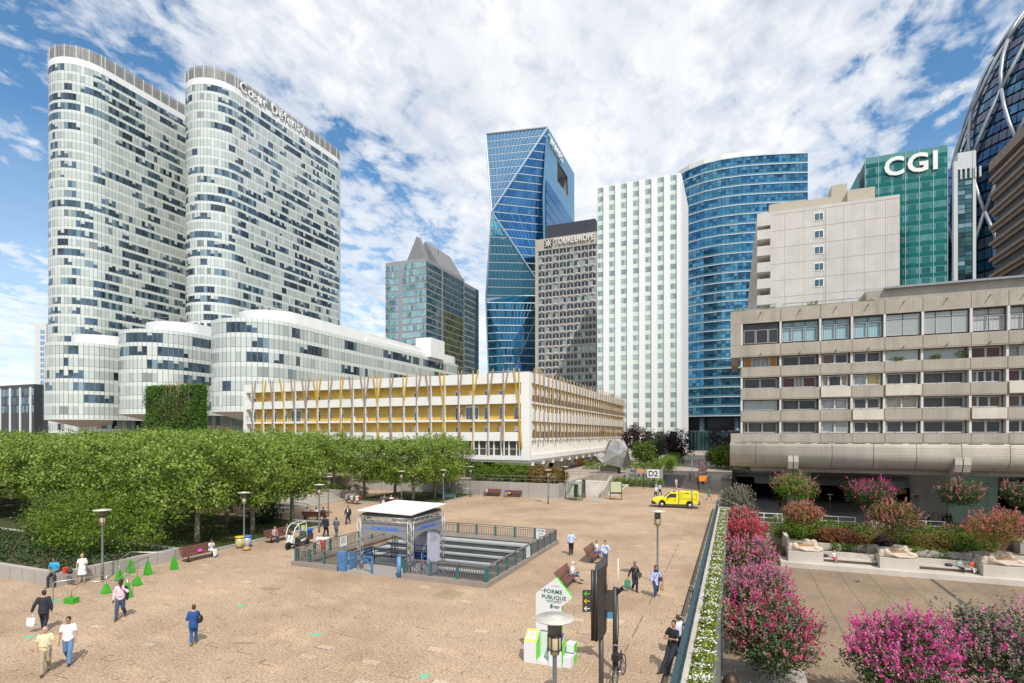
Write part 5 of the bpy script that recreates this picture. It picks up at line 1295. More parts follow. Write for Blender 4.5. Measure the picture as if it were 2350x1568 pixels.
M_fas = paint('fascia_grey', (.235, .24, .255), .55, 0, .03, .6)
def arch(o_, right, L):
 o_ = Vector(o_); r = Vector(right); top = TH - .32; n_ = 14; b = MB()
 nrm = r.cross(Vector((0, 0, 1)))
 for i in range(n_):
  u0, u1 = i / n_, (i + 1) / n_
  g = lambda u: top - 1.25 + .55 * (1 - (2 * u - 1) ** 2) ** .6
  b.slab([o_ + r * L * u0 + Vector((0, 0, g(u0))), o_ + r * L * u1 + Vector((0, 0, g(u1))), o_ + r * L * u1 + Vector((0, 0, top)), o_ + r * L * u0 + Vector((0, 0, top))], -nrm * .02)
 b.build('fascia', M_fas, t)
 M_fb_ = paint('fascia_blue', (.03, .17, .72), .5)
 ce = o_ + r * L * .5 + nrm * .012 + Vector((0, 0, top - .42))
 text_part('lettering', "COM'SQUARE", .29, M_fb_, t, wall_mat(ce, r), .004, .008, 'CENTER', 1.08)
 b = MB()
 for a_, c_ in ((.02, .24), (.76, .98)):
  p = o_ + r * L * a_ + nrm * .01 + Vector((0, 0, top - .44)); q = o_ + r * L * c_ + nrm * .01 + Vector((0, 0, top - .44)); b.beam(p, q, .008, .025)
 b.build('fascia_line', M_fb_, t)
arch((TX0 + .14, TY0 - .02, 0), (1, 0, 0), TXX - TX0 - .28)
arch((TXX + .02, TY0 + .14, 0), (0, 1, 0), TY1 - TY0 - .28)
M_ban = paint('banner_lilac', (.52, .50, .60), .6, 0, .04, 1)
b = MB(); b.box(TX0 + 1.5, TY1 - .22, .55, TXX - .15, TY1 - .18, TH - .35); b.box(TXX - .12, TY1 - 1.7, .1, TXX - .08, TY1 - .15, TH - .8); b.build('banner', M_ban, t)
b = MB(); b.box(TX0 + 1.5, TY1 - .235, .05, TXX - .15, TY1 - .225, .55); b.build('banner_foot', paint('banner_blue', (.04, .09, .25), .6), t)
b = MB()
for k in range(6): b.box(TXX - 2.0, TY1 - .226, 2.3 - .13 * k, TXX - .5 - (k % 3) * .2, TY1 - .222, 2.33 - .13 * k); b.box(TXX - .08, TY1 - 1.4, 2.2 - .13 * k, TXX - .075, TY1 - .4 - (k % 2) * .2, 2.225 - .13 * k)
b.build('printed_lines', M_ink, t)
b = MB(); lx = TXX - .9
b.box(lx - .5, 30.1, .05, lx + .1, 30.2, 2.7, 0)
for k in range(5): b.box(lx - .42, 30.07, .35 + .47 * k, lx + .02, 30.1, .70 + .47 * k, 1)
b.build('display_ladder', [paint('ladder_blue', (.03, .06, .18), .5), paint('display_cream', (.58, .54, .36), .6)], t)
def lamp_proto():
 t = thing('street_lamp', '', 'lamp post', (0, 0, 0))
 b = MB(); b.lathe([(.085, 0), (.085, .95), (.055, 1.05), (.052, 3.25), (.07, 3.3)], n=12); b.build('pole', M_lamp, t)
 b = MB(); b.lathe([(.10, 3.3), (.15, 3.45), (.155, 3.75), (.13, 3.78)], n=14); g = b.build('lantern', paint('lantern_glass', (.52, .45, .28), .2), t)
 b = MB()
 for k in range(6): a = 2 * pi * k / 6; b.beam((.165 * cos(a), .165 * sin(a), 3.36), (.165 * cos(a), .165 * sin(a), 3.8), .022)
 for z in (3.44, 3.76): b.lathe([(.15, z - .012), (.172, z - .012), (.172, z + .012), (.15, z + .012)], n=14)
 b.build('cage', paint('cage_dark', (.06, .06, .06), .5, .3), g)
 b = MB(); b.lathe([(.17, 3.80), (.175, 4.08), (.12, 4.12)], n=16); b.build('collar', paint('collar_grey', (.115, .115, .11), .5, .2), t)
 b = MB(); b.lathe([(.02, 4.12), (.46, 4.15), (.475, 4.165), (.465, 4.185), (.2, 4.20), (.19, 4.225), (.01, 4.235)], n=32); b.build('shade', paint('shade_grey', (.54, .50, .445), .6, .1, .16, 9), t)
 return t
lp = lamp_proto()
LAMPS = [(at_d(1273, 1412, 13.1), 'nearest street lamp, its round grey disc cut off below by the frame edge'),
  (on_z(235, 1335), 'street lamp beside the low planter wall and the green handrails'), (on_z(560, 1257), 'street lamp beside the yellow and blue rubbish bags'),
  (on_z(732.5, 1222), 'street lamp behind the two men in suits walking away'), (on_z(753.5, 1186), 'street lamp beyond the two men in suits, right of the three seated men'), (on_z(921, 1162), 'street lamp at the lawn edge behind the white canopy roof'),
  (on_z(1017.5, 1156.5), 'street lamp beside the stacked turquoise planks'), (on_z(1258, 1156.5), 'street lamp in the open plaza left of the glass kiosk'), (on_z(1298, 1142), 'street lamp right behind the glass kiosk'),
  (on_z(1080, 1141), 'street lamp beside the metal barrier under the terrace wall'), (on_z(1509, 1340), 'street lamp behind the two women with headscarves'),]
for i, (p, lab) in enumerate(LAMPS): place(lp, (p.x, p.y, 0), random.random() * 3, lab, 'disc topped street lamps', first=(i == 0))
for px_, lab in ((1905, 'street lamp on the road under the raised flats, beside the magenta tree'), (2101, 'street lamp on the road in front of the big grey pillar')):
 c = at_d(px_, 1134, 89); place(lp, (c.x, c.y, -5.45), 0, lab, 'disc topped street lamps')
c = on_z(1588, 1168); t = thing('banner_post', 'thin grey post with a short top arm beside the yellow pickup', 'post', (c.x, c.y, 0))
b = MB(); b.tube([(c.x, c.y, 0), (c.x, c.y, 2.2)], .09, 8); b.tube([(c.x, c.y, 2.2), (c.x, c.y, 6.2)], .045, 8); b.build('pole', M_lamp, t)
b = MB(); b.tube([(c.x - .05, c.y, 5.0), (c.x + .95, c.y, 5.0)], .03, 6); b.build('arm', M_lamp, t)
M_bw = wood('bench_wood', (.15, .055, .04)); M_bl_ = paint('bench_leg', (.05, .05, .05), .5, .4)
def bench_proto(L=2.5):
 t = thing('slatted_bench', '', 'bench', (0, 0, 0))
 b = MB()      # sits facing +Y
 for k in range(6): b.box(-L / 2, -.02 + .085 * k, .41 + (.012 if k in (0, 5) else 0), L / 2, .055 + .085 * k, .45 + (.012 if k in (0, 5) else 0))
 b.build('seat', M_bw, t)
 b = MB(); M_ = Matrix.Rotation(radians(-16), 3, 'X')
 for k in range(6):
  p = Vector((0, -.06 - .035 * k - .006 * k * k * .3, .50 + .085 * k)); b.cbox(p, (L, .035, .075), M=Matrix.Rotation(radians(18 + 3 * k), 3, 'X'))
 b.build('backrest', M_bw, t)
 for s in (-1, 1):
  b = MB(); x = s * L * .36
  b.tube([(x, .42, .40), (x, .15, .38), (x, -.1, .46), (x, -.30, .95)], .022, 6); b.tube([(x, .2, .38), (x, .2, .02)], .04, 8); b.box(x - .06, -.05, 0, x + .06, .42, .025); b.build('leg', M_bl_, t)
 return t
bp = bench_proto()
BENCH = [(Vector((-34.2, 26.6, 0)), -pi / 2, 'dark red bench by the planter wall, a woman in white on it'), (Vector((-34.1, 33.6, 0)), -pi / 2, 'dark red bench behind the white tricycle'),
  (Vector((-38.5, 42.6, 0)), radians(15), 'dark red bench with its back to us, three men on it'), (Vector((-43.6, 55.0, 0)), pi - .15, 'dark red bench on the lawn edge, two women in light clothes on it'),
  (Vector((-38.9, 55.6, 0)), pi + .1, 'dark red bench at the lawn corner, a woman in turquoise on it'), (on_z(1130, 1138.5), pi, 'dark red bench against the terrace wall, left of two'),
  (on_z(1178, 1140), pi, 'dark red bench against the terrace wall, right of two'), (Vector((-8.9, 29.9, 0)), -pi / 2, 'dark red bench right of the pit, a white haired woman on it'),
  (Vector((-9.0, 36.6, 0)), -pi / 2, 'dark red bench right of the pit, a woman in sunglasses on it'), (on_z(905, 1163.5), 0.0, 'dark red bench half hidden behind the white canopy roof')]
for i, (p, rz, lab) in enumerate(BENCH): place(bp, p, rz, lab, 'slatted dark red benches', first=(i == 0))
t = thing('planter_wall', 'low grey stone planter wall at the left, a man sitting on its corner', 'planter', (-36, 19, 0))
b = MB(); b.box(-70, 18.65, 0, -35.2, 19.0, .78); b.box(-35.55, 19.02, 0, -35.2, 26.2, .78); b.box(-70, 25.85, 0, -35.57, 26.2, .74); b.build('wall', M_gran, t)
b = MB()
for x in np.arange(-46, -35.4, 1.25): b.box(x - .012, 18.64, .02, x + .012, 18.65, .76)
for y in np.arange(19.4, 26, 1.25): b.box(-35.2, y - .012, .02, -35.19, y + .012, .76)
b.build('wall_joint', paint('joint_soft', (.22, .2, .18), .9), t)
b = MB(); b.box(-70, 19.02, 0, -35.57, 25.83, .62); g = b.build('planter_earth', M_soil); struct(g)
onebox('lawn_kerb', 'pale kerb along the lawn under the front row of plane trees', 'kerb', M_gran, (-35.6, 26.6, 0, -35.3, 41.6, .16), (-46, 41.62, 0, -35.3, 41.9, .16))
b = MB(); b.box(-200, 26.22, 0, -35.62, 41.6, .07); g = b.build('lawn', paint('dry_lawn', (.050, .060, .016), .95, 0, .5, 3)); struct(g)
onebox('lawn_kerb', 'pale kerb round the far lawn behind the benches', 'kerb', M_gran, (-46, 56.3, 0, -33.6, 56.6, .16), (-33.9, 56.62, 0, -33.6, 69.5, .16))
b = MB(); b.box(-46, 56.62, 0, -33.92, 69.5, .07); g = b.build('far_lawn', bpy.data.materials['dry_lawn']); struct(g)
onebox('low_wall', 'curved grey garden wall with a hedge behind the two women on the bench', 'wall', M_gran, (-54, 58.8, 0, -45.6, 59.2, 1.1), (-45.9, 56.3, 0, -45.6, 58.78, .9))
b = MB()
for k in range(6): b.box(-75, 47.5 + 1.6 * k, 0, -46.6 - .4 * k, 57, .15 * (k + 1))
g = b.build('broad_steps', M_conc, None, (-55, 50, 0)); tag(g, 'broad shallow steps between the plane trees', 'steps')
M_gr = paint('foot_green', (.05, .35, .02), .5, 0, .1, 3); M_inox = paint('inox', (.45, .44, .42), .3, .8)
t = thing('handrail_course', 'stainless handrail course on bright green concrete feet', 'handrail', (-24, 25, 0))
feet = {}
for nm, (px_, py_, kind, h) in {'b1': (122, 1380, 'plate', .95), 'b2': (164, 1384, 'block', .9), 'b3': (244, 1362, 'wedge', .9), 'b4': (274, 1333, 'wedge', .95), 'b5': (292, 1372, 'wedge', .9), 'b6': (300, 1315, 'wedge', .95), 'b7': (315.6, 1344, 'wedge', .9), 'b8': (339.6, 1319, 'wedge', 1.0), 'b9': (399.7, 1307, 'wedge', 1.0)}.items():
 p = on_z(px_, py_); feet[nm] = p; b = MB()
 if kind == 'plate': b.cbox((p.x, p.y, .012), (.5, .5, .024), rz=.3)
 elif kind == 'block': b.cbox((p.x, p.y, .14), (.55, .36, .28), rz=.25)
 else: hh = {'b3': .5, 'b7': .5, 'b4': .6}.get(nm, .78); b.add([(p.x + sx * w_, p.y + sy * w_ * .9, z) for z, w_ in ((0, .19), (.1, .19), (hh, .075)) for sx, sy in ((-1, -1), (1, -1), (1, 1), (-1, 1))], [(0, 1, 5, 4), (1, 2, 6, 5), (2, 3, 7, 6), (3, 0, 4, 7), (4, 5, 9, 8), (5, 6, 10, 9), (6, 7, 11, 10), (7, 4, 8, 11), (8, 9, 10, 11), (3, 2, 1, 0)])
 b.build('green_foot', M_gr if kind != 'plate' else paint('plate_green', (.20, .42, .24), .6), t)
 if nm in ('b3', 'b4', 'b5', 'b6', 'b7'):
  b = MB(); b.tube([(p.x, p.y, .1), (p.x, p.y, 1.0)], .022, 8); b.build('upright', M_inox, t)
def bend(pts): return [Vector(p) for p in pts]
f = feet; u = lambda k, z: Vector((f[k].x, f[k].y, z))
b = MB(); b.tube([u('b1', .02), u('b1', .9), u('b1', .98).lerp(u('b3', 1.0), .03), u('b3', 1.0), u('b4', 1.25), u('b6', 1.30), u('b6', 1.1).lerp(u('b9', 1.1), .3) + Vector((0, 0, .12)), u('b9', 1.1).lerp(u('b6', 1.1), .04), u('b9', .95), u('b9', .1)], .026, 8); b.build('rail', M_inox, t)
b = MB(); m_ = u('b5', 1.0).lerp(u('b2', 1.0), .15)
b.tube([u('b2', .2), u('b2', .6), u('b2', .85).lerp(u('b5', .85), .12), u('b2', .98).lerp(u('b5', .98), .32), m_, u('b4', 1.0).lerp(u('b7', 1.1), .55), u('b8', 1.12).lerp(u('b7', 1.12), .06), u('b8', 1.1), u('b8', .1)], .026, 8); b.build('rail', M_inox, t)
b = MB(); b.tube([u('b5', .95), u('b7', 1.05) - Vector((.3, .3, 0)), u('b7', 1.0), u('b7', .2)], .024, 8); b.build('rail', M_inox, t)
M_pl = paint('ground_plate', (.18, .46, .27), .6, 0, .1, 5)
for (px_, py_, rz, lab) in ((553, 1390, .05, 'small green plate in the paving right of the woman in blue'), (727, 1456, .05, 'small green plate in the paving in the middle of the plaza'), (975, 1551, .1, 'small green plate in the paving at the bottom edge'), (68, 1461, .5, 'green plate in the paving at the feet of the man in the dark suit')):
 p = on_z(px_, py_); b = MB(); b.cbox((p.x, p.y, .004), (.36, .34, .008), rz=rz); tag(b.build('ground_plate', M_pl, None, (p.x, p.y, 0)), lab, 'plate', 'green plates set in the paving')
M_bd = paint('board_white', (.70, .71, .73), .45, 0, .02, 2); M_gn = paint('board_green', (.12, .62, .03), .5)
t = thing('exhibition_board', 'white exhibition board shaped like an arrow with green lettering and two low desks', 'display', (-6.6, 19.5, 0))
out_ = [(-7.05, .0), (-6.03, .0), (-6.03, 2.09), (-5.62, 2.46), (-6.24, 3.16), (-7.05, 2.5)]
b = MB(); b.slab([Vector((x, 19.70, z)) for x, z in out_], (0, .02, 0)); b.build('front_panel', M_bd, t)
b = MB(); b.slab([Vector((x, 19.722, z)) for x, z in out_], (0, .16, 0)); b.build('green_edge', M_gn, t)
b = MB(); b.box(-7.36, 19.25, 0, -5.86, 19.69, .12); b.box(-5.85, 19.3, 0, -5.55, 19.69, .38); b.build('plinth', M_bd, t)
def desk(x0, x1, name, m):
 b = MB(); b.add([(x0, 19.22, 0), (x1, 19.22, 0), (x1, 19.66, 0), (x0, 19.66, 0), (x0, 19.22, .78), (x1, 19.22, .78), (x1, 19.66, 1.13), (x0, 19.66, 1.13)], [(0, 1, 5, 4), (1, 2, 6, 5), (2, 3, 7, 6), (3, 0, 4, 7), (3, 2, 1, 0), (4, 5, 6, 7)]); k = b.build('desk', M_bd, t)
 b = MB(); b.slab([Vector((x0 + .01, 19.225, .786)), Vector((x1 - .01, 19.225, .786)), Vector((x1 - .01, 19.655, 1.13)), Vector((x0 + .01, 19.655, 1.13))], (0, -.004, .006)); b.build('desk_panel', m, k)
 b = MB(); b.slab([Vector((x1 + .002, 19.22, 0)), Vector((x1 + .002, 19.66, 0)), Vector((x1 + .002, 19.66, 1.13)), Vector((x1 + .002, 19.22, .78))], (.012, 0, 0)); b.build('desk_side', M_gn, k)
 b = MB()
 for i in range(2):
  for j in range(2):
   xa = x0 + .06 + i * .2; s0, s1 = .15 + j * .38, .45 + j * .38
   b.slab([Vector((xa, 19.225 + .43 * s0, .798 + .344 * s0)), Vector((xa + .16, 19.225 + .43 * s0, .798 + .344 * s0)), Vector((xa + .16, 19.225 + .43 * s1, .798 + .344 * s1)), Vector((xa, 19.225 + .43 * s1, .798 + .344 * s1))], (0, 0, .003))
 b.build('desk_print', paint('print_pale', (.66, .64, .55), .5) if x0 < -7 else paint('print_lilac', (.40, .28, .52), .5), k)
desk(-7.36, -6.87, 'yellow', paint('desk_yellow', (.72, .52, .10), .5)); desk(-6.37, -5.88, 'purple', paint('desk_purple', (.19, .05, .30), .5))
b = MB()
for z in (0, .42): b.box(-5.84, 19.72, z, -5.55, 20.1, z + .3)
b.build('step_block', M_bd, t)
b = MB()
for z in (0, .42): b.box(-5.545, 19.71, z + .001, -5.535, 20.1, z + .3)
b.build('step_side', M_gn, t)
M_tg = paint('text_green', (.03, .17, .085), .6)
text_part('lettering', 'FORME', .215, M_tg, t, wall_mat((-6.36, 19.695, 2.62), (1, 0, 0)), .002, .006, 'CENTER', 1.1)
text_part('lettering', 'PUBLIQUE', .20, M_tg, t, wall_mat((-6.33, 19.695, 2.40), (1, 0, 0)), .002, .006, 'CENTER', 1.08)
b = MB(); b.box(-6.66, 19.694, 2.27, -6.0, 19.699, 2.285); b.box(-6.6, 19.694, 2.22, -6.05, 19.699, 2.235); b.box(-6.45, 19.694, 2.84, -6.1, 19.699, 2.85); b.box(-6.85, 19.694, 2.62, -6.72, 19.699, 2.635); b.box(-6.33, 19.694, 2.06, -6.1, 19.699, 2.09); b.box(-6.33, 19.694, 2.01, -6.14, 19.699, 2.035); b.build('small_print', M_ink, t)
text_part('lettering', '8', .2, M_tg, t, wall_mat((-6.42, 19.695, 2.06), (1, 0, 0)), .002, .012)
b = MB(); b.box(-6.85, 19.694, 1.08, -6.55, 19.699, 1.12); b.box(-6.55, 19.694, .95, -6.35, 19.699, 1.22); b.build('green_mark', M_tg, t)
dT = 15.0; c = at_d(1379, 1374, dT); base = Vector((c.x, c.y, 0))
rgt = Vector((C_, S_, 0)); fwd = Vector((-S_, C_, 0))
t = thing('dark_totem', 'tall dark brown curved information panel on a pole, seen from its narrow side', 'sign', base)
M_tot = paint('totem_brown', (.062, .052, .046), .45, .3, .06, 3)
ax = (rgt * .48 + fwd * .88).normalized(); sx = Vector((ax.y, -ax.x, 0))
b = MB(); n_ = 8; top = 5.13; bot = 3.03; W = .74; sec = []
for i in range(n_ + 1):
 u_ = i / n_ - .5; sec.append(base + ax * u_ * W + sx * (.10 * (1 - (2 * u_) ** 2) + .03))
for i in range(n_, -1, -1):
 u_ = i / n_ - .5; sec.append(base + ax * u_ * W - sx * (.10 * (1 - (2 * u_) ** 2) + .03))
def tz(p): return .20 * ((p - base).dot(ax) / W + .5)
v = [p + Vector((0, 0, bot + tz(p) * .9)) for p in sec] + [p + Vector((0, 0, top - .2 + tz(p) * .9)) for p in sec]; m_ = len(sec)
b.add(v, [(i, (i + 1) % m_, m_ + (i + 1) % m_, m_ + i) for i in range(m_)] + [tuple(range(m_)), tuple(range(2 * m_ - 1, m_ - 1, -1))]); b.build('panel', M_tot, t)
b = MB(); e = base - ax * (W / 2 + .02); b.tube([e + Vector((0, 0, bot)), e + Vector((0, 0, top - .2))], .05, 8); e = e - sx * .1; b.tube([e + Vector((0, 0, bot)), e + Vector((0, 0, top - .2))], .045, 8); b.build('edge_trim', paint('totem_trim', (.04, .035, .032), .4, .3), t)
b = MB(); b.tube([base + ax * .02, base + ax * .02 + Vector((0, 0, 3.2))], .07, 12); b.build('pole', M_tot, t)
b = MB()
for z0 in (4.45, 3.75):
 for k in range(7): p = base + ax * .06 + sx * .134 + Vector((0, 0, z0 - .035 * k)); b.cbox(p, (.26, .008, .012), M=Matrix((ax, sx, (0, 0, 1))).transposed())
b.build('vent_slots', M_black, t)
c = on_z(1411, 1538); dS = (Vector((c.x, c.y, 0)) @ fwd); base = Vector((c.x, c.y, 0))
t = thing('sign_post', 'dark post with three arrow boards and a thin white mast', 'sign post', base)
b = MB(); b.tube([base, base + Vector((0, 0, 3.02))], [.085, .075], 10); b.build('pole', paint('post_dark', (.045, .048, .05), .5, .3), t)
b = MB(); e = base + rgt * .12 + Vector((0, 0, 2.9)); b.tube([e, e + Vector((0, 0, 1.15))], .018, 6); b.build('mast', M_white, t)
b = MB(); b.beam(base + Vector((0, 0, 2.75)), base + rgt * .30 + Vector((0, 0, 3.0)), .05, .14); b.beam(base + Vector((0, 0, 2.8)), base + rgt * .14 + Vector((0, 0, 2.95)), .12, .12); b.tube([base + rgt * .1 + Vector((0, 0, 2.8)), base + rgt * .13 + Vector((0, 0, 1.6)), base + rgt * .08 + Vector((0, 0, .6))], .02, 6); b.build('camera_bracket', M_black, t)
b = MB(); b.cbox(base - rgt * .18 + Vector((0, 0, 2.02)), (.3, .04, .26), rz=YAW); b.build('blue_plate', paint('plate_blue', (.06, .22, .36), .5), t)
for k, (col, zc_) in enumerate((((.10, .55, .06), 2.79), ((.70, .55, .03), 2.52), ((.75, .75, .72), 2.25))):
 ce = base - rgt * .62 + Vector((0, 0, zc_)); b = MB(); b.cbox(ce, (1.12, .045, .255), rz=YAW); s = b.build('arrow_board', paint('board_brown', (.05, .042, .036), .5), t)
 b = MB(); q = base - rgt * 1.12 - fwd * .03 + Vector((0, 0, zc_))
 b.beam(q, q + rgt * .2, .006, .028); b.beam(q, q + rgt * .085 + Vector((0, 0, .075)), .006, .028); b.beam(q, q + rgt * .085 - Vector((0, 0, .075)), .006, .028)
 if k == 2:
  cc_ = q + rgt * .40; b.tube([cc_ + rgt * .06 * cos(a) + Vector((0, 0, .06 * sin(a))) for a in np.linspace(0, 2 * pi, 13)], .008, 4); b.beam(cc_ - rgt * .05, cc_ + rgt * .05, .006, .016)
 b.build('arrow', paint('arrow_%d' % k, col, .5), s)
c = on_z(1413.5, 1147); t = thing('map_panel', 'town map in a black frame on two legs near the fountain', 'map board', (c.x, c.y, 0))
mm, nt_, bb = new_mat('map_print'); cc = ramp(nt_, noise(nt_, 2.6, 6, .7, worldco(nt_)), [(.35, (.30, .42, .44)), (.45, (.45, .52, .42)), (.55, (.55, .50, .18)), (.62, (.40, .48, .40)), (.72, (.50, .56, .52))]); lnk(nt_, cc, bb.inputs['Base Color']); bb.inputs['Roughness'].default_value = .3
R3 = Matrix.Rotation(YAW - .1, 3, 'Z')
def loc_(dx, dy, dz): return Vector((c.x, c.y, 0)) + R3 @ Vector((dx, dy, dz))
b = MB()
for s in (-1, 1): b.cbox(loc_(s * .74, 0, 1.22), (.08, .08, 2.44), M=R3)
for z in (2.4, .95, .08): b.cbox(loc_(0, 0, z), (1.4, .07, .08), M=R3)
b.cbox(loc_(0, 0, .82), (1.4, .05, .12), M=R3); b.build('frame', M_black, t)
b = MB(); b.cbox(loc_(0, 0, 1.67), (1.4, .06, 1.36), M=R3); b.build('map_sheet', mm, t)
p0 = on_z(1317, 1149); t = thing('glass_kiosk', 'round greenish glass enclosure on the plaza', 'kiosk', (p0.x, p0.y, 0))
gm, nt_, bb = new_mat('kiosk_glass'); bb.inputs['Base Color'].default_value = (.84, .95, .88, 1); bb.inputs['Roughness'].default_value = .02; bb.inputs['Transmission Weight'].default_value = 1.0; bb.inputs['IOR'].default_value = 1.08
b = MB()
for k in range(12):
 a, a2 = 2 * pi * (k + .04) / 12, 2 * pi * (k + .96) / 12; b.slab([p0 + Vector((.95 * cos(a), .95 * sin(a) + .9, .05)), p0 + Vector((.95 * cos(a2), .95 * sin(a2) + .9, .05)), p0 + Vector((.95 * cos(a2), .95 * sin(a2) + .9, 2.2)), p0 + Vector((.95 * cos(a), .95 * sin(a) + .9, 2.2))], Vector((cos(a) * .02, sin(a) * .02, 0)))
b.build('glass_wall', gm, t)
b = MB()
for k in range(12): a = 2 * pi * k / 12; b.beam(p0 + Vector((.97 * cos(a), .97 * sin(a) + .9, 0)), p0 + Vector((.97 * cos(a), .97 * sin(a) + .9, 2.22)), .03)
b.lathe([(.93, 2.2), (1.0, 2.2), (1.0, 2.26), (.93, 2.26)], (p0.x, p0.y + .9, 0), 24); b.build('frame', paint('kiosk_frame', (.30, .33, .28), .4, .4), t)
b = MB(); b.cbox(p0 + Vector((.1, .8, 1.2)), (.5, .3, 1.7)); b.build('console', paint('console_grey', (.06, .075, .085), .4), t)
c = on_z(1339.5, 1143); t = thing('dark_pillar', 'slim dark information pillar right of the glass kiosk', 'pillar', (c.x, c.y, 0))
b = MB(); b.cbox((c.x, c.y, 1.25), (.45, .3, 2.5)); b.build('body', paint('pillar_dark', (.07, .06, .055), .45), t)
b = MB(); b.cbox((c.x, c.y - .01, .35), (.5, .36, .7)); b.build('base', paint('pillar_base', (.13, .11, .10), .6), t)
t = thing('fountain', 'low white rimmed fountain pool with a whale like stone in it', 'fountain', (-13, 73, 0))
fp = [on_z(1346, 1137), on_z(1420, 1137), on_z(1443, 1118), on_z(1352, 1113)]
b = MB(); cen = sum(fp, Vector()) / 4
for i in range(4):
 a, c2 = fp[i], fp[(i + 1) % 4]; ai, ci = a.lerp(cen, .09), c2.lerp(cen, .09)
 b.add([(a.x, a.y, 0), (c2.x, c2.y, 0), (ci.x, ci.y, 0), (ai.x, ai.y, 0), (a.x, a.y, .42), (c2.x, c2.y, .42), (ci.x, ci.y, .42), (ai.x, ai.y, .42)], [(0, 1, 5, 4), (2, 3, 7, 6), (4, 5, 6, 7)])
b.build('rim', M_light, t)
b = MB(); b.poly([(p.lerp(cen, .085).x, p.lerp(cen, .085).y, .3) for p in fp]); b.build('water', paint('pool_water', (.28, .34, .26), .05), t)
w_ = on_z(1392, 1127); b = MB(); b.ell(w_ + Vector((.9, 0, .75)), (1.1, .55, .28), 12, 8); b.tube([w_ + Vector((.2, 0, .7)), w_ + Vector((-1.0, 0, .5)), w_ + Vector((-2.2, .1, .75))], [.3, .2, .08], 8); b.ell(w_ + Vector((.3, 0, .4)), (.5, .35, .3), 10, 7)
remesh(b, 'whale_stone', paint('wet_stone', (.26, .24, .21), .35), .1, t)
SD = 93.0
t = thing('steel_sculpture', 'large crumpled sheet steel sculpture on a dark concrete block', 'sculpture', at_d(1405, 1060, SD).xy.to_3d() + Vector((0, 0, 0)))
M_ss, nt_, bb = new_mat('sheet_steel'); br = nt_.nodes.new('ShaderNodeTexBrick'); lnk(nt_, objco(nt_, (.9, .9, .9), (pi / 2, .3, 0)), br.inputs['Vector']); br.inputs['Scale'].default_value = .42; br.inputs['Mortar Size'].default_value = .006
br.inputs['Color1'].default_value = (.50, .48, .46, 1); br.inputs['Color2'].default_value = (.60, .58, .55, 1); br.inputs['Mortar'].default_value = (.30, .28, .27, 1); lnk(nt_, br.outputs['Color'], bb.inputs['Base Color']); bb.inputs['Metallic'].default_value = .85; bb.inputs['Roughness'].default_value = .3; lnk(nt_, ramp(nt_, noise(nt_, .5, 4, .6, objco(nt_)), [(.35, (.36, .34, .32)), (.65, (.62, .60, .57))]), bb.inputs['Base Color'])
def sheet(poly, dd, thick, bulge=0.0, name='steel_sheet'):
 pts = [at_d(x, y, SD + k) for (x, y), k in zip(poly, dd)]; b = MB(); cen = sum(pts, Vector()) / len(pts) - fwd * bulge
 n_ = len(pts); off = fwd * thick
 vs = pts + [cen] + [p + off for p in pts] + [cen + off]
 f_ = []
 for i in range(n_): j = (i + 1) % n_; f_ += [(i, j, n_), (n_ + 1 + j, n_ + 1 + i, 2 * n_ + 1), (i, n_ + 1 + i, n_ + 1 + j, j)]
 b.add(vs, f_); b.build(name, M_ss, t)
sheet([(1394, 1031), (1384, 1063), (1411, 1070), (1427, 1074), (1433, 1050), (1441, 1029), (1424, 1021), (1403, 1010)], (0, -.5, -1, -1.2, -1, 0, .8, .6), 2.0, 1.0)
sheet([(1441, 1029), (1433, 1050), (1427, 1074), (1440, 1072), (1449, 1067), (1445, 1048)], (0, -1, -1.2, 0, 1.5, 1.2), .6, .2)
sheet([(1367, 1045), (1380, 1038), (1396, 1046), (1384, 1062), (1374, 1056)], (0, .5, .2, -.5, -.3), .5, .3)
sheet([(1396, 1026), (1386, 1040), (1389, 1060), (1403, 1033)], (1.2, 1.4, 1, .8), .8, 0)
sheet([(1424, 1021), (1441, 1029), (1432, 1012), (1412, 1011)], (1.2, 1, 2.2, 2.4), .8, 0)
b = MB(); c = at_d(1398, 1080, SD + 1); b.box(c.x - 1.4, c.y - 1.0, 0, c.x + 1.6, c.y + 1.8, 3.0); b.build('concrete_block', concrete('dark_block', (.17, .15, .135), .25), t)
c = on_z(1031, 1143); t = thing('plank_stack', 'turquoise planks and bundle stacked beside a lamp at the lawn corner', 'planks', (c.x, c.y, 0))
M_tq = paint('turquoise', (.10, .30, .28), .6, 0, .15, 3); b = MB()
for k in range(3): b.cbox((c.x + .05 * k, c.y - .2 * k, .62 + .06 * k), (2.5, .22, .05), rz=.55)
b.build('plank', M_tq, t)
b = MB(); b.cbox((c.x, c.y, .3), (1.7, .8, .5), rz=.5); b.build('bundle', paint('bundle_pale', (.36, .42, .36), .8, 0, .3, 4), t)
p0, p1 = on_z(1064, 1140), on_z(1100, 1139)
t = thing('crowd_barrier', 'grey steel crowd barrier in front of the terrace wall', 'barrier', ((p0.x + p1.x) / 2, p0.y, 0)); b = MB()
b.tube([p0, p0 + Vector((0, 0, 1.05)), p1 + Vector((0, 0, 1.05)), p1], .025, 6); b.beam(p0 + Vector((0, 0, .2)), p1 + Vector((0, 0, .2)), .03)
for k in range(1, 16): q = p0.lerp(p1, k / 16); b.beam(q + Vector((0, 0, .2)), q + Vector((0, 0, 1.05)), .015)
b.build('barrier_frame', M_inox, t)
b = MB()
for q in (p0, p1): b.beam(q + Vector((0, -.3, .02)), q + Vector((0, .3, .02)), .06, .03)
b.build('barrier_feet', M_inox, t)
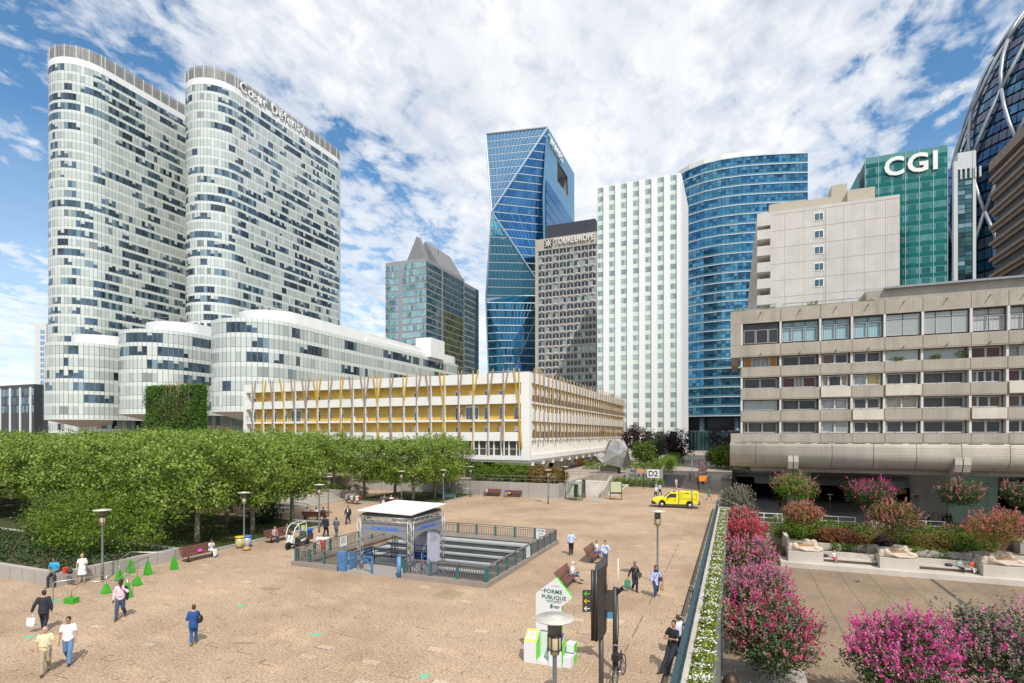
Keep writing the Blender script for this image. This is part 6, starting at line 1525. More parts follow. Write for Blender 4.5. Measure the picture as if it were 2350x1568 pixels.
for (px_, cl, lab) in ((550, (.60, .45, .04), 'clear rubbish bag in a holder with a yellow lid'), (567, (.05, .18, .48), 'clear rubbish bag in a holder with a blue lid')):
 c = on_z(px_, 1258 if px_ < 560 else 1256); t = thing('bag_holder', lab, 'rubbish bag', (c.x, c.y, 0), 'rubbish bag holders beside the lamp')
 b = MB(); b.lathe([(.34, .80), (.36, .86), (.28, .90), (.03, .92)], (c.x, c.y, 0), 14); b.tube([(c.x + .3, c.y + .1, 0), (c.x + .3, c.y + .1, .85)], .025, 6); b.build('lid', paint('lid_%d' % px_, cl, .5), t)
 b = MB(); b.lathe([(.1, .05), (.27, .1), (.30, .4), (.28, .82)], (c.x, c.y, 0), 14); b.build('bag', paint('bag_%d' % px_, (.52, .46, .22) if px_ < 560 else (.40, .43, .47), .3, 0, .25, 9), t)
c = on_z(566, 1263); b = MB(); b.lathe([(.1, 0), (.3, .06), (.26, .22), (.05, .3)], (c.x, c.y, 0), 10); tag(b.build('paper_bag', paint('bag_tan', (.42, .27, .10), .8, 0, .3, 9), None, (c.x, c.y, 0)), 'small tan bag on the ground under the rubbish bags', 'bag')
c = on_z(741, 1268); t = thing('litter_stand', 'small red and white plastic stand behind the pit railing', 'bin', (c.x, c.y, 0))
b = MB(); b.lathe([(.16, 0), (.17, .5), (.22, .95)], (c.x, c.y, 0), 12); b.build('red_body', paint('plastic_red', (.55, .03, .02), .45), t)
b = MB(); b.cbox((c.x, c.y, 1.02), (.95, .25, .14), rz=.3); b.cbox((c.x - .3, c.y, .75), (.2, .2, .4), rz=.3); b.build('white_top', M_white, t)
b = MB(); rr = random.Random(77); n_ = 0; taken = set()
while n_ < 240:
 px_, py_ = rr.uniform(0, 1560), 1190 + 378 * rr.random() ** .8; p = on_z(px_, py_)
 if PX0 - 2 < p.x < PX1 + 1.6 and PY0 - 1.2 < p.y < PY1 + 1.5 or p.x > EDGE - .6 or p.x < -34.5: continue
 x, y = round(p.x / .85) * .85, round(p.y / .5) * .5
 if (round(x / .85), round(y / .5)) in taken: continue
 taken |= {(round(x / .85) + i, round(y / .5) + j) for i in (-1, 0, 1) for j in (-1, 0, 1)}; L_ = rr.uniform(.2, .34); w_ = rr.choice([.62, .7, .78]); n_ += 1
 if rr.random() < .12: b.quad((x - .36, y - .17, .004), (x - .36 + w_, y - .17, .004), (x - .36 + w_, y + .17, .004), (x - .36, y + .17, .004), 1)
 for dx in ((-.38, -.36 + w_) if rr.random() < .6 else (-.38,)): b.quad((x + dx, y - L_ / 2, .008), (x + dx + .022, y - L_ / 2, .008), (x + dx + .022, y + L_ / 2, .008), (x + dx, y + L_ / 2, .008), 0)
 if rr.random() < .25: b.quad((x - .36, y - .185, .008), (x - .36 + w_, y - .185, .008), (x - .36 + w_, y - .165, .008), (x - .36, y - .165, .008), 0)
g = b.build('paver_joint', [paint('joint_brown', (.075, .052, .036), .95), agg_mat('pale_paver', (.50, .385, .285), (.26, .19, .135), (.78, .65, .52), 0, False)]); struct(g)
def patch(name, pts, m, z=.003):
 b = MB(); p = [on_z(x, y) for x, y in pts]; b.poly([(q.x, q.y, z) for q in p]); o = b.build(name, m); struct(o)
patch('paving_patch', [(992, 1368), (1037, 1379), (1070, 1361), (1022, 1352)], agg_mat('patch_brown', (.33, .245, .15), (.17, .12, .07), (.55, .43, .29), 0, False))
M_grp = agg_mat('patch_grey', (.36, .32, .28), (.2, .18, .16), (.5, .46, .42), 0, False)
patch('paving_patch', [(1343, 1148), (1372, 1153), (1392, 1147), (1362, 1143)], M_grp); patch('paving_patch', [(1240, 1145), (1290, 1147), (1310, 1141), (1262, 1139)], M_grp)
M_st = agg_mat('stain_dark', (.30, .22, .155), (.15, .105, .07), (.5, .39, .29), 0, False)
for k, (x, y, w_, h_) in enumerate(((560, 1476, 24, 4), (255, 1504, 7, 2.4), (618, 1352, 22, 5), (1250, 1238, 16, 3))): patch('paving_stain', [(x + w_ * cos(a) * (1 + .25 * sin(3 * a + k)), y + h_ * sin(a) * (1 + .3 * cos(2 * a))) for a in np.linspace(0, 2 * pi, 15)[:-1]], M_st)
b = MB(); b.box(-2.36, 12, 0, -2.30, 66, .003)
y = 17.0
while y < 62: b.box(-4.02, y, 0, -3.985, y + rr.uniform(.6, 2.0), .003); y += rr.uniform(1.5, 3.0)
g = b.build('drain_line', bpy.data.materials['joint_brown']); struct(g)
b = MB(); b.box(-2.29, 12, 0, EDGE - .01, 66, .004); g = b.build('edge_strip', agg_mat('edge_paving_dark', (.36, .265, .18), (.17, .12, .08), (.6, .48, .36), 0, False)); struct(g)  # paving a little darker between the drain line and the plaza edge
M_tyre = paint('tyre_rubber', (.018, .018, .018), .8); M_rim = paint('rim_steel', (.42, .42, .42), .35, .6)
def wheel(parent, c, axis, R, w, name='wheel'):
 """axis: unit vector of the axle"""
 axis = Vector(axis).normalized(); M = axis.to_track_quat('Z', 'Y').to_matrix()
 def lat(prof, n=20):
  b = MB(); b.lathe(prof, (0, 0, 0), n); b.v = [tuple(M @ Vector(p) + Vector(c)) for p in b.v]; return b
 b = lat([(R * .62, -w / 2), (R * .92, -w / 2), (R, -w * .32), (R, w * .32), (R * .92, w / 2), (R * .62, w / 2), (R * .62, -w / 2)]); t_ = b.build(name, M_tyre, parent)
 b = lat([(.01, -w * .3), (R * .62, -w * .42), (R * .62, w * .42), (R * .3, w * .38), (R * .28, w * .46), (.01, w * .46)]); b.build('rim', M_rim, t_)
def pickup():
 L = 5.25
 base = (on_z(1518, 1163) + on_z(1582.5, 1165.6)) / 2
 t = thing('pickup_truck', 'bright yellow pickup truck with a boxy canopy over its bed', 'pickup', base)
 M_y = paint('truck_yellow', (.78, .68, .02), .3, 0, .02, 1); M_gl = paint('truck_glass', (.03, .04, .045), .08, .2); M_pl = paint('bumper_black', (.03, .03, .032), .6)
 d = (on_z(1518, 1163) - on_z(1582.5, 1165.6)); d.z = 0; d.normalize(); n = Vector((-d.y, d.x, 0)); n = n if n.y < 0 else -n
 R = Matrix((d, n, Vector((0, 0, 1)))).transposed()
 def W(x, y, z): return base + R @ Vector((x, y, z))
 def extr(prof, y0, y1, mb, mi=0, inset=None):
  k = len(prof); v = [W(x, y0, z) for x, z in prof] + [W(x, y1, z) for x, z in prof]
  mb.add(v, [(i, (i + 1) % k, k + (i + 1) % k, k + i) for i in range(k)] + [tuple(range(k)), tuple(range(2 * k - 1, k - 1, -1))], mi)
 body = [(-2.55, .55), (-2.0, .5), (-1.98, .66), (-1.84, .82), (-1.6, .88), (-1.36, .82), (-1.22, .66), (-1.2, .45), (1.08, .42), (1.1, .64), (1.24, .82), (1.5, .9), (1.76, .82), (1.9, .64), (1.92, .5), (2.5, .5), (2.6, .72), (2.55, 1.0), (2.3, 1.10), (1.25, 1.18), (-.35, 1.18), (-2.55, 1.16)]
 b = MB(); extr(body, -.88, .88, b); o = b.build('body', M_y, t)
 bv = o.modifiers.new('b', 'BEVEL'); bv.width = .05; bv.segments = 2; bv.limit_method = 'ANGLE'
 b = MB()
 cabf = [(1.27, 1.17), (.62, 1.72), (.45, 1.80), (-.30, 1.80), (-.38, 1.17)]
 k = len(cabf); v = [W(x, -.86 + (.16 if z > 1.5 else .02), z) for x, z in cabf] + [W(x, .86 - (.16 if z > 1.5 else .02), z) for x, z in cabf]
 b.add(v, [(i, (i + 1) % k, k + (i + 1) % k, k + i) for i in range(k)] + [tuple(range(k)), tuple(range(2 * k - 1, k - 1, -1))]); o = b.build('cab', M_y, t); bv = o.modifiers.new('b', 'BEVEL'); bv.width = .04; bv.segments = 2
 b = MB(); extr([(-.42, 1.0), (-.42, 1.86), (-.5, 1.92), (-2.5, 1.92), (-2.58, 1.86), (-2.58, 1.0)], -.9, .9, b); o = b.build('canopy_box', M_y, t); bv = o.modifiers.new('b', 'BEVEL'); bv.width = .03; bv.segments = 2
 b = MB()
 for s in (-1, 1): b.slab([W(.98, s * .845, 1.24), W(.55, s * .735, 1.66), W(-.12, s * .735, 1.68), W(-.12, s * .845, 1.22)], n * s * .02)
 b.build('side_window', M_gl, t)
 b = MB(); b.slab([W(1.24, -.72, 1.23), W(1.24, .72, 1.23), W(.66, .6, 1.72), W(.66, -.6, 1.72)], d * .02 + Vector((0, 0, .02))); b.build('windscreen', M_gl, t)
 b = MB(); extr([(2.15, .38), (2.64, .38), (2.7, .72), (2.5, .78), (2.2, .62)], -.9, .9, b); extr([(-2.75, .45), (-2.52, .45), (-2.52, .6), (-2.75, .6)], -.8, .8, b); b.build('bumper', M_pl, t)
 b = MB()
 for s in (-1, 1): b.cbox(W(-.55 - .0, s * .905, 1.5), (.03, .02, 1.0), M=R)
 for (x0, z0, x1, z1) in ((-.75, 1.12, -2.35, 1.14), (-.75, 1.72, -2.35, 1.74), (-.74, 1.12, -.76, 1.74), (-2.34, 1.12, -2.36, 1.74)): b.cbox(W((x0 + x1) / 2, .905, (z0 + z1) / 2), (max(.02, abs(x1 - x0)), .02, max(.02, abs(z1 - z0))), M=R)
 b.cbox(W(-1.3, .91, 1.78), (.35, .02, .05), M=R); b.cbox(W(-.40, .9, .8), (.05, .02, .85), M=R); b.build('panel_seam', M_pl, t)
 b = MB(); b.cbox(W(.75, .98, 1.28), (.18, .16, .2), M=R); b.build('wing_mirror', M_pl, t)
 b = MB(); b.cbox(W(.05, .90, .95), (.22, .02, .04), M=R); b.build('door_handle', M_pl, t)
 for s in (-1, 1):
  b = MB(); b.cbox(W(2.46, s * .68, .95), (.22, .3, .16), M=R); b.build('headlight', paint('lamp_clear', (.65, .66, .66), .15), t)
  b = MB(); b.cbox(W(-2.58, s * .8, .85), (.06, .12, .3), M=R); b.build('tail_light', paint('lamp_red', (.45, .03, .02), .3), t)
 b = MB(); b.cbox(W(.15, .0, 1.83), (.3, .5, .07), M=R); b.build('roof_light', M_pl, t)
 for x in (1.5, -1.6):
  for s in (-1, 1): wheel(t, W(x, s * .80, .36), n, .36, .24)
 b = MB(); extr([(-1.25, .3), (1.15, .3), (1.15, .45), (-1.25, .45)], -.7, .7, b); b.build('underbody', M_pl, t)
pickup()
def tricycle():
 base = on_z(682, 1256); t = thing('cargo_tricycle', 'white and black electric tricycle with a hoop canopy and a blue bin behind', 'tricycle', base)
 d = Vector((-.72, -.69, 0)).normalized(); d = (on_z(657, 1262) - on_z(706, 1248)); d.z = 0; d.normalize(); n = Vector((-d.y, d.x, 0)); n = n if n.y < 0 else -n
 R = Matrix((d, n, Vector((0, 0, 1)))).transposed(); W = lambda x, y, z: base + R @ Vector((x, y, z))
 M_w = paint('trike_white', (.74, .74, .72), .35); M_b = paint('trike_black', (.03, .03, .034), .5)
 wheel(t, W(.98, 0, .28), n, .28, .12)
 for s in (-1, 1): wheel(t, W(-.55, s * .45, .28), n, .28, .12)
 def ex(prof, y0, y1, m, nm):
  b = MB(); k = len(prof); v = [W(x, y0, z) for x, z in prof] + [W(x, y1, z) for x, z in prof]
  b.add(v, [(i, (i + 1) % k, k + (i + 1) % k, k + i) for i in range(k)] + [tuple(range(k)), tuple(range(2 * k - 1, k - 1, -1))]); return b.build(nm, m, t)
 ex([(.7, .28), (.75, .38), (.3, .36), (-.25, .42), (-.9, .42), (-.9, .30)], -.32, .32, M_b, 'floor_frame')
 ex([(.62, .36), (.86, .5), (.72, 1.02), (.60, 1.05), (.55, .5)], -.24, .24, M_w, 'front_shield')
 ex([(-.1, .42), (.0, .68), (-.1, .74), (-.55, .74), (-.62, 1.12), (-.72, 1.12), (-.72, .42)], -.24, .24, paint('trike_seat', (.07, .085, .06), .7), 'seat')
 ex([(-.15, .40), (-.05, .56), (-.7, .62), (-.7, .40)], -.27, .27, M_w, 'side_fairing')
 b = MB()
 for s in (-1, 1): b.tube([W(.78, s * .28, .55), W(.84, s * .32, 1.0), W(.62, s * .34, 1.55), W(.25, s * .34, 1.82), W(-.55, s * .34, 1.90), W(-.62, s * .34, 1.5), W(-.70, s * .34, .6)], .032, 8)
 for (x, z) in ((.25, 1.82), (-.55, 1.9)): b.tube([W(x, -.34, z), W(x, .34, z)], .02, 6)
 b.build('hoop_canopy', M_w, t)
 b = MB(); b.tube([W(.66, -.32, 1.1), W(.68, 0, 1.05), W(.66, .32, 1.1)], .022, 6); b.tube([W(.98, 0, .3), W(.68, 0, 1.05)], .035, 6); b.build('handlebar', M_b, t)
 b = MB(); b.cbox(W(.9, 0, .68), (.12, .18, .14), M=R); b.build('headlight', paint('lamp_clear', (.65, .66, .66), .15), t)
 b = MB(); b.cbox(W(.98, 0, .60), (.5, .14, .04), M=R); b.build('mudguard', M_w, t)
 ex([(-.75, .42), (-.75, .9), (-1.35, .9), (-1.35, .42)], -.4, .1, paint('trike_rack', (.05, .05, .055), .5), 'rear_rack')
 b = MB(); b.add([W(x, y, z) for z, k in ((.5, .8), (1.12, 1.0)) for x, y in ((-.85 + .0, -.3 * k), (-.85, .35 * k), (-1.42 * (1 if k > .9 else .96), .35 * k), (-1.42 * (1 if k > .9 else .96), -.3 * k))], [(0, 1, 5, 4), (1, 2, 6, 5), (2, 3, 7, 6), (3, 0, 4, 7), (4, 5, 6, 7), (3, 2, 1, 0)])
 k = b.build('blue_bin', paint('bin_blue', (.015, .12, .50), .45), t)
 b = MB(); b.cbox(W(-1.13, .02, 1.16), (.68, .78, .08), M=R); b.build('lid', bpy.data.materials['bin_blue'], k)
 b = MB(); b.cbox(W(-1.15, .372, .85), (.2, .012, .22), M=R); b.build('sticker', M_sheet, k)
 b = MB(); b.slab([W(-.74, -.24, .9), W(-.74, .24, .9), W(-.78, .26, 1.55), W(-.78, -.22, 1.5)], -d * .08, 0); o = b.build('safety_vest', paint('vest_lime', (.42, .62, .06), .7), None, W(-.78, 0, .9)); tag(o, 'lime yellow safety vest hung on the back of the tricycle seat', 'vest')
 b = MB(); b.slab([W(-.73, -.05, 1.0), W(-.73, .22, 1.0), W(-.765, .24, 1.45), W(-.765, -.05, 1.45)], d * .012); b.build('grey_band', paint('vest_grey', (.50, .52, .52), .5), o)
tricycle()
def bicycle(c, ang, label, m, tilt=0.0):
 t = thing('bicycle', label, 'bicycle', c); d = Vector((cos(ang), sin(ang), 0)); n = Vector((-d.y, d.x, 0)); up = (Vector((0, 0, 1)) + n * tilt).normalized()
 W = lambda x, y, z: Vector(c) + d * x + n * y + up * z
 for x in (-.52, .52):
  ring = [W(x + .335 * cos(a), 0, .345 + .335 * sin(a)) for a in np.linspace(0, 2 * pi, 25)]; b = MB(); b.tube(ring, .02, 6, 0, False)
  wh = b.build('wheel', M_tyre, t); b = MB()
  for k in range(14): a = 2 * pi * k / 14; b.tube([W(x, 0, .345), W(x + .325 * cos(a), 0, .345 + .325 * sin(a))], .0035, 3, 0, False)
  b.tube([W(x, -.04, .345), W(x, .04, .345)], .025, 6); b.build('spokes', M_rim, wh)
 bb_, st, hd, hd2, rear, fr = W(-.08, 0, .30), W(-.22, 0, .80), W(.36, 0, .86), W(.40, 0, .70), W(-.52, 0, .345), W(.52, 0, .345)
 b = MB(); 
 for p, q in ((bb_, st), (bb_, hd2), (st.lerp(bb_, .12), hd), (hd, hd2)): b.tube([p, q], .019, 6)
 for s in (-.05, .05): b.tube([bb_, rear + n * s], .01, 5); b.tube([st.lerp(bb_, .1), rear + n * s], .01, 5); b.tube([hd2, fr + n * s], .014, 5)
 b.build('frame', m, t)
 b = MB(); b.tube([W(.36, 0, .86), W(.34, 0, 1.02)], .015, 6); b.tube([W(.22, -.3, 1.04), W(.36, -.2, 1.05), W(.35, 0, 1.02), W(.36, .2, 1.05), W(.22, .3, 1.04)], .014, 6); b.build('handlebar', M_rim, t)
 b = MB(); b.ell(W(-.26, 0, .93), (.14, .08, .035), 10, 6); b.tube([st, W(-.25, 0, .92)], .013, 6); b.build('saddle', M_black, t)
 b = MB(); b.tube([bb_ - n * .09, bb_ + n * .09], .05, 8); b.tube([bb_ + n * .09, W(.06, .1, .2)], .012, 5); b.tube([bb_ - n * .09, W(-.2, -.1, .4)], .012, 5); b.build('crank', M_rim, t)
 return t
M_bk = paint('bike_black', (.025, .026, .03), .35, .3)
c = on_z(1423, 1560); bk = bicycle(Vector((c.x, c.y, 0)), radians(86), 'black bicycle with a basket leaning on the post with the arrow boards', M_bk, .06)
b = MB(); W0 = Vector((c.x, c.y, 0)) + Vector((cos(radians(86)), sin(radians(86)), 0)) * -.5; b.cbox(W0 + Vector((0, 0, .98)), (.3, .26, .2), rz=radians(86)); b.build('basket', M_bk, bk)
c = on_X(1580, 1412, -1.98); bicycle(Vector((-2.0, 28.2, 0)), radians(90), 'dark bicycle leaning on the railing beyond the man in black', M_bk, -.12)
bicycle(Vector((-2.05, 23.2, 0)), radians(94), 'silver bicycle leaning on the railing right behind the man in black', M_rim, -.14)
def np_mesh(name, V, quads, mats, mi, parent=None, loc=None):
 me = bpy.data.meshes.new(name); n = len(quads)
 me.vertices.add(len(V)); me.vertices.foreach_set('co', np.asarray(V, dtype=np.float32).ravel())
 me.loops.add(n * 4); me.loops.foreach_set('vertex_index', np.asarray(quads, dtype=np.int32).ravel())
 me.polygons.add(n); me.polygons.foreach_set('loop_start', np.arange(0, n * 4, 4, dtype=np.int32)); me.polygons.foreach_set('loop_total', np.full(n, 4, dtype=np.int32))
 for m in mats: me.materials.append(m)
 me.polygons.foreach_set('material_index', np.asarray(mi, dtype=np.int32))
 me.update(calc_edges=True); me.validate()
 o = bpy.data.objects.new(name, me); COL.objects.link(o)
 if parent is not None: o.parent = parent
 if loc is not None: o.location = loc
 return o
def unit(a): return a / np.maximum(1e-9, np.linalg.norm(a, axis=1, keepdims=True))
def leaf_quads(P, Nn, size, asp=.62):
 n = len(P); t = unit(np.cross(Nn, unit(RNG.normal(size=(n, 3))))); b = np.cross(Nn, t)
 s = (size * RNG.uniform(.65, 1.3, n))[:, None]
 V = np.stack([P - t * s * .5, P + b * s * asp * .5 + Nn * s * .06, P + t * s * .5, P - b * s * asp * .5 + Nn * s * .06], 1).reshape(-1, 3)
 return V, np.arange(n * 4).reshape(-1, 4)
def crown_points(ells, nclump, per, cr, shell=.72, box=1.0, low=-1.0, upb=.35):
 ar = np.array([(e[1][0] * e[1][1] + e[1][0] * e[1][2] * 2) for e in ells]); pr = ar / ar.sum()
 idx = RNG.choice(len(ells), nclump, p=pr)
 d = unit(RNG.normal(size=(nclump, 3))); d[:, 2] = np.where(d[:, 2] < low, -d[:, 2] * .5, d[:, 2])
 if box != 1.0: d = np.sign(d) * np.abs(d) ** box
 c = np.array([e[0] for e in ells])[idx]; r = np.array([e[1] for e in ells])[idx]
 rad = RNG.uniform(shell, 1.0, nclump) ** .7
 C = c + d * r * rad[:, None]
 P = np.repeat(C, per, 0) + RNG.normal(size=(nclump * per, 3)) * cr * np.array([1, 1, .7])
 out = np.repeat(unit(d / r), per, 0)
 N = unit(out * .7 + np.array([0, 0, upb]) + RNG.normal(size=(nclump * per, 3)) * .55)
 return P, N, C, unit(d / r)
def foliage(name, m, ells, nclump, per, cr, size, parent=None, loc=None, **k):
 P, N, C, D = crown_points(ells, nclump, per, cr, **k)
 V, q = leaf_quads(P, N, size)
 return np_mesh(name, V, q, [m], np.zeros(len(q)), parent, loc)
M_lf = leafm('plane_leaf', [(.085, .155, .016), (.19, .29, .036), (.12, .21, .023), (.31, .40, .085), (.235, .34, .045), (.45, .51, .17)], .36)
M_lf2 = leafm('bush_leaf', [(.05, .095, .014), (.11, .18, .022), (.15, .215, .034), (.07, .125, .016), (.22, .265, .06)], .36)
M_lf3 = leafm('shrub_leaf', [(.055, .12, .012), (.13, .22, .02), (.20, .28, .03), (.085, .16, .016)], .36)
M_lfr = leafm('red_leaf', [(.26, .08, .045), (.18, .055, .035), (.30, .14, .06), (.13, .08, .035)], .3)
M_lfo = leafm('orange_leaf', [(.20, .19, .04), (.27, .15, .05), (.14, .15, .028), (.32, .14, .06), (.13, .18, .028)], .3)
M_lfp = leafm('purple_leaf', [(.022, .012, .016), (.045, .02, .026), (.06, .03, .03), (.015, .01, .012)], .2)
M_lfd = leafm('myrtle_leaf', [(.028, .062, .018), (.06, .105, .028), (.045, .08, .025), (.10, .14, .05)], .25)
M_lfg = leafm('silver_leaf', [(.16, .17, .12), (.09, .115, .065), (.24, .235, .18), (.055, .085, .04)], .3)
M_bark = concrete('plane_bark', (.20, .175, .14), .45, .9); M_stem = paint('stem_brown', (.20, .145, .10), .8, 0, .2, 4)
def limbs(b, base, top, r, n, reach, z0):
 base = Vector(base)
 for k in range(n):
  a = 2 * pi * k / n + random.uniform(-.3, .3); e = base + Vector((cos(a) * reach, sin(a) * reach, top))
  m_ = base + Vector((cos(a) * reach * .35, sin(a) * reach * .35, z0 + (top - z0) * .55)); b.tube([base + Vector((0, 0, z0)), m_, e], [r, r * .6, r * .22], 6)
planes = []
for v in range(4):
 t = thing('plane_tree', '', 'tree', (0, 0, 0))
 b = MB(); b.tube([(0, 0, -.05), (.03, 0, 1.2), (0, .05, 2.6), (-.04, 0, 4.2)], [.24, .19, .17, .13], 10); limbs(b, (0, 0, 0), 5.8, .12, 6, 2.1, 2.4); b.build('trunk', M_bark, t)
 ell = [((0, 0, 5.3), (3.35, 3.35, 2.95)), ((RNG.uniform(-1, 1), RNG.uniform(-1, 1), 5.9), (2.7, 2.7, 2.6)), ((RNG.uniform(-1.4, 1.4), RNG.uniform(-1.4, 1.4), 3.9), (2.4, 2.4, 1.7))]
 foliage('crown', M_lf, ell, 240, 38, .34, .25, t, None, shell=.5, box=.74)
 planes.append(t)
for p in planes: p.location = (-500, -500, -50)
used = set()
def plane_tree(x, y, label, grp='plane trees of the clipped grove', s=1.0):
 v = random.randrange(4); first = v not in used; used.add(v)
 return place(planes[v], (x, y, 0), random.random() * 6.28, label, grp, first, (s * random.uniform(.96, 1.04), s * random.uniform(.96, 1.04), s * random.uniform(.96, 1.05)))
plane_tree(-38.3, 29.7, 'plane tree with a thick bare trunk standing behind the bench with the woman in white')
plane_tree(-38.0, 34.6, 'plane tree behind the rubbish bags, its trunk rising by the lamp')
plane_tree(-40.6, 41.8, 'plane tree at the corner of the lawn above the white tricycle')
plane_tree(-44.9, 58.8, 'plane tree left of the far lawn beside the curved garden wall')
plane_tree(-41.6, 60.9, 'slim trunked plane tree right behind the two benches of the far lawn')
plane_tree(-37.2, 58.4, 'plane tree in the middle of the far lawn front')
plane_tree(-36.4, 62.4, 'plane tree at the right corner of the far lawn')
plane_tree(-37.3, 68.0, 'rearmost plane tree of the far lawn against the terrace wall')
hidden = 'tree merged in the continuous clipped canopy of plane trees, its trunk hidden'
gx = [-44.4 - 6.1 * k for k in range(10)]
for i, x in enumerate(gx):
 for j, y in enumerate((31.5, 37.6, 43.4, 49.5, 55.6, 61.7, 67.6)):
  if x > -51 and j > 2: continue
  if j == 0 and x < -62: pass
  plane_tree(x + random.uniform(-.5, .5), y + random.uniform(-.5, .5), hidden, 'plane trees merged in the canopy', 1.02 if j < 4 else 1.06)
for x in (-70, -77, -84): plane_tree(x, 26.5, hidden, 'plane trees merged in the canopy')
for v in range(4):
 if v not in used: planes[v].location = (-60 - 5 * v, 68, 0); planes[v]['label'] = hidden; planes[v]['group'] = 'plane trees merged in the canopy'
def bush(name, label, cat, loc, ells, m, n, per, cr, size, grp=None, stems=4, stem_h=.5, **k):
 t = thing(name, label, cat, loc, grp)
 b = MB(); zz_ = max(e[0][2] for e in ells)
 for i in range(stems):
  a = 2 * pi * i / max(1, stems) + random.random(); e = ells[i % len(ells)]; q = Vector(e[0]) * .8
  b.tube([(.1 * cos(a), .1 * sin(a), 0), (q.x * .5 + .2 * cos(a), q.y * .5 + .2 * sin(a), zz_ * stem_h), (q.x + .3 * cos(a), q.y + .3 * sin(a), q.z)], [.07, .05, .02], 5)
 b.build('stems', M_stem, t)
 foliage('foliage', m, ells, n, per, cr, size, t, None, **k); return t
bush('spreading_bush', 'large spreading olive green bush overhanging the planter behind the lamp', 'bush', (-40.3, 24.0, .62), [((0, 0, 2.3), (3.5, 3.2, 2.0)), ((2.6, 1.0, 1.5), (2.5, 2.2, 1.5)), ((-1.9, -.6, 2.1), (2.6, 2.4, 1.7)), ((.5, -1.4, 1.3), (2.6, 2.0, 1.2))], M_lf3, 300, 30, .30, .17, None, 6, shell=.45)
bush('spreading_bush', 'second olive green bush behind the planter at the left edge', 'bush', (-47.0, 25.5, .6), [((0, 0, 1.9), (2.6, 2.4, 1.7)), ((-2.4, .4, 1.2), (2.0, 2.0, 1.2))], M_lf2, 240, 26, .34, .2, None, 5, shell=.5)
bush('dark_shrub', 'dark round shrub under the plane trees left of the bench with three men', 'bush', (-41.8, 39.6, .07), [((0, 0, 1.3), (1.7, 1.5, 1.4))], leafm('dark_shrub_leaf', [(.012, .03, .01), (.03, .055, .015)], .2), 130, 18, .22, .2)
def ground_cover(name, x0, y0, x1, y1, z, n, size, m, h=.25, label=None):
 P = np.stack([RNG.uniform(x0, x1, n), RNG.uniform(y0, y1, n), z + RNG.random(n) ** 1.5 * h], 1); N = unit(RNG.normal(size=(n, 3)) * .5 + np.array([0, 0, .8]))
 V, q = leaf_quads(P, N, size); o = np_mesh(name, V, q, [m], np.zeros(n)); tag(o, label, None, None, 'stuff'); return o
ground_cover('ground_cover', -58, 19.1, -35.65, 25.8, .6, 7000, .22, leafm('ivy_leaf', [(.02, .055, .012), (.04, .09, .018), (.03, .07, .012)], .2), .35, 'low dark green ground cover filling the planter')
ground_cover('fallen_leaves', -46, 27, -35.7, 41.4, .075, 700, .13, leafm('dry_leaf', [(.22, .11, .04), (.13, .065, .025)], .1), .03, 'dry leaves lying on the lawn')
ground_cover('grass', -46, 56.7, -34, 69.4, .07, 3500, .16, leafm('grass_blade', [(.04, .075, .015), (.07, .10, .02)], .2), .08, 'short grass of the far lawn')
P_ = ground_cover('grass', -45, 26.8, -35.7, 41.4, .07, 4500, .16, leafm('grass_blade', [(.04, .075, .015), (.07, .10, .02)], .2), .08, 'short grass under the front plane trees')
bush('clipped_hedge', 'long clipped dark hedge behind the curved garden wall', 'hedge', (-50, 60.2, 0), [((-2, 0, 1.0), (2.6, .8, .8)), ((2, 0, 1.0), (2.6, .8, .8))], M_lf2, 160, 18, .2, .18)
for (px_, w_, h_, m_, lab) in ((1100, 3.2, 2.7, M_lf3, 'green bush on the terrace under the white flats, next to the plane trees'), (1150, 3.0, 2.6, M_lf3, 'green bush on the terrace in the middle of the row'), (1192, 2.9, 2.6, M_lf3, 'green bush on the terrace beside the rust tinted shrubs'), (1232, 2.6, 2.4, M_lfo, 'olive and rust shrub on the terrace'), (1275, 2.3, 2.2, M_lfo, 'rust red shrub at the right end of the terrace')):
 c = on_Y(px_, 1080, 72.2); bush('terrace_shrub', lab, 'bush', (c.x, 72.2, 1.8), [((0, 0, h_ * .5), (w_ * .68, 1.3, h_ * .5)), ((.5, .2, h_ * .35), (w_ * .5, 1.3, h_ * .35))], m_, 190, 18, .22, .22, 'shrubs on the terrace')
c = on_Y(1262, 1070, 75); 
IX0, IX1, IY, IT = on_Y(334, 900, 74).x, on_Y(447, 900, 74).x, 74.0, on_Y(400, 884, 74).z
t = thing('ivy_block', 'square block completely covered in climbing ivy, in front of the rounded white wings', 'building', ((IX0 + IX1) / 2, IY, 0))
b = MB(); b.box(IX0, IY, 0, IX1, IY + 2.6, IT - .4); b.build('wall', paint('ivy_wall', (.05, .06, .03), .9), t)
n = 15000; u = RNG.random(n); f_ = RNG.random(n); X = np.where(f_ < .72, IX0 + (IX1 - IX0) * RNG.random(n), IX1 + .1); Y = np.where(f_ < .72, IY - .15, IY + 2.6 * RNG.random(n)); Z = np.where(f_ > .93, IT - .2, 6 + (IT - 6) * u)
X = np.where(f_ > .93, IX0 + (IX1 - IX0) * RNG.random(n), X); lump = .35 * np.sin(X * 1.7) * np.sin(Z * 1.3 + X) 
Pp = np.stack([X + RNG.normal(size=n) * .12, Y + lump + RNG.normal(size=n) * .22, Z + RNG.normal(size=n) * .15], 1); nn_ = np.where((f_ < .72)[:, None], np.array([0, -1, .35]), np.array([1, 0, .35])); Nn = unit(nn_ + RNG.normal(size=(n, 3)) * .6)
V, q = leaf_quads(Pp - np.array(wloc(t)), Nn, .34); np_mesh('ivy', V, q, [leafm('ivy_bright', [(.04, .11, .012), (.09, .20, .02), (.14, .26, .035), (.05, .13, .014), (.16, .17, .045)], .3)], np.zeros(n), t)
b = MB()
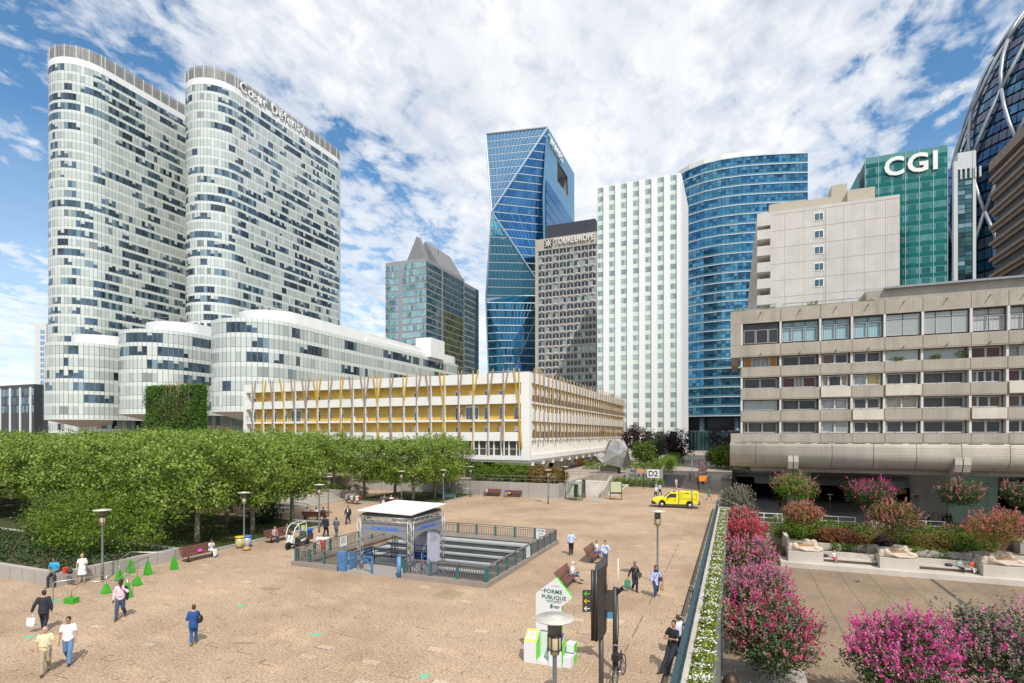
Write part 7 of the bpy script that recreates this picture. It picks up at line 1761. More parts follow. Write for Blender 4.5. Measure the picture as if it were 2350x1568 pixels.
for k in range(20): x = random.uniform(IX0 + .4, IX1 - .4); b.tube([(x, IY - .45, random.uniform(9, 14)), (x + random.uniform(-.6, .6), IY - .3, IT + random.uniform(.3, 1.2))], .035, 5)
b.build('cane', M_stem, t)
c = on_Y(505, 970, 76); bush('brown_shrub', 'loose brown green shrub between the ivy block and the flats', 'bush', (c.x, 76, 5.5), [((0, 0, 2.4), (3.6, 1.6, 2.4)), ((3, 0, 1.8), (3, 1.5, 2.0))], M_lfo, 150, 16, .4, .3)
def hedge_line(label, p0, p1, z, h, w, m, n, size):
 p0 = Vector(p0); p1 = Vector(p1); t = thing('street_hedge', label, 'hedge', ((p0.x + p1.x) / 2, (p0.y + p1.y) / 2, z))
 P = []; d = (p1 - p0); 
 u = RNG.random(n); pos = np.array(p0)[None, :2] + u[:, None] * np.array(d)[None, :2]; nrm = np.array([-d.y, d.x]) / d.length
 pos = pos + nrm[None, :] * (RNG.uniform(-w / 2, w / 2, n) * (1 + .25 * np.sin(u * 40)))[:, None]
 P = np.stack([pos[:, 0], pos[:, 1], z + h * RNG.random(n) ** .6 * (1 + .18 * np.sin(u * 55))], 1); N = unit(RNG.normal(size=(n, 3)) * .6 + np.array([.2, -.5, .7])); V, q = leaf_quads(P - np.array(wloc(t)), N, size)
 np_mesh('foliage', V, q, [m], np.zeros(n), t)
 b = MB()
 for k in range(8): q_ = p0.lerp(p1, (k + .5) / 8); b.tube([(q_.x, q_.y, z), (q_.x, q_.y, z + h * .6)], .05, 5)
 b.build('stems', M_stem, t)
hedge_line('bright green hedge along the left of the upper street', (-11.9, 101.5, 0), (-16.0, 178, 0), 1.35, 2.2, 3.0, M_lf3, 5500, .34)
hedge_line('green hedge above the grey site hoarding', (-27, 103, 0), (-12.2, 103.5, 0), 1.4, 1.9, 2.6, M_lf3, 2600, .3)
hedge_line('low green shrubs in front of the grey site hoarding', (hx0 - 2.4, 90.2, 0), (hx1 + .3, 90.0, 0), 0, 1.3, 1.5, M_lf3, 1700, .24)
for (px_, d_, h_, w_, m_, lab) in ((1462, 132, 9.5, 3.6, M_lfp, 'dark purple tree left of the white tower base'), (1500, 138, 8.0, 2.8, leafm('olive_leaf', [(.06, .085, .04), (.11, .13, .07)], .25), 'grey green tree between the dark purple trees'), (1478, 120, 5.5, 2.6, M_lf2, 'green shrub under the dark purple tree'),
        (1527, 150, 8.2, 3.2, leafm('greygreen_leaf', [(.09, .11, .075), (.14, .16, .12), (.06, .075, .05)], .25), 'silvery tree in front of the white tower'), (1558, 145, 8.4, 4.0, M_lfp, 'dark purple tree in front of the right corner of the white tower'),
        (1662, 150, 10.5, 4.4, M_lfp, 'dark purple tree right of the upper street'), (1668, 112, 4.8, 3.0, M_lf3, 'bright green bush right of the upper street near the raised flats'), (1648, 118, 4.0, 2.4, M_lf2, 'dark green bush right of the upper street')):
 c = at_d(px_, 1000, d_); bush('street_tree', lab, 'tree', (c.x, c.y, 1.35), [((0, 0, h_ * .58), (w_, w_, h_ * .45)), ((w_ * .4, 0, h_ * .4), (w_ * .7, w_ * .7, h_ * .3)), ((-w_ * .5, 0, h_ * .65), (w_ * .55, w_ * .6, h_ * .28))], m_, 230, 14, .42, .42, None, 3, shell=.45)
c = on_Y(1672, 1107, 92); bush('silver_shrub', 'grey green shrub beside the stair wall', 'bush', (c.x, 91.5, 0), [((0, 0, 1.2), (.9, .9, 1.2))], M_lfg, 70, 14, .2, .16)
n = 15000; yy_ = 14 + 52.5 * RNG.random(n) ** 1.7; xx = EDGE + .64 + RNG.normal(size=n) * .20; xx = np.clip(xx, EDGE + .26, EDGE + 1.12)
P = np.stack([xx, yy_, .02 + .30 * RNG.random(n) * (1 - ((xx - EDGE - .64) / .5) ** 2 * .6) + .05 * np.sin(yy_ * 3)], 1); N = unit(RNG.normal(size=(n, 3)) * .5 + np.array([0, -.1, .8])); V, q = leaf_quads(P, N, .13)
n2 = 2000; y2 = 14 + 52.5 * RNG.random(n2) ** 1.7; y2 = y2 + .25 * np.sin(y2 * 5); x2 = np.clip(EDGE + .64 + RNG.normal(size=n2) * .21, EDGE + .26, EDGE + 1.1); P2 = np.stack([x2, y2, .25 + .14 * RNG.random(n2) + .05 * np.sin(y2 * 3)], 1); V2, q2 = leaf_quads(P2, unit(RNG.normal(size=(n2, 3)) * .35 + np.array([0, -.25, .9])), .075, .95)
o = np_mesh('flower_bed', np.concatenate([V, V2]), np.concatenate([q, q2 + len(V)]), [leafm('bed_leaf', [(.13, .20, .012), (.24, .33, .022), (.32, .38, .035), (.10, .15, .012), (.34, .27, .07)], .35), leafm('white_petal', [(.80, .80, .76), (.72, .73, .68)], .2)], np.concatenate([np.zeros(n), np.ones(n2)])); tag(o, 'band of white flowers with yellow green leaves along the plaza railing', None, None, 'stuff')
def petal(nm, cols): return leafm(nm, cols, .25)
F_mag = petal('magenta_petal', [(.74, .05, .30), (.62, .04, .27), (.80, .18, .44), (.66, .06, .36)]); F_pink = petal('pink_petal', [(.72, .20, .24), (.62, .12, .18), (.78, .34, .36), (.56, .18, .19)]); F_red = petal('red_petal', [(.62, .07, .11), (.52, .06, .09), (.70, .14, .18)])
F_mau = petal('mauve_petal', [(.66, .14, .36), (.56, .17, .34), (.74, .30, .48), (.50, .14, .28)]); F_hot = petal('hot_petal', [(.70, .02, .22), (.62, .015, .16), (.75, .06, .28)]); F_sal = petal('salmon_petal', [(.60, .24, .18), (.52, .19, .15), (.66, .32, .25)]); F_dry = petal('dry_panicle', [(.34, .30, .24), (.26, .23, .17), (.42, .36, .30)])
def myrtle(label, base, top, w, crown_h, leaf, blooms, n=300, per=17, size=.15, npan=260, pet=.085, grp='flowering crape myrtles', single=False, flat=1.0):
 """blooms: list of (petal material, share)"""
 base = Vector(base); H = top - base.z; cz = H - crown_h * .52; t = thing('crape_myrtle', label, 'tree', base, grp)
 b = MB()
 if single: b.tube([(0, 0, 0), (.03, .02, (H - crown_h) * .6), (0, 0, H - crown_h * .8)], [.10, .075, .06], 8); limbs(b, (0, 0, 0), cz + .2, .05, 6, w * .26, H - crown_h)
 else: limbs(b, (0, 0, 0), cz + .1, .11, 7, w * .30, .1)
 b.build('trunk', M_stem, t)
 r = w / 2
 ells = [((r * .62 * cos(q), r * .62 * sin(q), cz + crown_h * RNG.uniform(-.16, .26)), (r * RNG.uniform(.3, .42), r * RNG.uniform(.3, .42), crown_h * RNG.uniform(.2, .3))) for q in np.arange(5) * 1.257 + RNG.uniform(0, 6)] + [((0, 0, cz), (r * .82, r * .82, crown_h * .44 * flat)), ((r * .3, r * .1, cz + .1), (r * .66, r * .66, crown_h * .44)), ((-r * .32, -.1 * r, cz), (r * .64, r * .64, crown_h * .42)), ((0, -r * .3, cz - .2), (r * .6, r * .6, crown_h * .36)), ((r * .1, 0, cz + crown_h * .12), (r * .55, r * .55, crown_h * .42))]
 foliage('crown', leaf, ells, n, per, .2 * w / 4.5, size, t, None, shell=.5, upb=.25)
 tot = sum(s for _, s in blooms)
 for m, s in blooms:
  k = int(npan * .8 * s / tot); P, N, C, D = crown_points(ells, k, 1, .001, shell=.9, low=-.35)
  ax = unit(D * .8 + np.array([0, 0, .75]) + RNG.normal(size=(k, 3)) * .25); pp = 22; ln = RNG.uniform(.25, .62, k) * w / 4.8; C = C + (C - np.array([0, 0, cz])) * RNG.uniform(-.04, .13, k)[:, None]
  uu = RNG.random((k, pp)); Q = C[:, None, :] + ax[:, None, :] * (uu * ln[:, None])[:, :, None] + RNG.normal(size=(k, pp, 3)) * ((1 - uu * .75) * .05 * w / 4.8)[:, :, None]
  Q = Q.reshape(-1, 3); V, q = leaf_quads(Q, unit(RNG.normal(size=Q.shape) + np.array([0, -.3, .5])), pet, .9); np_mesh('blossom', V, q, [m], np.zeros(len(q)), t)
 return t
myrtle('nearest crape myrtle by the railing, dark green with hot pink clusters and silver tips', (1.7, 30.3, SQ_Z), .55, 4.7, 4.1, M_lfd, [(F_hot, .42), (F_pink, .34), (F_dry, .62)], 560, 19, .15, 700, .075)
myrtle('mauve pink crape myrtle, second from the camera along the flower bed', (1.25, 36.9, SQ_Z), .35, 4.4, 3.0, M_lfd, [(F_mau, .8), (F_pink, .2), (F_dry, .15)], 380, 18, .15, 640, .085)
myrtle('dusty pink crape myrtle, third along the flower bed', (1.0, 46.8, SQ_Z), .35, 4.3, 2.9, M_lfd, [(F_mau, .55), (F_pink, .5), (F_dry, .2)], 320, 17, .16, 620, .09)
myrtle('crimson crape myrtle, fourth along the flower bed', (.9, 57.2, SQ_Z), .3, 4.2, 2.7, leafm('bronze_leaf', [(.05, .06, .02), (.08, .07, .025), (.12, .05, .03)], .25), [(F_red, .85), (F_pink, .25)], 260, 16, .17, 640, .1)
myrtle('dark pink crape myrtle at the far end of the flower bed', (.55, 66.8, SQ_Z), .25, 4.3, 2.4, leafm('bronze_leaf', [(.05, .06, .02), (.08, .07, .025), (.12, .05, .03)], .25), [(F_pink, .6), (F_sal, .5)], 240, 16, .17, 520, .1)
myrtle('grey white crape myrtle without pink flowers beside the concrete stairs', (.35, 72.5, -3.0), 2.3, 4.3, 3.5, M_lfg, [(F_dry, 1)], 330, 16, .17, 320, .09)
myrtle('big magenta crape myrtle in full bloom at the bottom right', (7.5, 31.3, SQ_Z), -.05, 5.0, 4.2, M_lfd, [(F_mag, .85), (F_mau, .45)], 480, 18, .15, 900, .085)
myrtle('grey green crape myrtle with sparse pink flowers at the bottom right corner', (11.6, 32.4, SQ_Z), .55, 5.1, 4.4, leafm('greymyrtle_leaf', [(.05, .075, .035), (.09, .11, .06), (.13, .135, .09), (.03, .05, .022)], .25), [(F_dry, .7), (F_mag, .18), (F_mau, .12)], 560, 18, .15, 560, .085)
SPZ = PZ + 1.5
for (px_, top, bot, w, mm, bl, lab) in ((1843, 1152, 1212, 85, M_lfo, [(F_pink, .6), (F_sal, .5)], 'small round crape myrtle with pink top growing from the leftmost carved planter'), (2051, 1145, 1246, 116, leafm('olive_myrtle', [(.10, .11, .02), (.14, .13, .03), (.07, .10, .018), (.18, .10, .035)], .3), [(F_sal, .8), (F_pink, .3)], 'round olive and salmon crape myrtle growing from the middle carved planter'), (2292, 1166, 1262, 132, M_lfo, [(F_pink, .75), (F_red, .25)], 'wide pink crape myrtle growing from the right hand carved planter')):
 c = on_Y(px_, (top + bot) / 2, 65.7); k = 65.7 / (C_ + (px_ - CX) / FOC * S_) / FOC
 myrtle(lab, (c.x, 65.7, SPZ - .05), EYE - (top - HY) * k, w * k, (bot - top) * k * .92, mm, bl, 420, 16, .16, 250, .085, 'flowering crape myrtles', True)
for (px_, top, bot, w, base_y, mm, bl, lab) in ((1822, 1083, 1157, 98, 1212, M_lf3, [(F_pink, .35), (F_dry, .4), (F_sal, .2)], 'green crape myrtle with scattered pink tips in front of the dark underpass'), (1995, 1098, 1166, 106, 1212, M_lfd, [(F_mag, 1.0), (F_hot, .2)], 'bright magenta crape myrtle in front of the dark underpass'), (2203, 1101, 1168, 94, 1206, M_lfd, [(F_pink, .5), (F_dry, .35)], 'dark green crape myrtle on a pale stem in front of the mint green wall'), (2350, 1105, 1172, 86, 1206, M_lfd, [(F_pink, .3), (F_dry, .4)], 'dark crape myrtle cut by the right edge of the frame')):
 c = on_Y(px_, (top + bot) / 2, 76.2); k = 76.2 / (C_ + (px_ - CX) / FOC * S_) / FOC
 myrtle(lab, (c.x, 76.2, -2.7), EYE - (top - HY) * k, w * k, (bot - top) * k * .95, mm, bl, 400, 16, .17, 230, .09, 'flowering crape myrtles', True)
SH = [(1788, 1222, 75.4, 2.0, 2.4, M_lf3, 'yellow green shrub at the left end of the garden behind the leftmost figure'), (1822, 1228, 74.6, 1.6, 2.2, M_lf3, 'green shrub right of the stem of the leftmost figure tree'), (1868, 1222, 75.6, 2.3, 2.2, M_lf3, 'rounded green shrub under the middle white railing'), (1915, 1222, 75.6, 2.4, 2.2, M_lf3, 'bright green shrub in the middle of the garden hedge'), (1968, 1226, 75.2, 2.2, 2.0, M_lf2, 'darker green shrub left of the middle tree'),
 (2090, 1228, 75.2, 2.6, 2.3, M_lf3, 'green shrub right of the middle tree'), (2135, 1226, 75.4, 2.4, 2.2, M_lf3, 'yellow green shrub below the right white railing'), (2185, 1224, 75.4, 2.6, 2.5, M_lfo, 'olive shrub below the mint green wall'), (2232, 1235, 74.4, 2.5, 2.4, M_lf3, 'feathery green shrub left of the right hand tree'),
 (1900, 1250, 70.4, 1.5, 1.7, M_lfr, 'red brown shrub behind the woman in pink'), (1938, 1254, 70.2, 1.7, 1.8, M_lfr, 'second red brown shrub behind the long bench'), (2028, 1248, 71.2, 1.0, 1.0, M_lfp, 'small dark red shrub behind the middle figure'), (2140, 1268, 70.0, 2.3, 2.2, M_lfo, 'tall olive and orange shrub behind the right bench'), (2185, 1272, 70.0, 2.4, 2.3, M_lf2, 'dark green shrub behind the two women on the bench'), (1985, 1250, 72.4, 1.4, 1.3, M_lfo, 'small orange tinted shrub left of the middle figure'), (1880, 1246, 72.2, 1.1, 1.2, M_lf3, 'low yellow green shrub beside the red brown shrubs')]
for (px_, py_, Y, w, h, m, lab) in SH:
 z = -3.72
 if Y > 73: Y -= 2.4; h += .15
 c = on_Y(px_, py_, Y)
 bush('garden_shrub', lab, 'bush', (c.x, Y, z), [((0, 0, h * .48), (w * .8, .95, h * .5)), ((w * .3, -.2, h * .35), (w * .55, .8, h * .36))], m, 150, 16, .2, .19, 'shrubs of the stepped garden', 3)
for (px_, Y, w, h, lab) in ((1927, 67.6, .75, 1.1, 'small round clipped bush behind the woman in pink'), (1973, 67.6, 1.2, 1.1, 'small square clipped hedge left of the middle pedestal'), (2135, 67.6, 1.7, 1.2, 'round clipped green bush right of the middle figure')):
 c = on_Y(px_, 1260, Y); bush('clipped_bush', lab, 'bush', (c.x, Y, PZ + .5), [((0, 0, h * .5), (w, .6, h * .55))], M_lf3, 90, 16, .12, .14, 'clipped bushes behind the stone benches', 2, box=.6)
for (k, u_, z, y, s, m, lab) in ((4, .35, 17.62, BY + .1, .45, M_lf3, 'trailing plant on the top balcony of the concrete flats'), (5, .3, 17.62, BY + .1, .5, M_lf3, 'small green plant on the top balcony of the concrete flats'), (5, .85, 17.65, BY + .35, .8, M_lf2, 'large dark potted plant on the top balcony of the concrete flats')):
 x = E[k] + (E[k + 1] - E[k]) * u_; bush('balcony_plant', lab, 'plant', (x, y, z), [((0, 0, s * .6), (s * (1.6 if k == 4 else .8), .2, s * .6))], m, 26, 10, .1, .13, None, 2)
for (x, lab) in ((.6, 'tuft of weeds at the left end of the concrete roof'), (4.4, 'green bush on the roof edge of the concrete flats'), (9.4, 'weeds beside the roof rail of the concrete flats'), (15.6, 'yellow green weeds on the roof of the concrete flats')):
 bush('roof_plant', lab, 'plant', (x, BY + .7, 25.2), [((0, 0, .35), (.7, .3, .4))], M_lf3, 26, 10, .12, .13, None, 2)
c = on_X(1386, 1056, AX1 + .1); bush('balcony_flowers', 'orange flowers on a lower balcony of the white flats', 'flowers', (AX1 - .2, on_X(1384, 1056, AX1 + .1).y, 8.9), [((0, 0, .2), (.5, 2.2, .35))], leafm('orange_flower', [(.55, .10, .02), (.20, .12, .03)], .2), 50, 10, .15, .16, None, 2)
for (px0, px1, d_, lab) in ((2030, 2075, 129.5, 'green shrubs growing on the road deck behind the raised flats'), (2318, 2350, 129.5, 'dark green shrubs on the road deck at the right edge'), (1690, 1760, 129.5, 'green shrubs on the road deck under the left end of the raised flats')):
 a_, c_ = on_Y(px0, 1080, d_).x, on_Y(px1, 1080, d_).x; bush('deck_shrub', lab, 'bush', ((a_ + c_) / 2, d_, .7), [((0, 0, .9), ((c_ - a_) / 2 + .5, 1.0, 1.0))], M_lf3, 110, 14, .25, .26, None, 3)
SKIN = {'l': (.56, .36, .27), 'm': (.38, .22, .14), 'd': (.07, .035, .02), 'b': (.26, .14, .085)}
def skinm(k): return paint('skin_' + {'l': 'light', 'm': 'tan', 'd': 'deep', 'b': 'brown'}[k], SKIN[k], .5, 0, .05, 6)
HAIR = {'black': (.012, .010, .009), 'brown': (.07, .04, .022), 'grey': (.36, .35, .33), 'blond': (.42, .30, .14), 'white': (.62, .60, .55), 'dkbrown': (.03, .018, .012), 'red': (.20, .09, .04)}
def hairm(k): return paint('hair_' + k, HAIR[k], .6, 0, .25, 30)
def V3(*a): return Vector(a)
def limb(b, pts, rs, n=10):
 b.tube(pts, rs, n)
 for p, r in zip(pts, rs): b.ell(p, (r, r, r), n, 6)
def loft(b, rings, n=14):
 v = []; f = []
 for c, rx, ry, R in rings:
  for k in range(n): v.append(Vector(c) + R @ Vector((rx * cos(2 * pi * k / n), ry * sin(2 * pi * k / n), 0)))
 for i in range(len(rings) - 1):
  for k in range(n): f.append((i * n + k, i * n + (k + 1) % n, (i + 1) * n + (k + 1) % n, (i + 1) * n + k))
 f.append(tuple(range(n - 1, -1, -1))); f.append(tuple((len(rings) - 1) * n + k for k in range(n)))
 b.add(v, f, 0, True)
def skeleton(pose, la, ra, lean, side=1, slim=1.0):
 J = {}; sit = pose in ('sit', 'perch', 'cross'); hz = {'sit': .53, 'cross': .53, 'perch': .86}.get(pose, .93)
 if pose == 'step': hz = .92
 J['hip'] = V3(0, 0, hz); R = Matrix.Rotation(-lean, 3, 'X')
 tp = lambda x, y, z: J['hip'] + R @ V3(x, y, z - .93)
 J['T'] = tp; J['R'] = R
 J['neck'] = tp(0, -.01, 1.475); J['head'] = tp(0, .015, 1.63)
 for s, k in ((-1, 'l'), (1, 'r')):
  hx = .085 * s; J['hip' + k] = J['hip'] + V3(hx, 0, -.03)
  f = s * side
  if pose == 'stand': J['kn' + k] = V3(hx * 1.1, .02, .50); J['an' + k] = V3(hx * 1.25, -.01, .09); J['to' + k] = V3(hx * 1.6, .15, .035)
  elif pose == 'walk':
   if f > 0: J['kn' + k] = V3(hx, .19, .53); J['an' + k] = V3(hx * .9, .30, .10); J['to' + k] = V3(hx, .46, .055)
   else: J['kn' + k] = V3(hx, .02, .50); J['an' + k] = V3(hx * .9, -.31, .20); J['to' + k] = V3(hx, -.20, .045)
  elif pose == 'step':
   if f > 0: J['kn' + k] = V3(hx, .10, .51); J['an' + k] = V3(hx * .8, .12, .09); J['to' + k] = V3(hx, .28, .035)
   else: J['kn' + k] = V3(hx, .06, .50); J['an' + k] = V3(hx * .8, -.20, .16); J['to' + k] = V3(hx, -.08, .04)
  elif pose == 'sit': J['kn' + k] = V3(hx * 1.2, .44, .50); J['an' + k] = V3(hx * 1.1, .46 + .05 * s, .09); J['to' + k] = V3(hx * 1.4, .62 + .05 * s, .04)
  elif pose == 'cross':
   if s > 0: J['kn' + k] = V3(-.01, .45, .60); J['an' + k] = V3(-.16, .58, .26); J['to' + k] = V3(-.18, .72, .22)
   else: J['kn' + k] = V3(hx, .44, .50); J['an' + k] = V3(hx, .48, .09); J['to' + k] = V3(hx, .64, .04)
  elif pose == 'perch': J['kn' + k] = V3(hx * 1.9, .33, .58); J['an' + k] = V3(hx * 1.8, .38, .09); J['to' + k] = V3(hx * 2.3, .53, .035)
  elif pose == 'lean': J['kn' + k] = V3(hx * 1.0, .20, .50); J['an' + k] = V3(hx * 1.1, .42 + .06 * s, .09); J['to' + k] = V3(hx * 1.5, .58 + .06 * s, .04)
  sh = tp(.168 * s * slim, 0, 1.405); J['sh' + k] = sh; a = la if s < 0 else ra
  D = {'down': ((.25, -.02, 1.13), (.26, .04, .87)), 'swingf': ((.25, .07, 1.14), (.25, .24, .93)), 'swingb': ((.26, -.11, 1.14), (.29, -.17, .90)), 'face': ((.27, .16, 1.20), (.10, .20, 1.46)), 'shoulder': ((.30, .12, 1.22), (.12, .16, 1.40)),
   'fwd': ((.25, .06, 1.14), (.15, .30, 1.13)), 'hold': ((.25, .03, 1.13), (.10, .26, 1.05)), 'cross': ((.26, .10, 1.15), (-.04, .24, 1.14)), 'lap': ((.26, .06, 1.15), (.10, .28, 1.02)), 'rest': ((.30, .02, 1.16), (.36, .22, 1.02)), 'up': ((.33, .06, 1.42), (.14, .10, 1.66)), 'out': ((.30, -.04, 1.15), (.38, -.03, .90))}[a]
  J['el' + k] = tp(D[0][0] * s, D[0][1], D[0][2]); J['wr' + k] = tp(D[1][0] * s, D[1][1], D[1][2])
 return J
def hand(b, J, k, s):
 w = J['wr' + k]; d = (w - J['el' + k]).normalized(); up = V3(0, 1, 0) if abs(d.y) < .8 else V3(0, 0, 1); a = d.cross(up).normalized(); c = a.cross(d)
 return w, d, a, c
def person(label, loc, face, pose='walk', la='swingb', ra='swingf', top=('tshirt', (.8, .8, .8)), bot=('trousers', (.05, .05, .06)), skin='l', hair=('short', 'brown'), h=1.74, vox=.02, side=1, lean=0.03, turn=0.0, girth=1.0, shoes=(.03, .025, .02), extra=None, group=None, fem=False, tilt=0.0):
 vx = C_ * face[0] + S_ * face[1]; vy = S_ * face[0] - C_ * face[1]
 t = thing('person', label, 'person', (0, 0, 0), group)
 slim = .90 if fem else 1.0
 J = skeleton(pose, la, ra, lean, side, slim); R = J['R']; tp = J['T']; g = girth
 HR = R @ Matrix.Rotation(turn, 3, 'Z') @ Matrix.Rotation(-tilt, 3, 'X')
 hp = lambda x, y, z: J['head'] + HR @ V3(x, y, z)
 b = MB()
 tor = [(.86, .15, .115), (.95, .165, .12), (1.08, .14 * g, .105 * g), (1.22, .155, .11 * (.5 + .5 * g)), (1.34, .168 * slim, .11), (1.415, .135 * slim, .085), (1.455, .072, .065)]
 def trs(add, lo=0, hi=9): return [(tp(0, 0, z), rx + add, ry + add, R) for i, (z, rx, ry) in enumerate(tor) if lo <= i <= hi]
 loft(b, trs(0))
 limb(b, [tp(0, -.01, 1.44), hp(0, -.02, -.07)], [.058, .054])
 b.ell(J['head'], (.076, .096, .118), 14, 10, M=HR); b.ell(hp(0, .03, -.062), (.058, .062, .062), 12, 8, M=HR); limb(b, [hp(0, .088, .012), hp(0, .108, -.026)], [.011, .015], 6)
 for s in (-1, 1): b.ell(hp(.078 * s, -.005, -.005), (.012, .022, .032), 8, 6, M=HR)
 lw = .93 if fem else 1.0
 for k, s in (('l', -1), ('r', 1)):
  limb(b, [J['sh' + k], J['el' + k], J['wr' + k]], [.047 * lw, .040 * lw, .029])
  limb(b, [J['hip' + k], J['kn' + k], J['an' + k]], [.088, .058, .038]); limb(b, [J['an' + k] - V3(0, 0, .03), J['to' + k]], [.038, .03])
  w, d, a, c = hand(b, J, k, s); b.ell(w + d * .05, (.022, .038, .052), 10, 6, M=Matrix((c, a, d)).transposed())
 o = remesh(b, 'body', skinm(skin), vox, t, None, 3)
 b = MB()
 for k, s in (('l', -1), ('r', 1)):
  w, d, a, c = hand(b, J, k, s)
  for i, (off, ln) in enumerate(((-.027, .066), (-.009, .076), (.009, .072), (.026, .056))):
   p = w + d * .082 + a * off; b.tube([p, p + d * ln * .45 + c * .006 * 1, p + d * ln * .85 + c * .028], [.0095, .0088, .0072], 6)
  q = w + d * .03 - a * .03; b.tube([q, q - a * .022 + d * .03 + c * .01, q - a * .018 + d * .06 + c * .025], [.011, .010, .008], 6)
 if vox < .03:
  for s in (-1, 1): b.ell(hp(.031 * s, .088, .010), (.013, .009, .007), 8, 5, 1, M=HR); b.ell(hp(.031 * s, .090, .030), (.018, .008, .004), 8, 4, 1, M=HR)
  b.ell(hp(0, .093, -.066), (.022, .008, .006), 8, 5, 2, M=HR)
 bm = bmesh.new(); bm.from_mesh(o.data); base = len(bm.verts); vs = [bm.verts.new(p) for p in b.v]
 for f, m_ in zip(b.f, b.m):
  fa = bm.faces.new([vs[i] for i in f]); fa.material_index = m_; fa.smooth = True
 bm.to_mesh(o.data); bm.free(); o.data.materials.append(paint('eye_dark', (.015, .012, .01), .3)); o.data.materials.append(paint('lip_' + skin, [v * q for v, q in zip(SKIN[skin], (.75, .5, .5))], .5))
 kind, col = top[0], top[1]; tm = paint('cloth_%02d_%02d_%02d' % tuple(int(v * 99) for v in col), col, .85, 0, .10, 7)
 cl = .028 if kind == 'jacket' else .018
 b = MB()
 rr_ = trs(cl, 0 if kind != 'crop' else 2, 5); 
 if kind in ('jacket', 'tunic'): rr_ = [(tp(0, 0, .76 if kind == 'jacket' else .68), .178 + .02, .14, R)] + rr_
 rr_.append((tp(0, 0, 1.458), .082, .076, R)); 
 if pose in ('sit', 'perch', 'cross') and kind in ('jacket', 'tunic'): rr_ = rr_[1:]
 loft(b, rr_)
 slv = 1.0 if kind in ('jacket', 'shirt', 'tunic') else (.62 if kind in ('tshirt', 'dress') else .25)
 for k in 'lr':
  sh, el, wr = J['sh' + k], J['el' + k], J['wr' + k]
  if slv >= 1: limb(b, [sh, el, wr.lerp(el, .06)], [.048 + cl, .043 + cl, .034 + cl * .7])
  else: limb(b, [sh, sh.lerp(el, slv)], [.048 + cl, .047 + cl])
 if kind == 'dress': loft(b, [(J['hip'] + V3(0, 0, -.42), .24, .19, Matrix.Identity(3)), (J['hip'] + V3(0, 0, -.15), .20, .16, Matrix.Identity(3)), (tp(0, 0, 1.0), .165, .13, R)])
 remesh(b, {'jacket': 'jacket', 'shirt': 'shirt', 'tshirt': 'shirt', 'dress': 'dress', 'tunic': 'tunic'}.get(kind, 'shirt'), tm, vox, t, None, 3)
 kind2, col2 = bot; bm_ = paint('cloth_%02d_%02d_%02d' % tuple(int(v * 99) for v in col2), col2, .85, 0, .12, 7)
 if kind2 in ('trousers', 'flared', 'slim', 'shorts'):
  b = MB(); cc_ = {'trousers': .026, 'flared': .02, 'slim': .012, 'shorts': .03}[kind2]
  loft(b, [(J['hip'] + V3(0, 0, -.10), .15, .12, Matrix.Identity(3)), (J['hip'] + V3(0, 0, .03), .172, .135, Matrix.Identity(3)), (tp(0, 0, 1.03), .158 * (g if g > 1 else 1), .125 * g, R)])
  for k in 'lr':
   hi_, kn, an = J['hip' + k], J['kn' + k], J['an' + k]
   if kind2 == 'shorts': limb(b, [hi_, hi_.lerp(kn, .9)], [.092 + cc_, .07 + cc_])
   else: limb(b, [hi_, kn, an.lerp(kn, .03)], [.09 + cc_ * .8, .06 + cc_, (.042 + cc_) if kind2 != 'flared' else .085])
  remesh(b, 'trousers' if kind2 != 'shorts' else 'shorts', bm_, vox, t, None, 3)
 elif kind2 == 'skirt':
  b = MB()
  if pose in ('sit', 'cross'):
   loft(b, [(J['hip'] + V3(0, -.04, -.1), .19, .14, Matrix.Identity(3)), (tp(0, 0, 1.02), .16, .125, R)])
   for k in 'lr': limb(b, [J['hip' + k], J['hip' + k].lerp(J['kn' + k], .85)], [.115, .105])
  else: loft(b, [(J['hip'] + V3(0, 0, -.48), .21, .18, Matrix.Identity(3)), (J['hip'] + V3(0, 0, -.1), .185, .15, Matrix.Identity(3)), (tp(0, 0, 1.03), .155, .12, R)])
  remesh(b, 'skirt', bm_, vox, t, None, 3)
 if shoes is not None:
  sm = paint('shoe_%02d_%02d_%02d' % tuple(int(v * 99) for v in shoes), shoes, .45, 0, .1, 8)
  for k in 'lr':
   an, to = J['an' + k], J['to' + k]; d = (to - an); fl = V3(d.x, d.y, 0).normalized(); hl = an - V3(0, 0, .045) - fl * .05; b = MB()
   limb(b, [hl, hl.lerp(to, .5) + V3(0, 0, .004), to], [.042, .044, .036], 8); b.ell(an - V3(0, 0, .01), (.048, .048, .045), 8, 6)
   remesh(b, 'shoe', sm, max(vox, .018), t, None, 2)
 st, hc = hair
 if st != 'bald':
  b = MB(); hm = hairm(hc) if not isinstance(hc, tuple) else paint('scarf_%02d' % int(hc[0] * 99), hc, .8)
  if st in ('short', 'bob', 'long', 'bun'):
   b.ell(hp(0, -.018, .032), (.087, .100, .105), 14, 9, M=HR); b.ell(hp(0, -.04, -.02), (.080, .072, .085), 12, 8, M=HR)
  if st == 'ring': b.ell(hp(0, -.035, -.02), (.082, .078, .06), 12, 8, M=HR)
  if st in ('bob', 'long'): b.ell(hp(0, -.05, -.07), (.092, .066, .11), 12, 8, M=HR)
  if st == 'long': b.ell(hp(0, -.075, -.18), (.085, .05, .17), 12, 8, M=HR)
  if st == 'scarf':
   b.ell(hp(0, -.02, .02), (.096, .104, .125), 14, 9, M=HR); b.ell(hp(0, -.02, -.14), (.10, .10, .10), 12, 8, M=HR); b.ell(tp(0, .0, 1.42), (.19, .125, .07), 12, 8, M=R); b.ell(tp(0, -.07, 1.30), (.16, .07, .17), 12, 8, M=R)
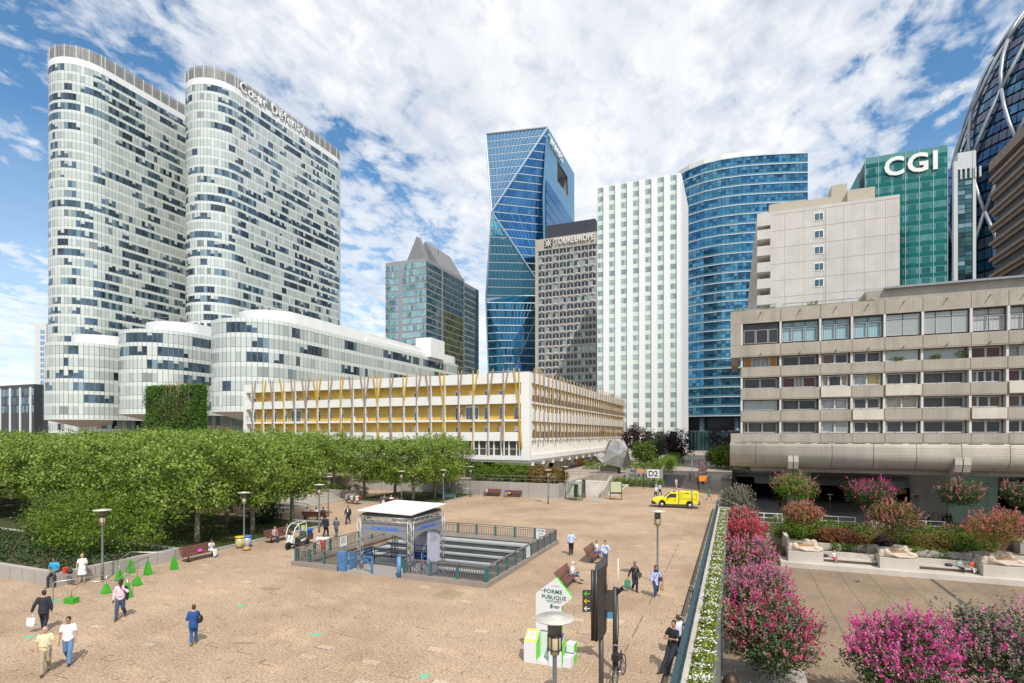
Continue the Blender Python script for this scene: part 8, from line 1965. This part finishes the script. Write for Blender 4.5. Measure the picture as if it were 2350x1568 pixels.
  remesh(b, 'hair' if st != 'scarf' else 'head_scarf', hm, max(.016, vox * .8), t, None, 2)
 if extra:
  for nm, m, fn in extra:
   b = MB(); fn(b, J, hp, tp); b.build(nm, m, t)
 k = h / 1.76; t.scale = (k, k, k); t.location = loc; t.rotation_euler = (0, 0, atan2(-vx, vy))
 t['_j'] = 0; del t['_j']
 Mw = Matrix.Translation(Vector(loc)) @ Matrix.Rotation(atan2(-vx, vy), 4, 'Z') @ Matrix.Scale(k, 4)
 return t, (lambda n: Mw @ J[n]), (lambda p: Mw @ Vector(p))
M_navy = (.020, .024, .045)
def carrier(loc, m, label, name='carrier_bag', w=.34, hgt=.36, dep=.14, rz=0.0, handle=.2):
 t = thing(name, label, 'bag', (loc[0], loc[1], loc[2] - hgt - handle)); x, y, z = loc; z0 = z - handle - hgt
 R = Matrix.Rotation(rz, 3, 'Z'); b = MB(); v = []
 for zz_, kx, ky in ((z0, .85, .8), (z0 + hgt * .3, 1.02, 1.1), (z0 + hgt, 1.0, .55)):
  for sx_, sy_ in ((-1, -1), (1, -1), (1, 1), (-1, 1)): v.append(Vector((x, y, zz_)) + R @ Vector((sx_ * w / 2 * kx, sy_ * dep / 2 * ky, 0)))
 f = [(3, 2, 1, 0), (8, 9, 10, 11)]
 for i in (0, 4):
  for k in range(4): f.append((i + k, i + (k + 1) % 4, i + 4 + (k + 1) % 4, i + 4 + k))
 b.add(v, f); b.build('bag_body', m, t)
 b = MB()
 for s in (-1, 1): b.tube([Vector((x, y, z0 + hgt)) + R @ Vector((-w * .22, s * dep * .2, 0)), Vector((x, y, z)), Vector((x, y, z0 + hgt)) + R @ Vector((w * .22, s * dep * .2, 0))], .009, 5)
 b.build('bag_handle', m, t); return t
N_, M__, F__ = .016, .024, .034
P = on_z
t, jw, _ = person('man in a pale yellow polo shirt and beige trousers carrying papers', P(104, 1546), (.55, .75), 'walk', 'hold', 'down', ('tshirt', (.72, .66, .40)), ('trousers', (.36, .29, .20)), 'l', ('ring', 'grey'), 1.72, N_, 1, .03, .5 * -1, 1.22, (.09, .04, .025))
w_ = jw('wrl'); b = MB(); b.cbox(w_ + Vector((.03, .0, .08)), (.22, .02, .28), M=Matrix.Rotation(.5, 3, 'Y') @ Matrix.Rotation(.5, 3, 'X')); tag(b.build('paper_sheets', paint('paper_lilac', (.50, .48, .58), .7), None, w_), 'folded papers in the hand of the man in pale yellow', 'papers')
person('man in a white polo shirt and light blue jeans walking beside the man in yellow', P(157, 1522), (.45, .85), 'walk', 'swingf', 'down', ('tshirt', (.82, .82, .82)), ('flared', (.115, .20, .36)), 'm', ('short', 'black'), 1.76, N_, -1, .0, -.15, 1.05)
t, jw, _ = person('man in a dark navy suit carrying a white bag, walking away', P(100, 1449), (-.45, -.85), 'walk', 'out', 'down', ('jacket', (.022, .026, .04)), ('trousers', (.018, .02, .03)), 'l', ('short', 'dkbrown'), 1.80, N_, -1, .04, .5)
carrier(jw('wrl') + Vector((-.02, 0, -.07)), paint('bag_white', (.76, .77, .74), .5), 'white carrier bag in the hand of the man in the navy suit', rz=YAW)
t, jw, _ = person('man in a pink shirt and navy trousers holding a jacket over his shoulder', P(277, 1420), (.30, .9), 'walk', 'shoulder', 'down', ('shirt', (.70, .52, .58)), ('trousers', (.045, .065, .115)), 'd', ('short', 'black'), 1.84, N_, 1, .0, -.5, 1.14, (.12, .055, .03))
w_ = jw('wrl'); b = MB(); sd_ = Vector((C_, S_, 0)); b.ell(w_ + sd_ * .10 + fwd * .16 - Vector((0, 0, .30)), (.10, .07, .34), 10, 8); b.ell(w_ + sd_ * .06 + fwd * .10 + Vector((0, 0, .02)), (.06, .06, .08), 8, 6); tag(remesh(b, 'carried_jacket', paint('jacket_black', (.015, .016, .02), .85), .025, None, w_), 'black jacket slung over the shoulder of the man in pink', 'jacket')
t, jw, lw_ = person('woman in a blue jacket and blue trousers seen from behind', P(444, 1480), (-.35, -.85), 'step', 'hold', 'hold', ('jacket', (.018, .075, .26)), ('slim', (.028, .085, .24)), 'l', ('short', 'brown'), 1.66, N_, 1, .06, .3, 1, (.30, .16, .07), None, None, True, -.25)
b = MB(); c = lw_((.26, -.10, 1.12)); b.ell(c, (.10, .13, .17), 10, 8); b.tube([c + Vector((0, 0, .14)), lw_((.15, .02, 1.50)), c + Vector((.04, .02, .12))], .012, 5); tag(b.build('shoulder_bag', paint('bag_black', (.02, .018, .018), .5), None, c), 'black shoulder bag hanging from the woman in blue', 'handbag')
c = on_Y(128, 1318, 18.8); t, jw, _ = person('man in a bright blue T shirt sitting on the corner of the planter wall', (c.x, 18.78, 0), (.15, .95), 'perch', 'lap', 'lap', ('tshirt', (.03, .36, .62)), ('trousers', (.03, .03, .035)), 'b', ('short', 'black'), 1.74, N_, 1, .18, -.15, 1.1, (.14, .15, .16))
b = MB(); q = on_Y(150, 1318, 18.85); b.box(q.x - .10, 18.76, .78, q.x + .12, 18.96, 1.12); tag(b.build('red_bag', paint('bag_red', (.58, .04, .015), .6), None, (q.x, 18.85, .78)), 'red bag on the planter wall beside the man in bright blue', 'bag')
b = MB(); q = on_Y(160, 1322, 18.85); b.ell((q.x, 18.85, .92), (.20, .14, .15), 10, 7); tag(b.build('black_bag', paint('bag_black', (.02, .018, .018), .5), None, (q.x, 18.85, .78)), 'black bag on the planter wall beside the woman in a white dress', 'bag')
c = V3(-34.88, 19.75, 0); t, jw, _ = person('blond woman in a white dress standing by the planter wall', (c.x, c.y, 0), (.45, .85), 'stand', 'fwd', 'down', ('dress', (.78, .78, .76)), ('none', (.7, .7, .7)), 'l', ('short', 'blond'), 1.70, N_, 1, .0, -.4, 1, (.30, .16, .12), None, None, True)
SEAT_N = -pi / 2
person('dark haired woman in white sitting on the bench by the planter', (-34.02, 27.4, 0), (C_ * 1 + 0, S_ * 1), 'sit', 'lap', 'face', ('tshirt', (.76, .76, .76)), ('trousers', (.70, .70, .70)), 'b', ('long', 'black'), 1.64, M__, 1, .10, .1, 1, (.03, .03, .03), None, None, True, .2)
b = MB(); b.ell((-33.98, 26.55, .58), (.16, .22, .14), 10, 7); tag(b.build('pink_bag', paint('bag_pink', (.62, .04, .36), .6), None, (-33.98, 26.55, .45)), 'small pink bag on the bench beside the woman in white', 'bag')
person('woman in a pale pink top on the bench behind the tricycle', (-33.95, 33.0, 0), (.7, .4), 'sit', 'lap', 'lap', ('sleeveless', (.50, .36, .34)), ('trousers', (.04, .05, .08)), 'l', ('bun', 'red'), 1.66, M__, 1, .16, 0, 1, (.05, .05, .05), None, None, True)
person('person in shorts with drawn up knees on the bench behind the tricycle', (-33.95, 34.3, 0), (.8, .2), 'cross', 'lap', 'rest', ('sleeveless', (.10, .09, .10)), ('shorts', (.04, .045, .06)), 'm', ('long', 'red'), 1.66, M__, 1, .12, 0, 1, (.1, .09, .08), None, None, True)
for (dx, lab, col, hr, fa) in ((-.85, 'man in a light blue shirt at the left of the bench with three men', (.40, .47, .62), 'black', (-.7, -.5)), (.0, 'man in a white and blue shirt in the middle of the bench with three men', (.52, .57, .68), 'dkbrown', (.2, -.9)), (.75, 'man in a dark jacket at the right of the bench with three men', (.025, .03, .05), 'dkbrown', (.1, -.9))):
 q = Vector((-38.5, 42.6, 0)) + Matrix.Rotation(radians(15), 3, 'Z') @ Vector((dx, .2, 0)); person(lab, q, fa, 'sit', 'lap', 'lap', ('shirt' if dx < .5 else 'jacket', col), ('trousers', (.07, .075, .085)), 'm', ('short', hr), 1.76, M__, 1, .12)
for (q, lab, top, bot, hr, fa, ps) in ((Vector((-43.8, 54.9, 0)), 'woman in a pale summer dress lifting her arm on the lawn bench', ('dress', (.52, .56, .66)), ('none', (0, 0, 0)), ('long', 'red'), (.15, .9), 'up'), (Vector((-43.0, 54.9, 0)), 'woman in a cream top on the bench beside the woman in a summer dress', ('tshirt', (.66, .55, .36)), ('skirt', (.62, .56, .44)), ('long', 'brown'), (.1, .9), 'up'),
        (Vector((-39.3, 55.4, 0)), 'woman in a turquoise top with white on her lap on the corner bench', ('sleeveless', (.03, .26, .30)), ('trousers', (.60, .62, .64)), ('short', 'red'), (-.2, .9), 'lap'), (Vector((-38.5, 55.5, 0)), 'person in dark clothes beside the woman in turquoise', ('tshirt', (.03, .03, .035)), ('trousers', (.03, .03, .035)), ('short', 'black'), (.4, .8), 'lap')):
 person(lab, q, fa, 'sit', ps, 'lap', top, bot, 'm', hr, 1.68, F__, 1, .1, 0, 1, (.12, .07, .04), None, None, True)
c = P(905, 1163.5); person('man with a reddish bald head in a white shirt behind the white canopy roof', c + Vector((-.55, .18, 0)), (-.2, -.9), 'sit', 'lap', 'lap', ('tshirt', (.74, .72, .72)), ('trousers', (.05, .05, .06)), 'l', ('ring', 'grey'), 1.76, F__, 1, .05)
person('man in a dark suit beside the bald man behind the white canopy roof', c + Vector((.75, .35, 0)), (.3, -.8), 'sit', 'lap', 'lap', ('jacket', (.02, .022, .03)), ('trousers', (.02, .02, .03)), 'm', ('short', 'black'), 1.76, F__, 1, .05)
c = P(1116, 1139); person('woman in a pale lilac top at the left end of the left wall bench', (c.x, c.y + .1, 0), (-.4, .85), 'cross', 'lap', 'lap', ('tshirt', (.50, .44, .52)), ('trousers', (.08, .06, .12)), 'l', ('short', 'red'), 1.66, F__, 1, .1, 0, 1, (.6, .6, .6), None, None, True)
c = P(1161, 1141); person('woman in purple with a yellow bag at the left end of the right wall bench', (c.x, c.y + .1, 0), (.0, .95), 'sit', 'lap', 'lap', ('tshirt', (.14, .06, .34)), ('shorts', (.3, .3, .32)), 'l', ('long', 'blond'), 1.64, F__, 1, .1, 0, 1, (.4, .3, .1), None, None, True)
b = MB(); b.ell((c.x + .45, c.y + .05, .56), (.22, .14, .13), 10, 7); tag(b.build('yellow_bag', paint('bag_yellow', (.60, .42, .03), .6), None, (c.x + .45, c.y + .05, .45)), 'yellow bag on the right wall bench', 'bag')
person('man in a black suit walking away left of the man in a grey suit', P(747.5, 1233), (.05, -.95), 'walk', 'out', 'swingb', ('jacket', (.016, .017, .022)), ('trousers', (.014, .014, .018)), 'm', ('short', 'black'), 1.84, M__, 1, .02, 0, 1.1)
person('man in a grey suit walking away with hands in front', P(771.5, 1235), (.1, -.95), 'walk', 'hold', 'hold', ('jacket', (.105, .10, .115)), ('trousers', (.075, .08, .10)), 'm', ('short', 'dkbrown'), 1.72, M__, -1, .03)
tie = lambda b, J, hp, tp: (b.cbox(tp(0, .128, 1.30), (.11, .02, .30), 0), )
person('man in a dark suit and white shirt walking towards the pit from the benches', P(799, 1203), (-.1, .95), 'walk', 'down', 'swingf', ('jacket', (.018, .02, .032)), ('trousers', (.016, .017, .026)), 'm', ('short', 'dkbrown'), 1.80, M__, 1, .0, .2, 1, (.02, .02, .02), [('shirt_front', paint('shirt_white', (.72, .74, .80), .7), tie)])
person('bald man in a light blue shirt and black trousers walking away right of the pit', P(1310.5, 1274), (.15, -.95), 'step', 'down', 'rest', ('shirt', (.48, .57, .74)), ('trousers', (.015, .015, .018)), 'l', ('ring', 'grey'), 1.78, M__, 1, .0)
person('woman in sunglasses with a white top and blue skirt on the far right bench', (-8.82, 37.0, 0), (.85, .5), 'sit', 'lap', 'face', ('tshirt', (.66, .70, .80)), ('skirt', (.05, .10, .34)), 'l', ('bun', 'red'), 1.66, M__, 1, .05, -.3, 1, (.2, .1, .06), None, None, True)
c = P(1389, 1300); person('person in a light blue shirt with a hand to the face behind the dark totem', (c.x, c.y, 0), (-.2, .9), 'stand', 'face', 'hold', ('shirt', (.50, .60, .78)), ('trousers', (.05, .08, .14)), 'l', ('short', 'brown'), 1.70, M__, 1, .05)
t, jw, _ = person('white haired woman in a white blouse and denim skirt on the near bench', (-8.70, 30.4, 0), (.85, .45), 'cross', 'lap', 'lap', ('tshirt', (.78, .78, .80)), ('skirt', (.085, .13, .24)), 'l', ('bob', 'white'), 1.66, .018, 1, .14, 0, 1.08, (.05, .03, .025), None, None, True)
b = MB(); w_ = jw('wrl'); b.ell(w_ + Vector((.05, .02, .03)), (.11, .15, .10), 10, 7); tag(b.build('hand_bag', paint('bag_black', (.02, .018, .018), .5), None, w_), 'black handbag on the lap of the white haired woman', 'handbag')
strap = lambda b, J, hp, tp: b.tube([tp(-.12, .06, 1.47), tp(-.04, .145, 1.36), tp(.06, .15, 1.18), tp(.16, .13, 1.02)], .012, 5)
t, jw, lw_ = person('woman in black with a brown head scarf carrying a green plastic bag', P(1457, 1358), (.15, .95), 'step', 'down', 'out', ('tunic', (.016, .015, .016)), ('trousers', (.02, .024, .045)), 'm', ('scarf', (.14, .085, .07)), 1.66, .018, -1, .0, -.1, 1.15, (.02, .02, .02), [('bag_strap', paint('strap_grey', (.25, .25, .26), .6), strap)], None, True)
carrier(jw('wrr') + Vector((-.04, -.02, -.07)), paint('bag_green', (.025, .22, .12), .5), 'green plastic bag in the hand of the woman in black', 'carrier_bag', .30, .42, .22, YAW, .14)
c = lw_((-.16, .17, 1.0)); b = MB(); b.cbox(c, (.30, .11, .24), rz=YAW + .2); b.cbox(c - Vector((0, 0, -.03)), (.31, .13, .1), rz=YAW + .2); tag(b.build('satchel', paint('satchel_grey', (.06, .065, .075), .5), None, c), 'grey satchel hanging across the woman in black', 'handbag')
t, jw, lw_ = person('woman in a pale blue blouse with a navy head scarf and a paper bag', P(1505, 1371), (.15, .95), 'step', 'out', 'down', ('tunic', (.42, .50, .78)), ('trousers', (.03, .05, .10)), 'm', ('scarf', (.015, .018, .045)), 1.70, .018, 1, .0, -.2, 1.05, (.7, .7, .7), [('bag_strap', paint('strap_brown', (.03, .02, .02), .6), strap)], None, True)
carrier(jw('wrl') + Vector((0, 0, -.06)), paint('bag_paper', (.40, .24, .11), .7), 'brown paper bag in the hand of the woman in pale blue', 'paper_bag', .16, .30, .10, YAW, .16)
c = lw_((-.2, .15, 1.02)); b = MB(); b.cbox(c, (.2, .1, .2), rz=YAW + .2); b.cbox(c + Vector((0, -.01, .05)), (.21, .12, .08), rz=YAW + .2); tag(b.build('handbag', paint('handbag_brown', (.10, .035, .025), .5), None, c), 'small brown handbag across the woman in pale blue', 'handbag')
c = P(1541, 1541); person('man in a black T shirt leaning back against the blue green railing', (EDGE - .36, c.y + .05, 0), (-.62, .45), 'lean', 'cross', 'cross', ('tshirt', (.012, .012, .014)), ('trousers', (.022, .023, .032)), 'm', ('short', 'black'), 1.84, N_, 1, -.12, .35, 1.08, (.015, .015, .016))
person('person in a white top half hidden behind the man in black at the railing', (EDGE - .30, c.y + 1.5, 0), (-.3, -.8), 'stand', 'down', 'face', ('shirt', (.62, .66, .76)), ('trousers', (.03, .04, .08)), 'm', ('short', 'brown'), 1.62, M__, 1, .0)
far = [(1514, 1137, (.6, -.4), 'walk', ('shirt', (.46, .53, .70)), ('trousers', (.03, .035, .06)), ('short', 'brown'), 'man in a light blue shirt passing behind the yellow pickup'), (1505, 1143, (-.5, .6), 'walk', ('tshirt', (.70, .66, .68)), ('trousers', (.03, .03, .04)), ('long', 'brown'), 'woman in a white top passing in front of the man behind the pickup'),
 (1499, 1120.5, (.2, .9), 'walk', ('tshirt', (.03, .03, .035)), ('trousers', (.03, .03, .035)), ('short', 'black'), 'man in black walking by the foot of the dark ramp'), (1552, 1122, (.1, .95), 'walk', ('tshirt', (.55, .42, .42)), ('trousers', (.42, .33, .31)), ('long', 'brown'), 'woman in pale pink walking in front of the dark ramp'),
 (1613, 1118.5, (.0, -.9), 'walk', ('tshirt', (.03, .10, .34)), ('trousers', (.025, .03, .06)), ('short', 'black'), 'man in a blue shirt climbing the foot of the stairs'), (1602, 1118.5, (.0, .9), 'walk', ('tshirt', (.06, .05, .06)), ('trousers', (.03, .035, .06)), ('long', 'black'), 'woman in dark clothes coming down the foot of the stairs'), (1627, 1148, (.7, .4), 'walk', ('dress', (.06, .24, .21)), ('none', (0, 0, 0)), ('long', 'brown'), 'woman in a teal dress walking behind the pickup')]
for (x, y, fa, ps, top, bot, hr, lab) in far: person(lab, P(x, y), fa, ps, 'swingb', 'swingf', top, bot, 'm', hr, 1.72, F__, 1, .02, 0, 1, (.05, .04, .035), None, None, hr[0] == 'long')
for (x, y, z, fa, top, bot, hr, lab) in ((1584, 1106, .75, (0, .9), ('tshirt', (.26, .23, .21)), ('trousers', (.15, .14, .13)), ('short', 'brown'), 'man in grey halfway down the stairs'), (1588.5, 1104.5, .9, (0, .9), ('tshirt', (.30, .27, .25)), ('skirt', (.2, .18, .17)), ('long', 'brown'), 'woman in grey halfway down the stairs'), (1688, 1069, 1.35, (0, .9), ('shirt', (.3, .3, .3)), ('trousers', (.1, .1, .1)), ('short', 'brown'), 'person far along the right side of the upper street'),
          (1567.5, 1068, 1.35, (.1, .9), ('tshirt', (.05, .05, .06)), ('trousers', (.05, .04, .04)), ('short', 'black'), 'person in dark clothes in the middle of the upper street'), (1588, 1061, 1.35, (-.2, .9), ('jacket', (.03, .03, .035)), ('trousers', (.03, .03, .03)), ('short', 'brown'), 'person in black far up the street behind the poster stand')):
 person(lab, on_z(x, y, z), fa, 'walk', 'swingb', 'swingf', top, bot, 'm', hr, 1.74, F__, -1, .02, 0, 1, (.05, .04, .035))
zb = PZ + .45
def seat_on(px_, lab, top, bot, hr, la='lap', fa=(.1, .9), sk='l', sh=(.3, .2, .12)):
 c = on_Y(px_, 1285, 65.25); person(lab, (c.x, 65.25, PZ), (S_ * -1 * -0 + fa[0], fa[1]), 'sit', la, 'lap', top, bot, sk, hr, 1.66, .026, 1, .08, 0, 1, sh, None, None, True)
 return c
c = seat_on(1913, 'blond woman in a white top and hot pink skirt on the left stone bench', ('sleeveless', (.72, .68, .66)), ('skirt', (.66, .01, .16)), ('long', 'blond'), 'up')
b = MB(); b.ell((c.x - .75, 65.3, zb + .16), (.34, .2, .17), 10, 7); tag(b.build('dark_bag', paint('bag_navy', (.03, .035, .05), .6), None, (c.x - .75, 65.3, zb)), 'dark bag on the stone bench beside the woman in pink', 'bag')
c = seat_on(2201, 'woman in a pale turquoise top and black trousers on the right stone bench', ('sleeveless', (.26, .50, .55)), ('trousers', (.02, .02, .022)), ('bun', 'dkbrown'))
b = MB(); b.ell((c.x - .8, 65.3, zb + .15), (.36, .2, .16), 10, 7); tag(b.build('dark_bag', paint('bag_navy', (.03, .035, .05), .6), None, (c.x - .8, 65.3, zb)), 'dark bag on the stone bench beside the woman in turquoise', 'bag')
c = seat_on(2230, 'woman in an orange red top and white trousers on the right stone bench', ('tshirt', (.68, .09, .02)), ('trousers', (.70, .70, .68)), ('long', 'brown'), 'lap', (-.1, .9))
b = MB(); b.ell((c.x + .75, 65.3, zb + .12), (.26, .17, .14), 10, 7); tag(b.build('white_bag', paint('bag_pale', (.62, .62, .60), .6), None, (c.x + .75, 65.3, zb)), 'white bag on the stone bench beside the woman in orange', 'bag')
q = on_Y(2065, 1262, 69.3)
t, _, _ = person('man in navy trousers and a white shirt lying on the garden wall', (0, 0, 0), (0, .9), 'stand', 'down', 'down', ('tshirt', (.66, .68, .72)), ('trousers', (.03, .05, .13)), 'l', ('short', 'brown'), 1.74, M__)
t.rotation_euler = (-pi / 2, 0, -pi / 2 + 0.0); t.location = (q.x - .9, 69.3, -3.55 + .16)
for (x, y, d, h_, fa, top, bot, hr, lab) in ((1790, 1178.5, 101, 1.74, (.8, .2), ('jacket', (.02, .02, .025)), ('trousers', (.02, .02, .022)), ('short', 'black'), 'man in black walking on the shaded road left of the pink tipped tree'), (1734, 1173, 98, 1.70, (.2, .8), ('sleeveless', (.22, .17, .20)), ('skirt', (.05, .045, .05)), ('long', 'black'), 'woman in a grey top and dark skirt on the shaded road'), (1838, 1198, 86, 1.74, (-.7, .3), ('jacket', (.018, .02, .03)), ('trousers', (.018, .018, .024)), ('short', 'black'), 'man in a black suit on the shaded road behind the leftmost figure tree')):
 c = at_d(x, y, d); person(lab, (c.x, c.y, -5.45), fa, 'walk', 'swingb', 'swingf', top, bot, 'b', hr, h_, F__, 1, .02)
for (x, fa, top, bot, hr, lab) in ((2131, (-.7, .3), ('tshirt', (.50, .50, .50)), ('trousers', (.03, .03, .035)), ('short', 'black'), 'person in a white top, leftmost of the group by the pillar'), (2142, (.6, .3), ('tshirt', (.34, .26, .18)), ('trousers', (.48, .40, .20)), ('long', 'black'), 'woman in beige and yellow in the group by the pillar'), (2148, (-.5, .3), ('tshirt', (.52, .47, .44)), ('trousers', (.50, .46, .42)), ('long', 'brown'), 'woman in cream in the group by the pillar'),
        (2163, (.6, .4), ('shirt', (.13, .17, .26)), ('trousers', (.02, .02, .025)), ('short', 'black'), 'man in a blue grey shirt in the group in front of the pillar'), (2173, (.6, -.2), ('jacket', (.07, .045, .04)), ('trousers', (.03, .03, .04)), ('long', 'black'), 'woman in a brown jacket in the group before the mint green wall'), (2181, (.7, .2), ('jacket', (.02, .025, .04)), ('trousers', (.05, .05, .07)), ('short', 'black'), 'man in a dark jacket with a rucksack, rightmost of the group')):
 c = on_Y(x, 1200, 104.5); person(lab, (c.x, 104.5, -5.45), fa, 'walk', 'swingb', 'swingf', top, bot, 'm', hr, 1.74, F__, random.choice([-1, 1]), .02)
for (x, y, Y, z, lab) in ((2049, 0, 62.6, SQ_Z, 'pigeon on the sunken square in front of the step'), (0, 0, 0, 0, ''), ):
 if not lab: continue
 c = on_z(1967 + 1, 1337, SQ_Z); b = MB(); b.ell((c.x, c.y, z + .14), (.16, .08, .08), 10, 7); b.ell((c.x + .14, c.y, z + .24), (.045, .04, .05), 8, 6); b.tube([(c.x + .09, c.y, z + .16), (c.x + .14, c.y, z + .24)], [.05, .035], 8); b.tube([(c.x - .12, c.y, z + .13), (c.x - .28, c.y, z + .11)], [.05, .03], 6); b.tube([(c.x, c.y + .03, z), (c.x, c.y + .03, z + .1)], .01, 5); b.tube([(c.x, c.y - .03, z), (c.x, c.y - .03, z + .1)], .01, 5)
 tag(remesh(b, 'pigeon', paint('pigeon_grey', (.09, .095, .11), .7), .016, None, (c.x, c.y, z)), lab, 'bird')
bpy.data.scenes.remove(SHOP)
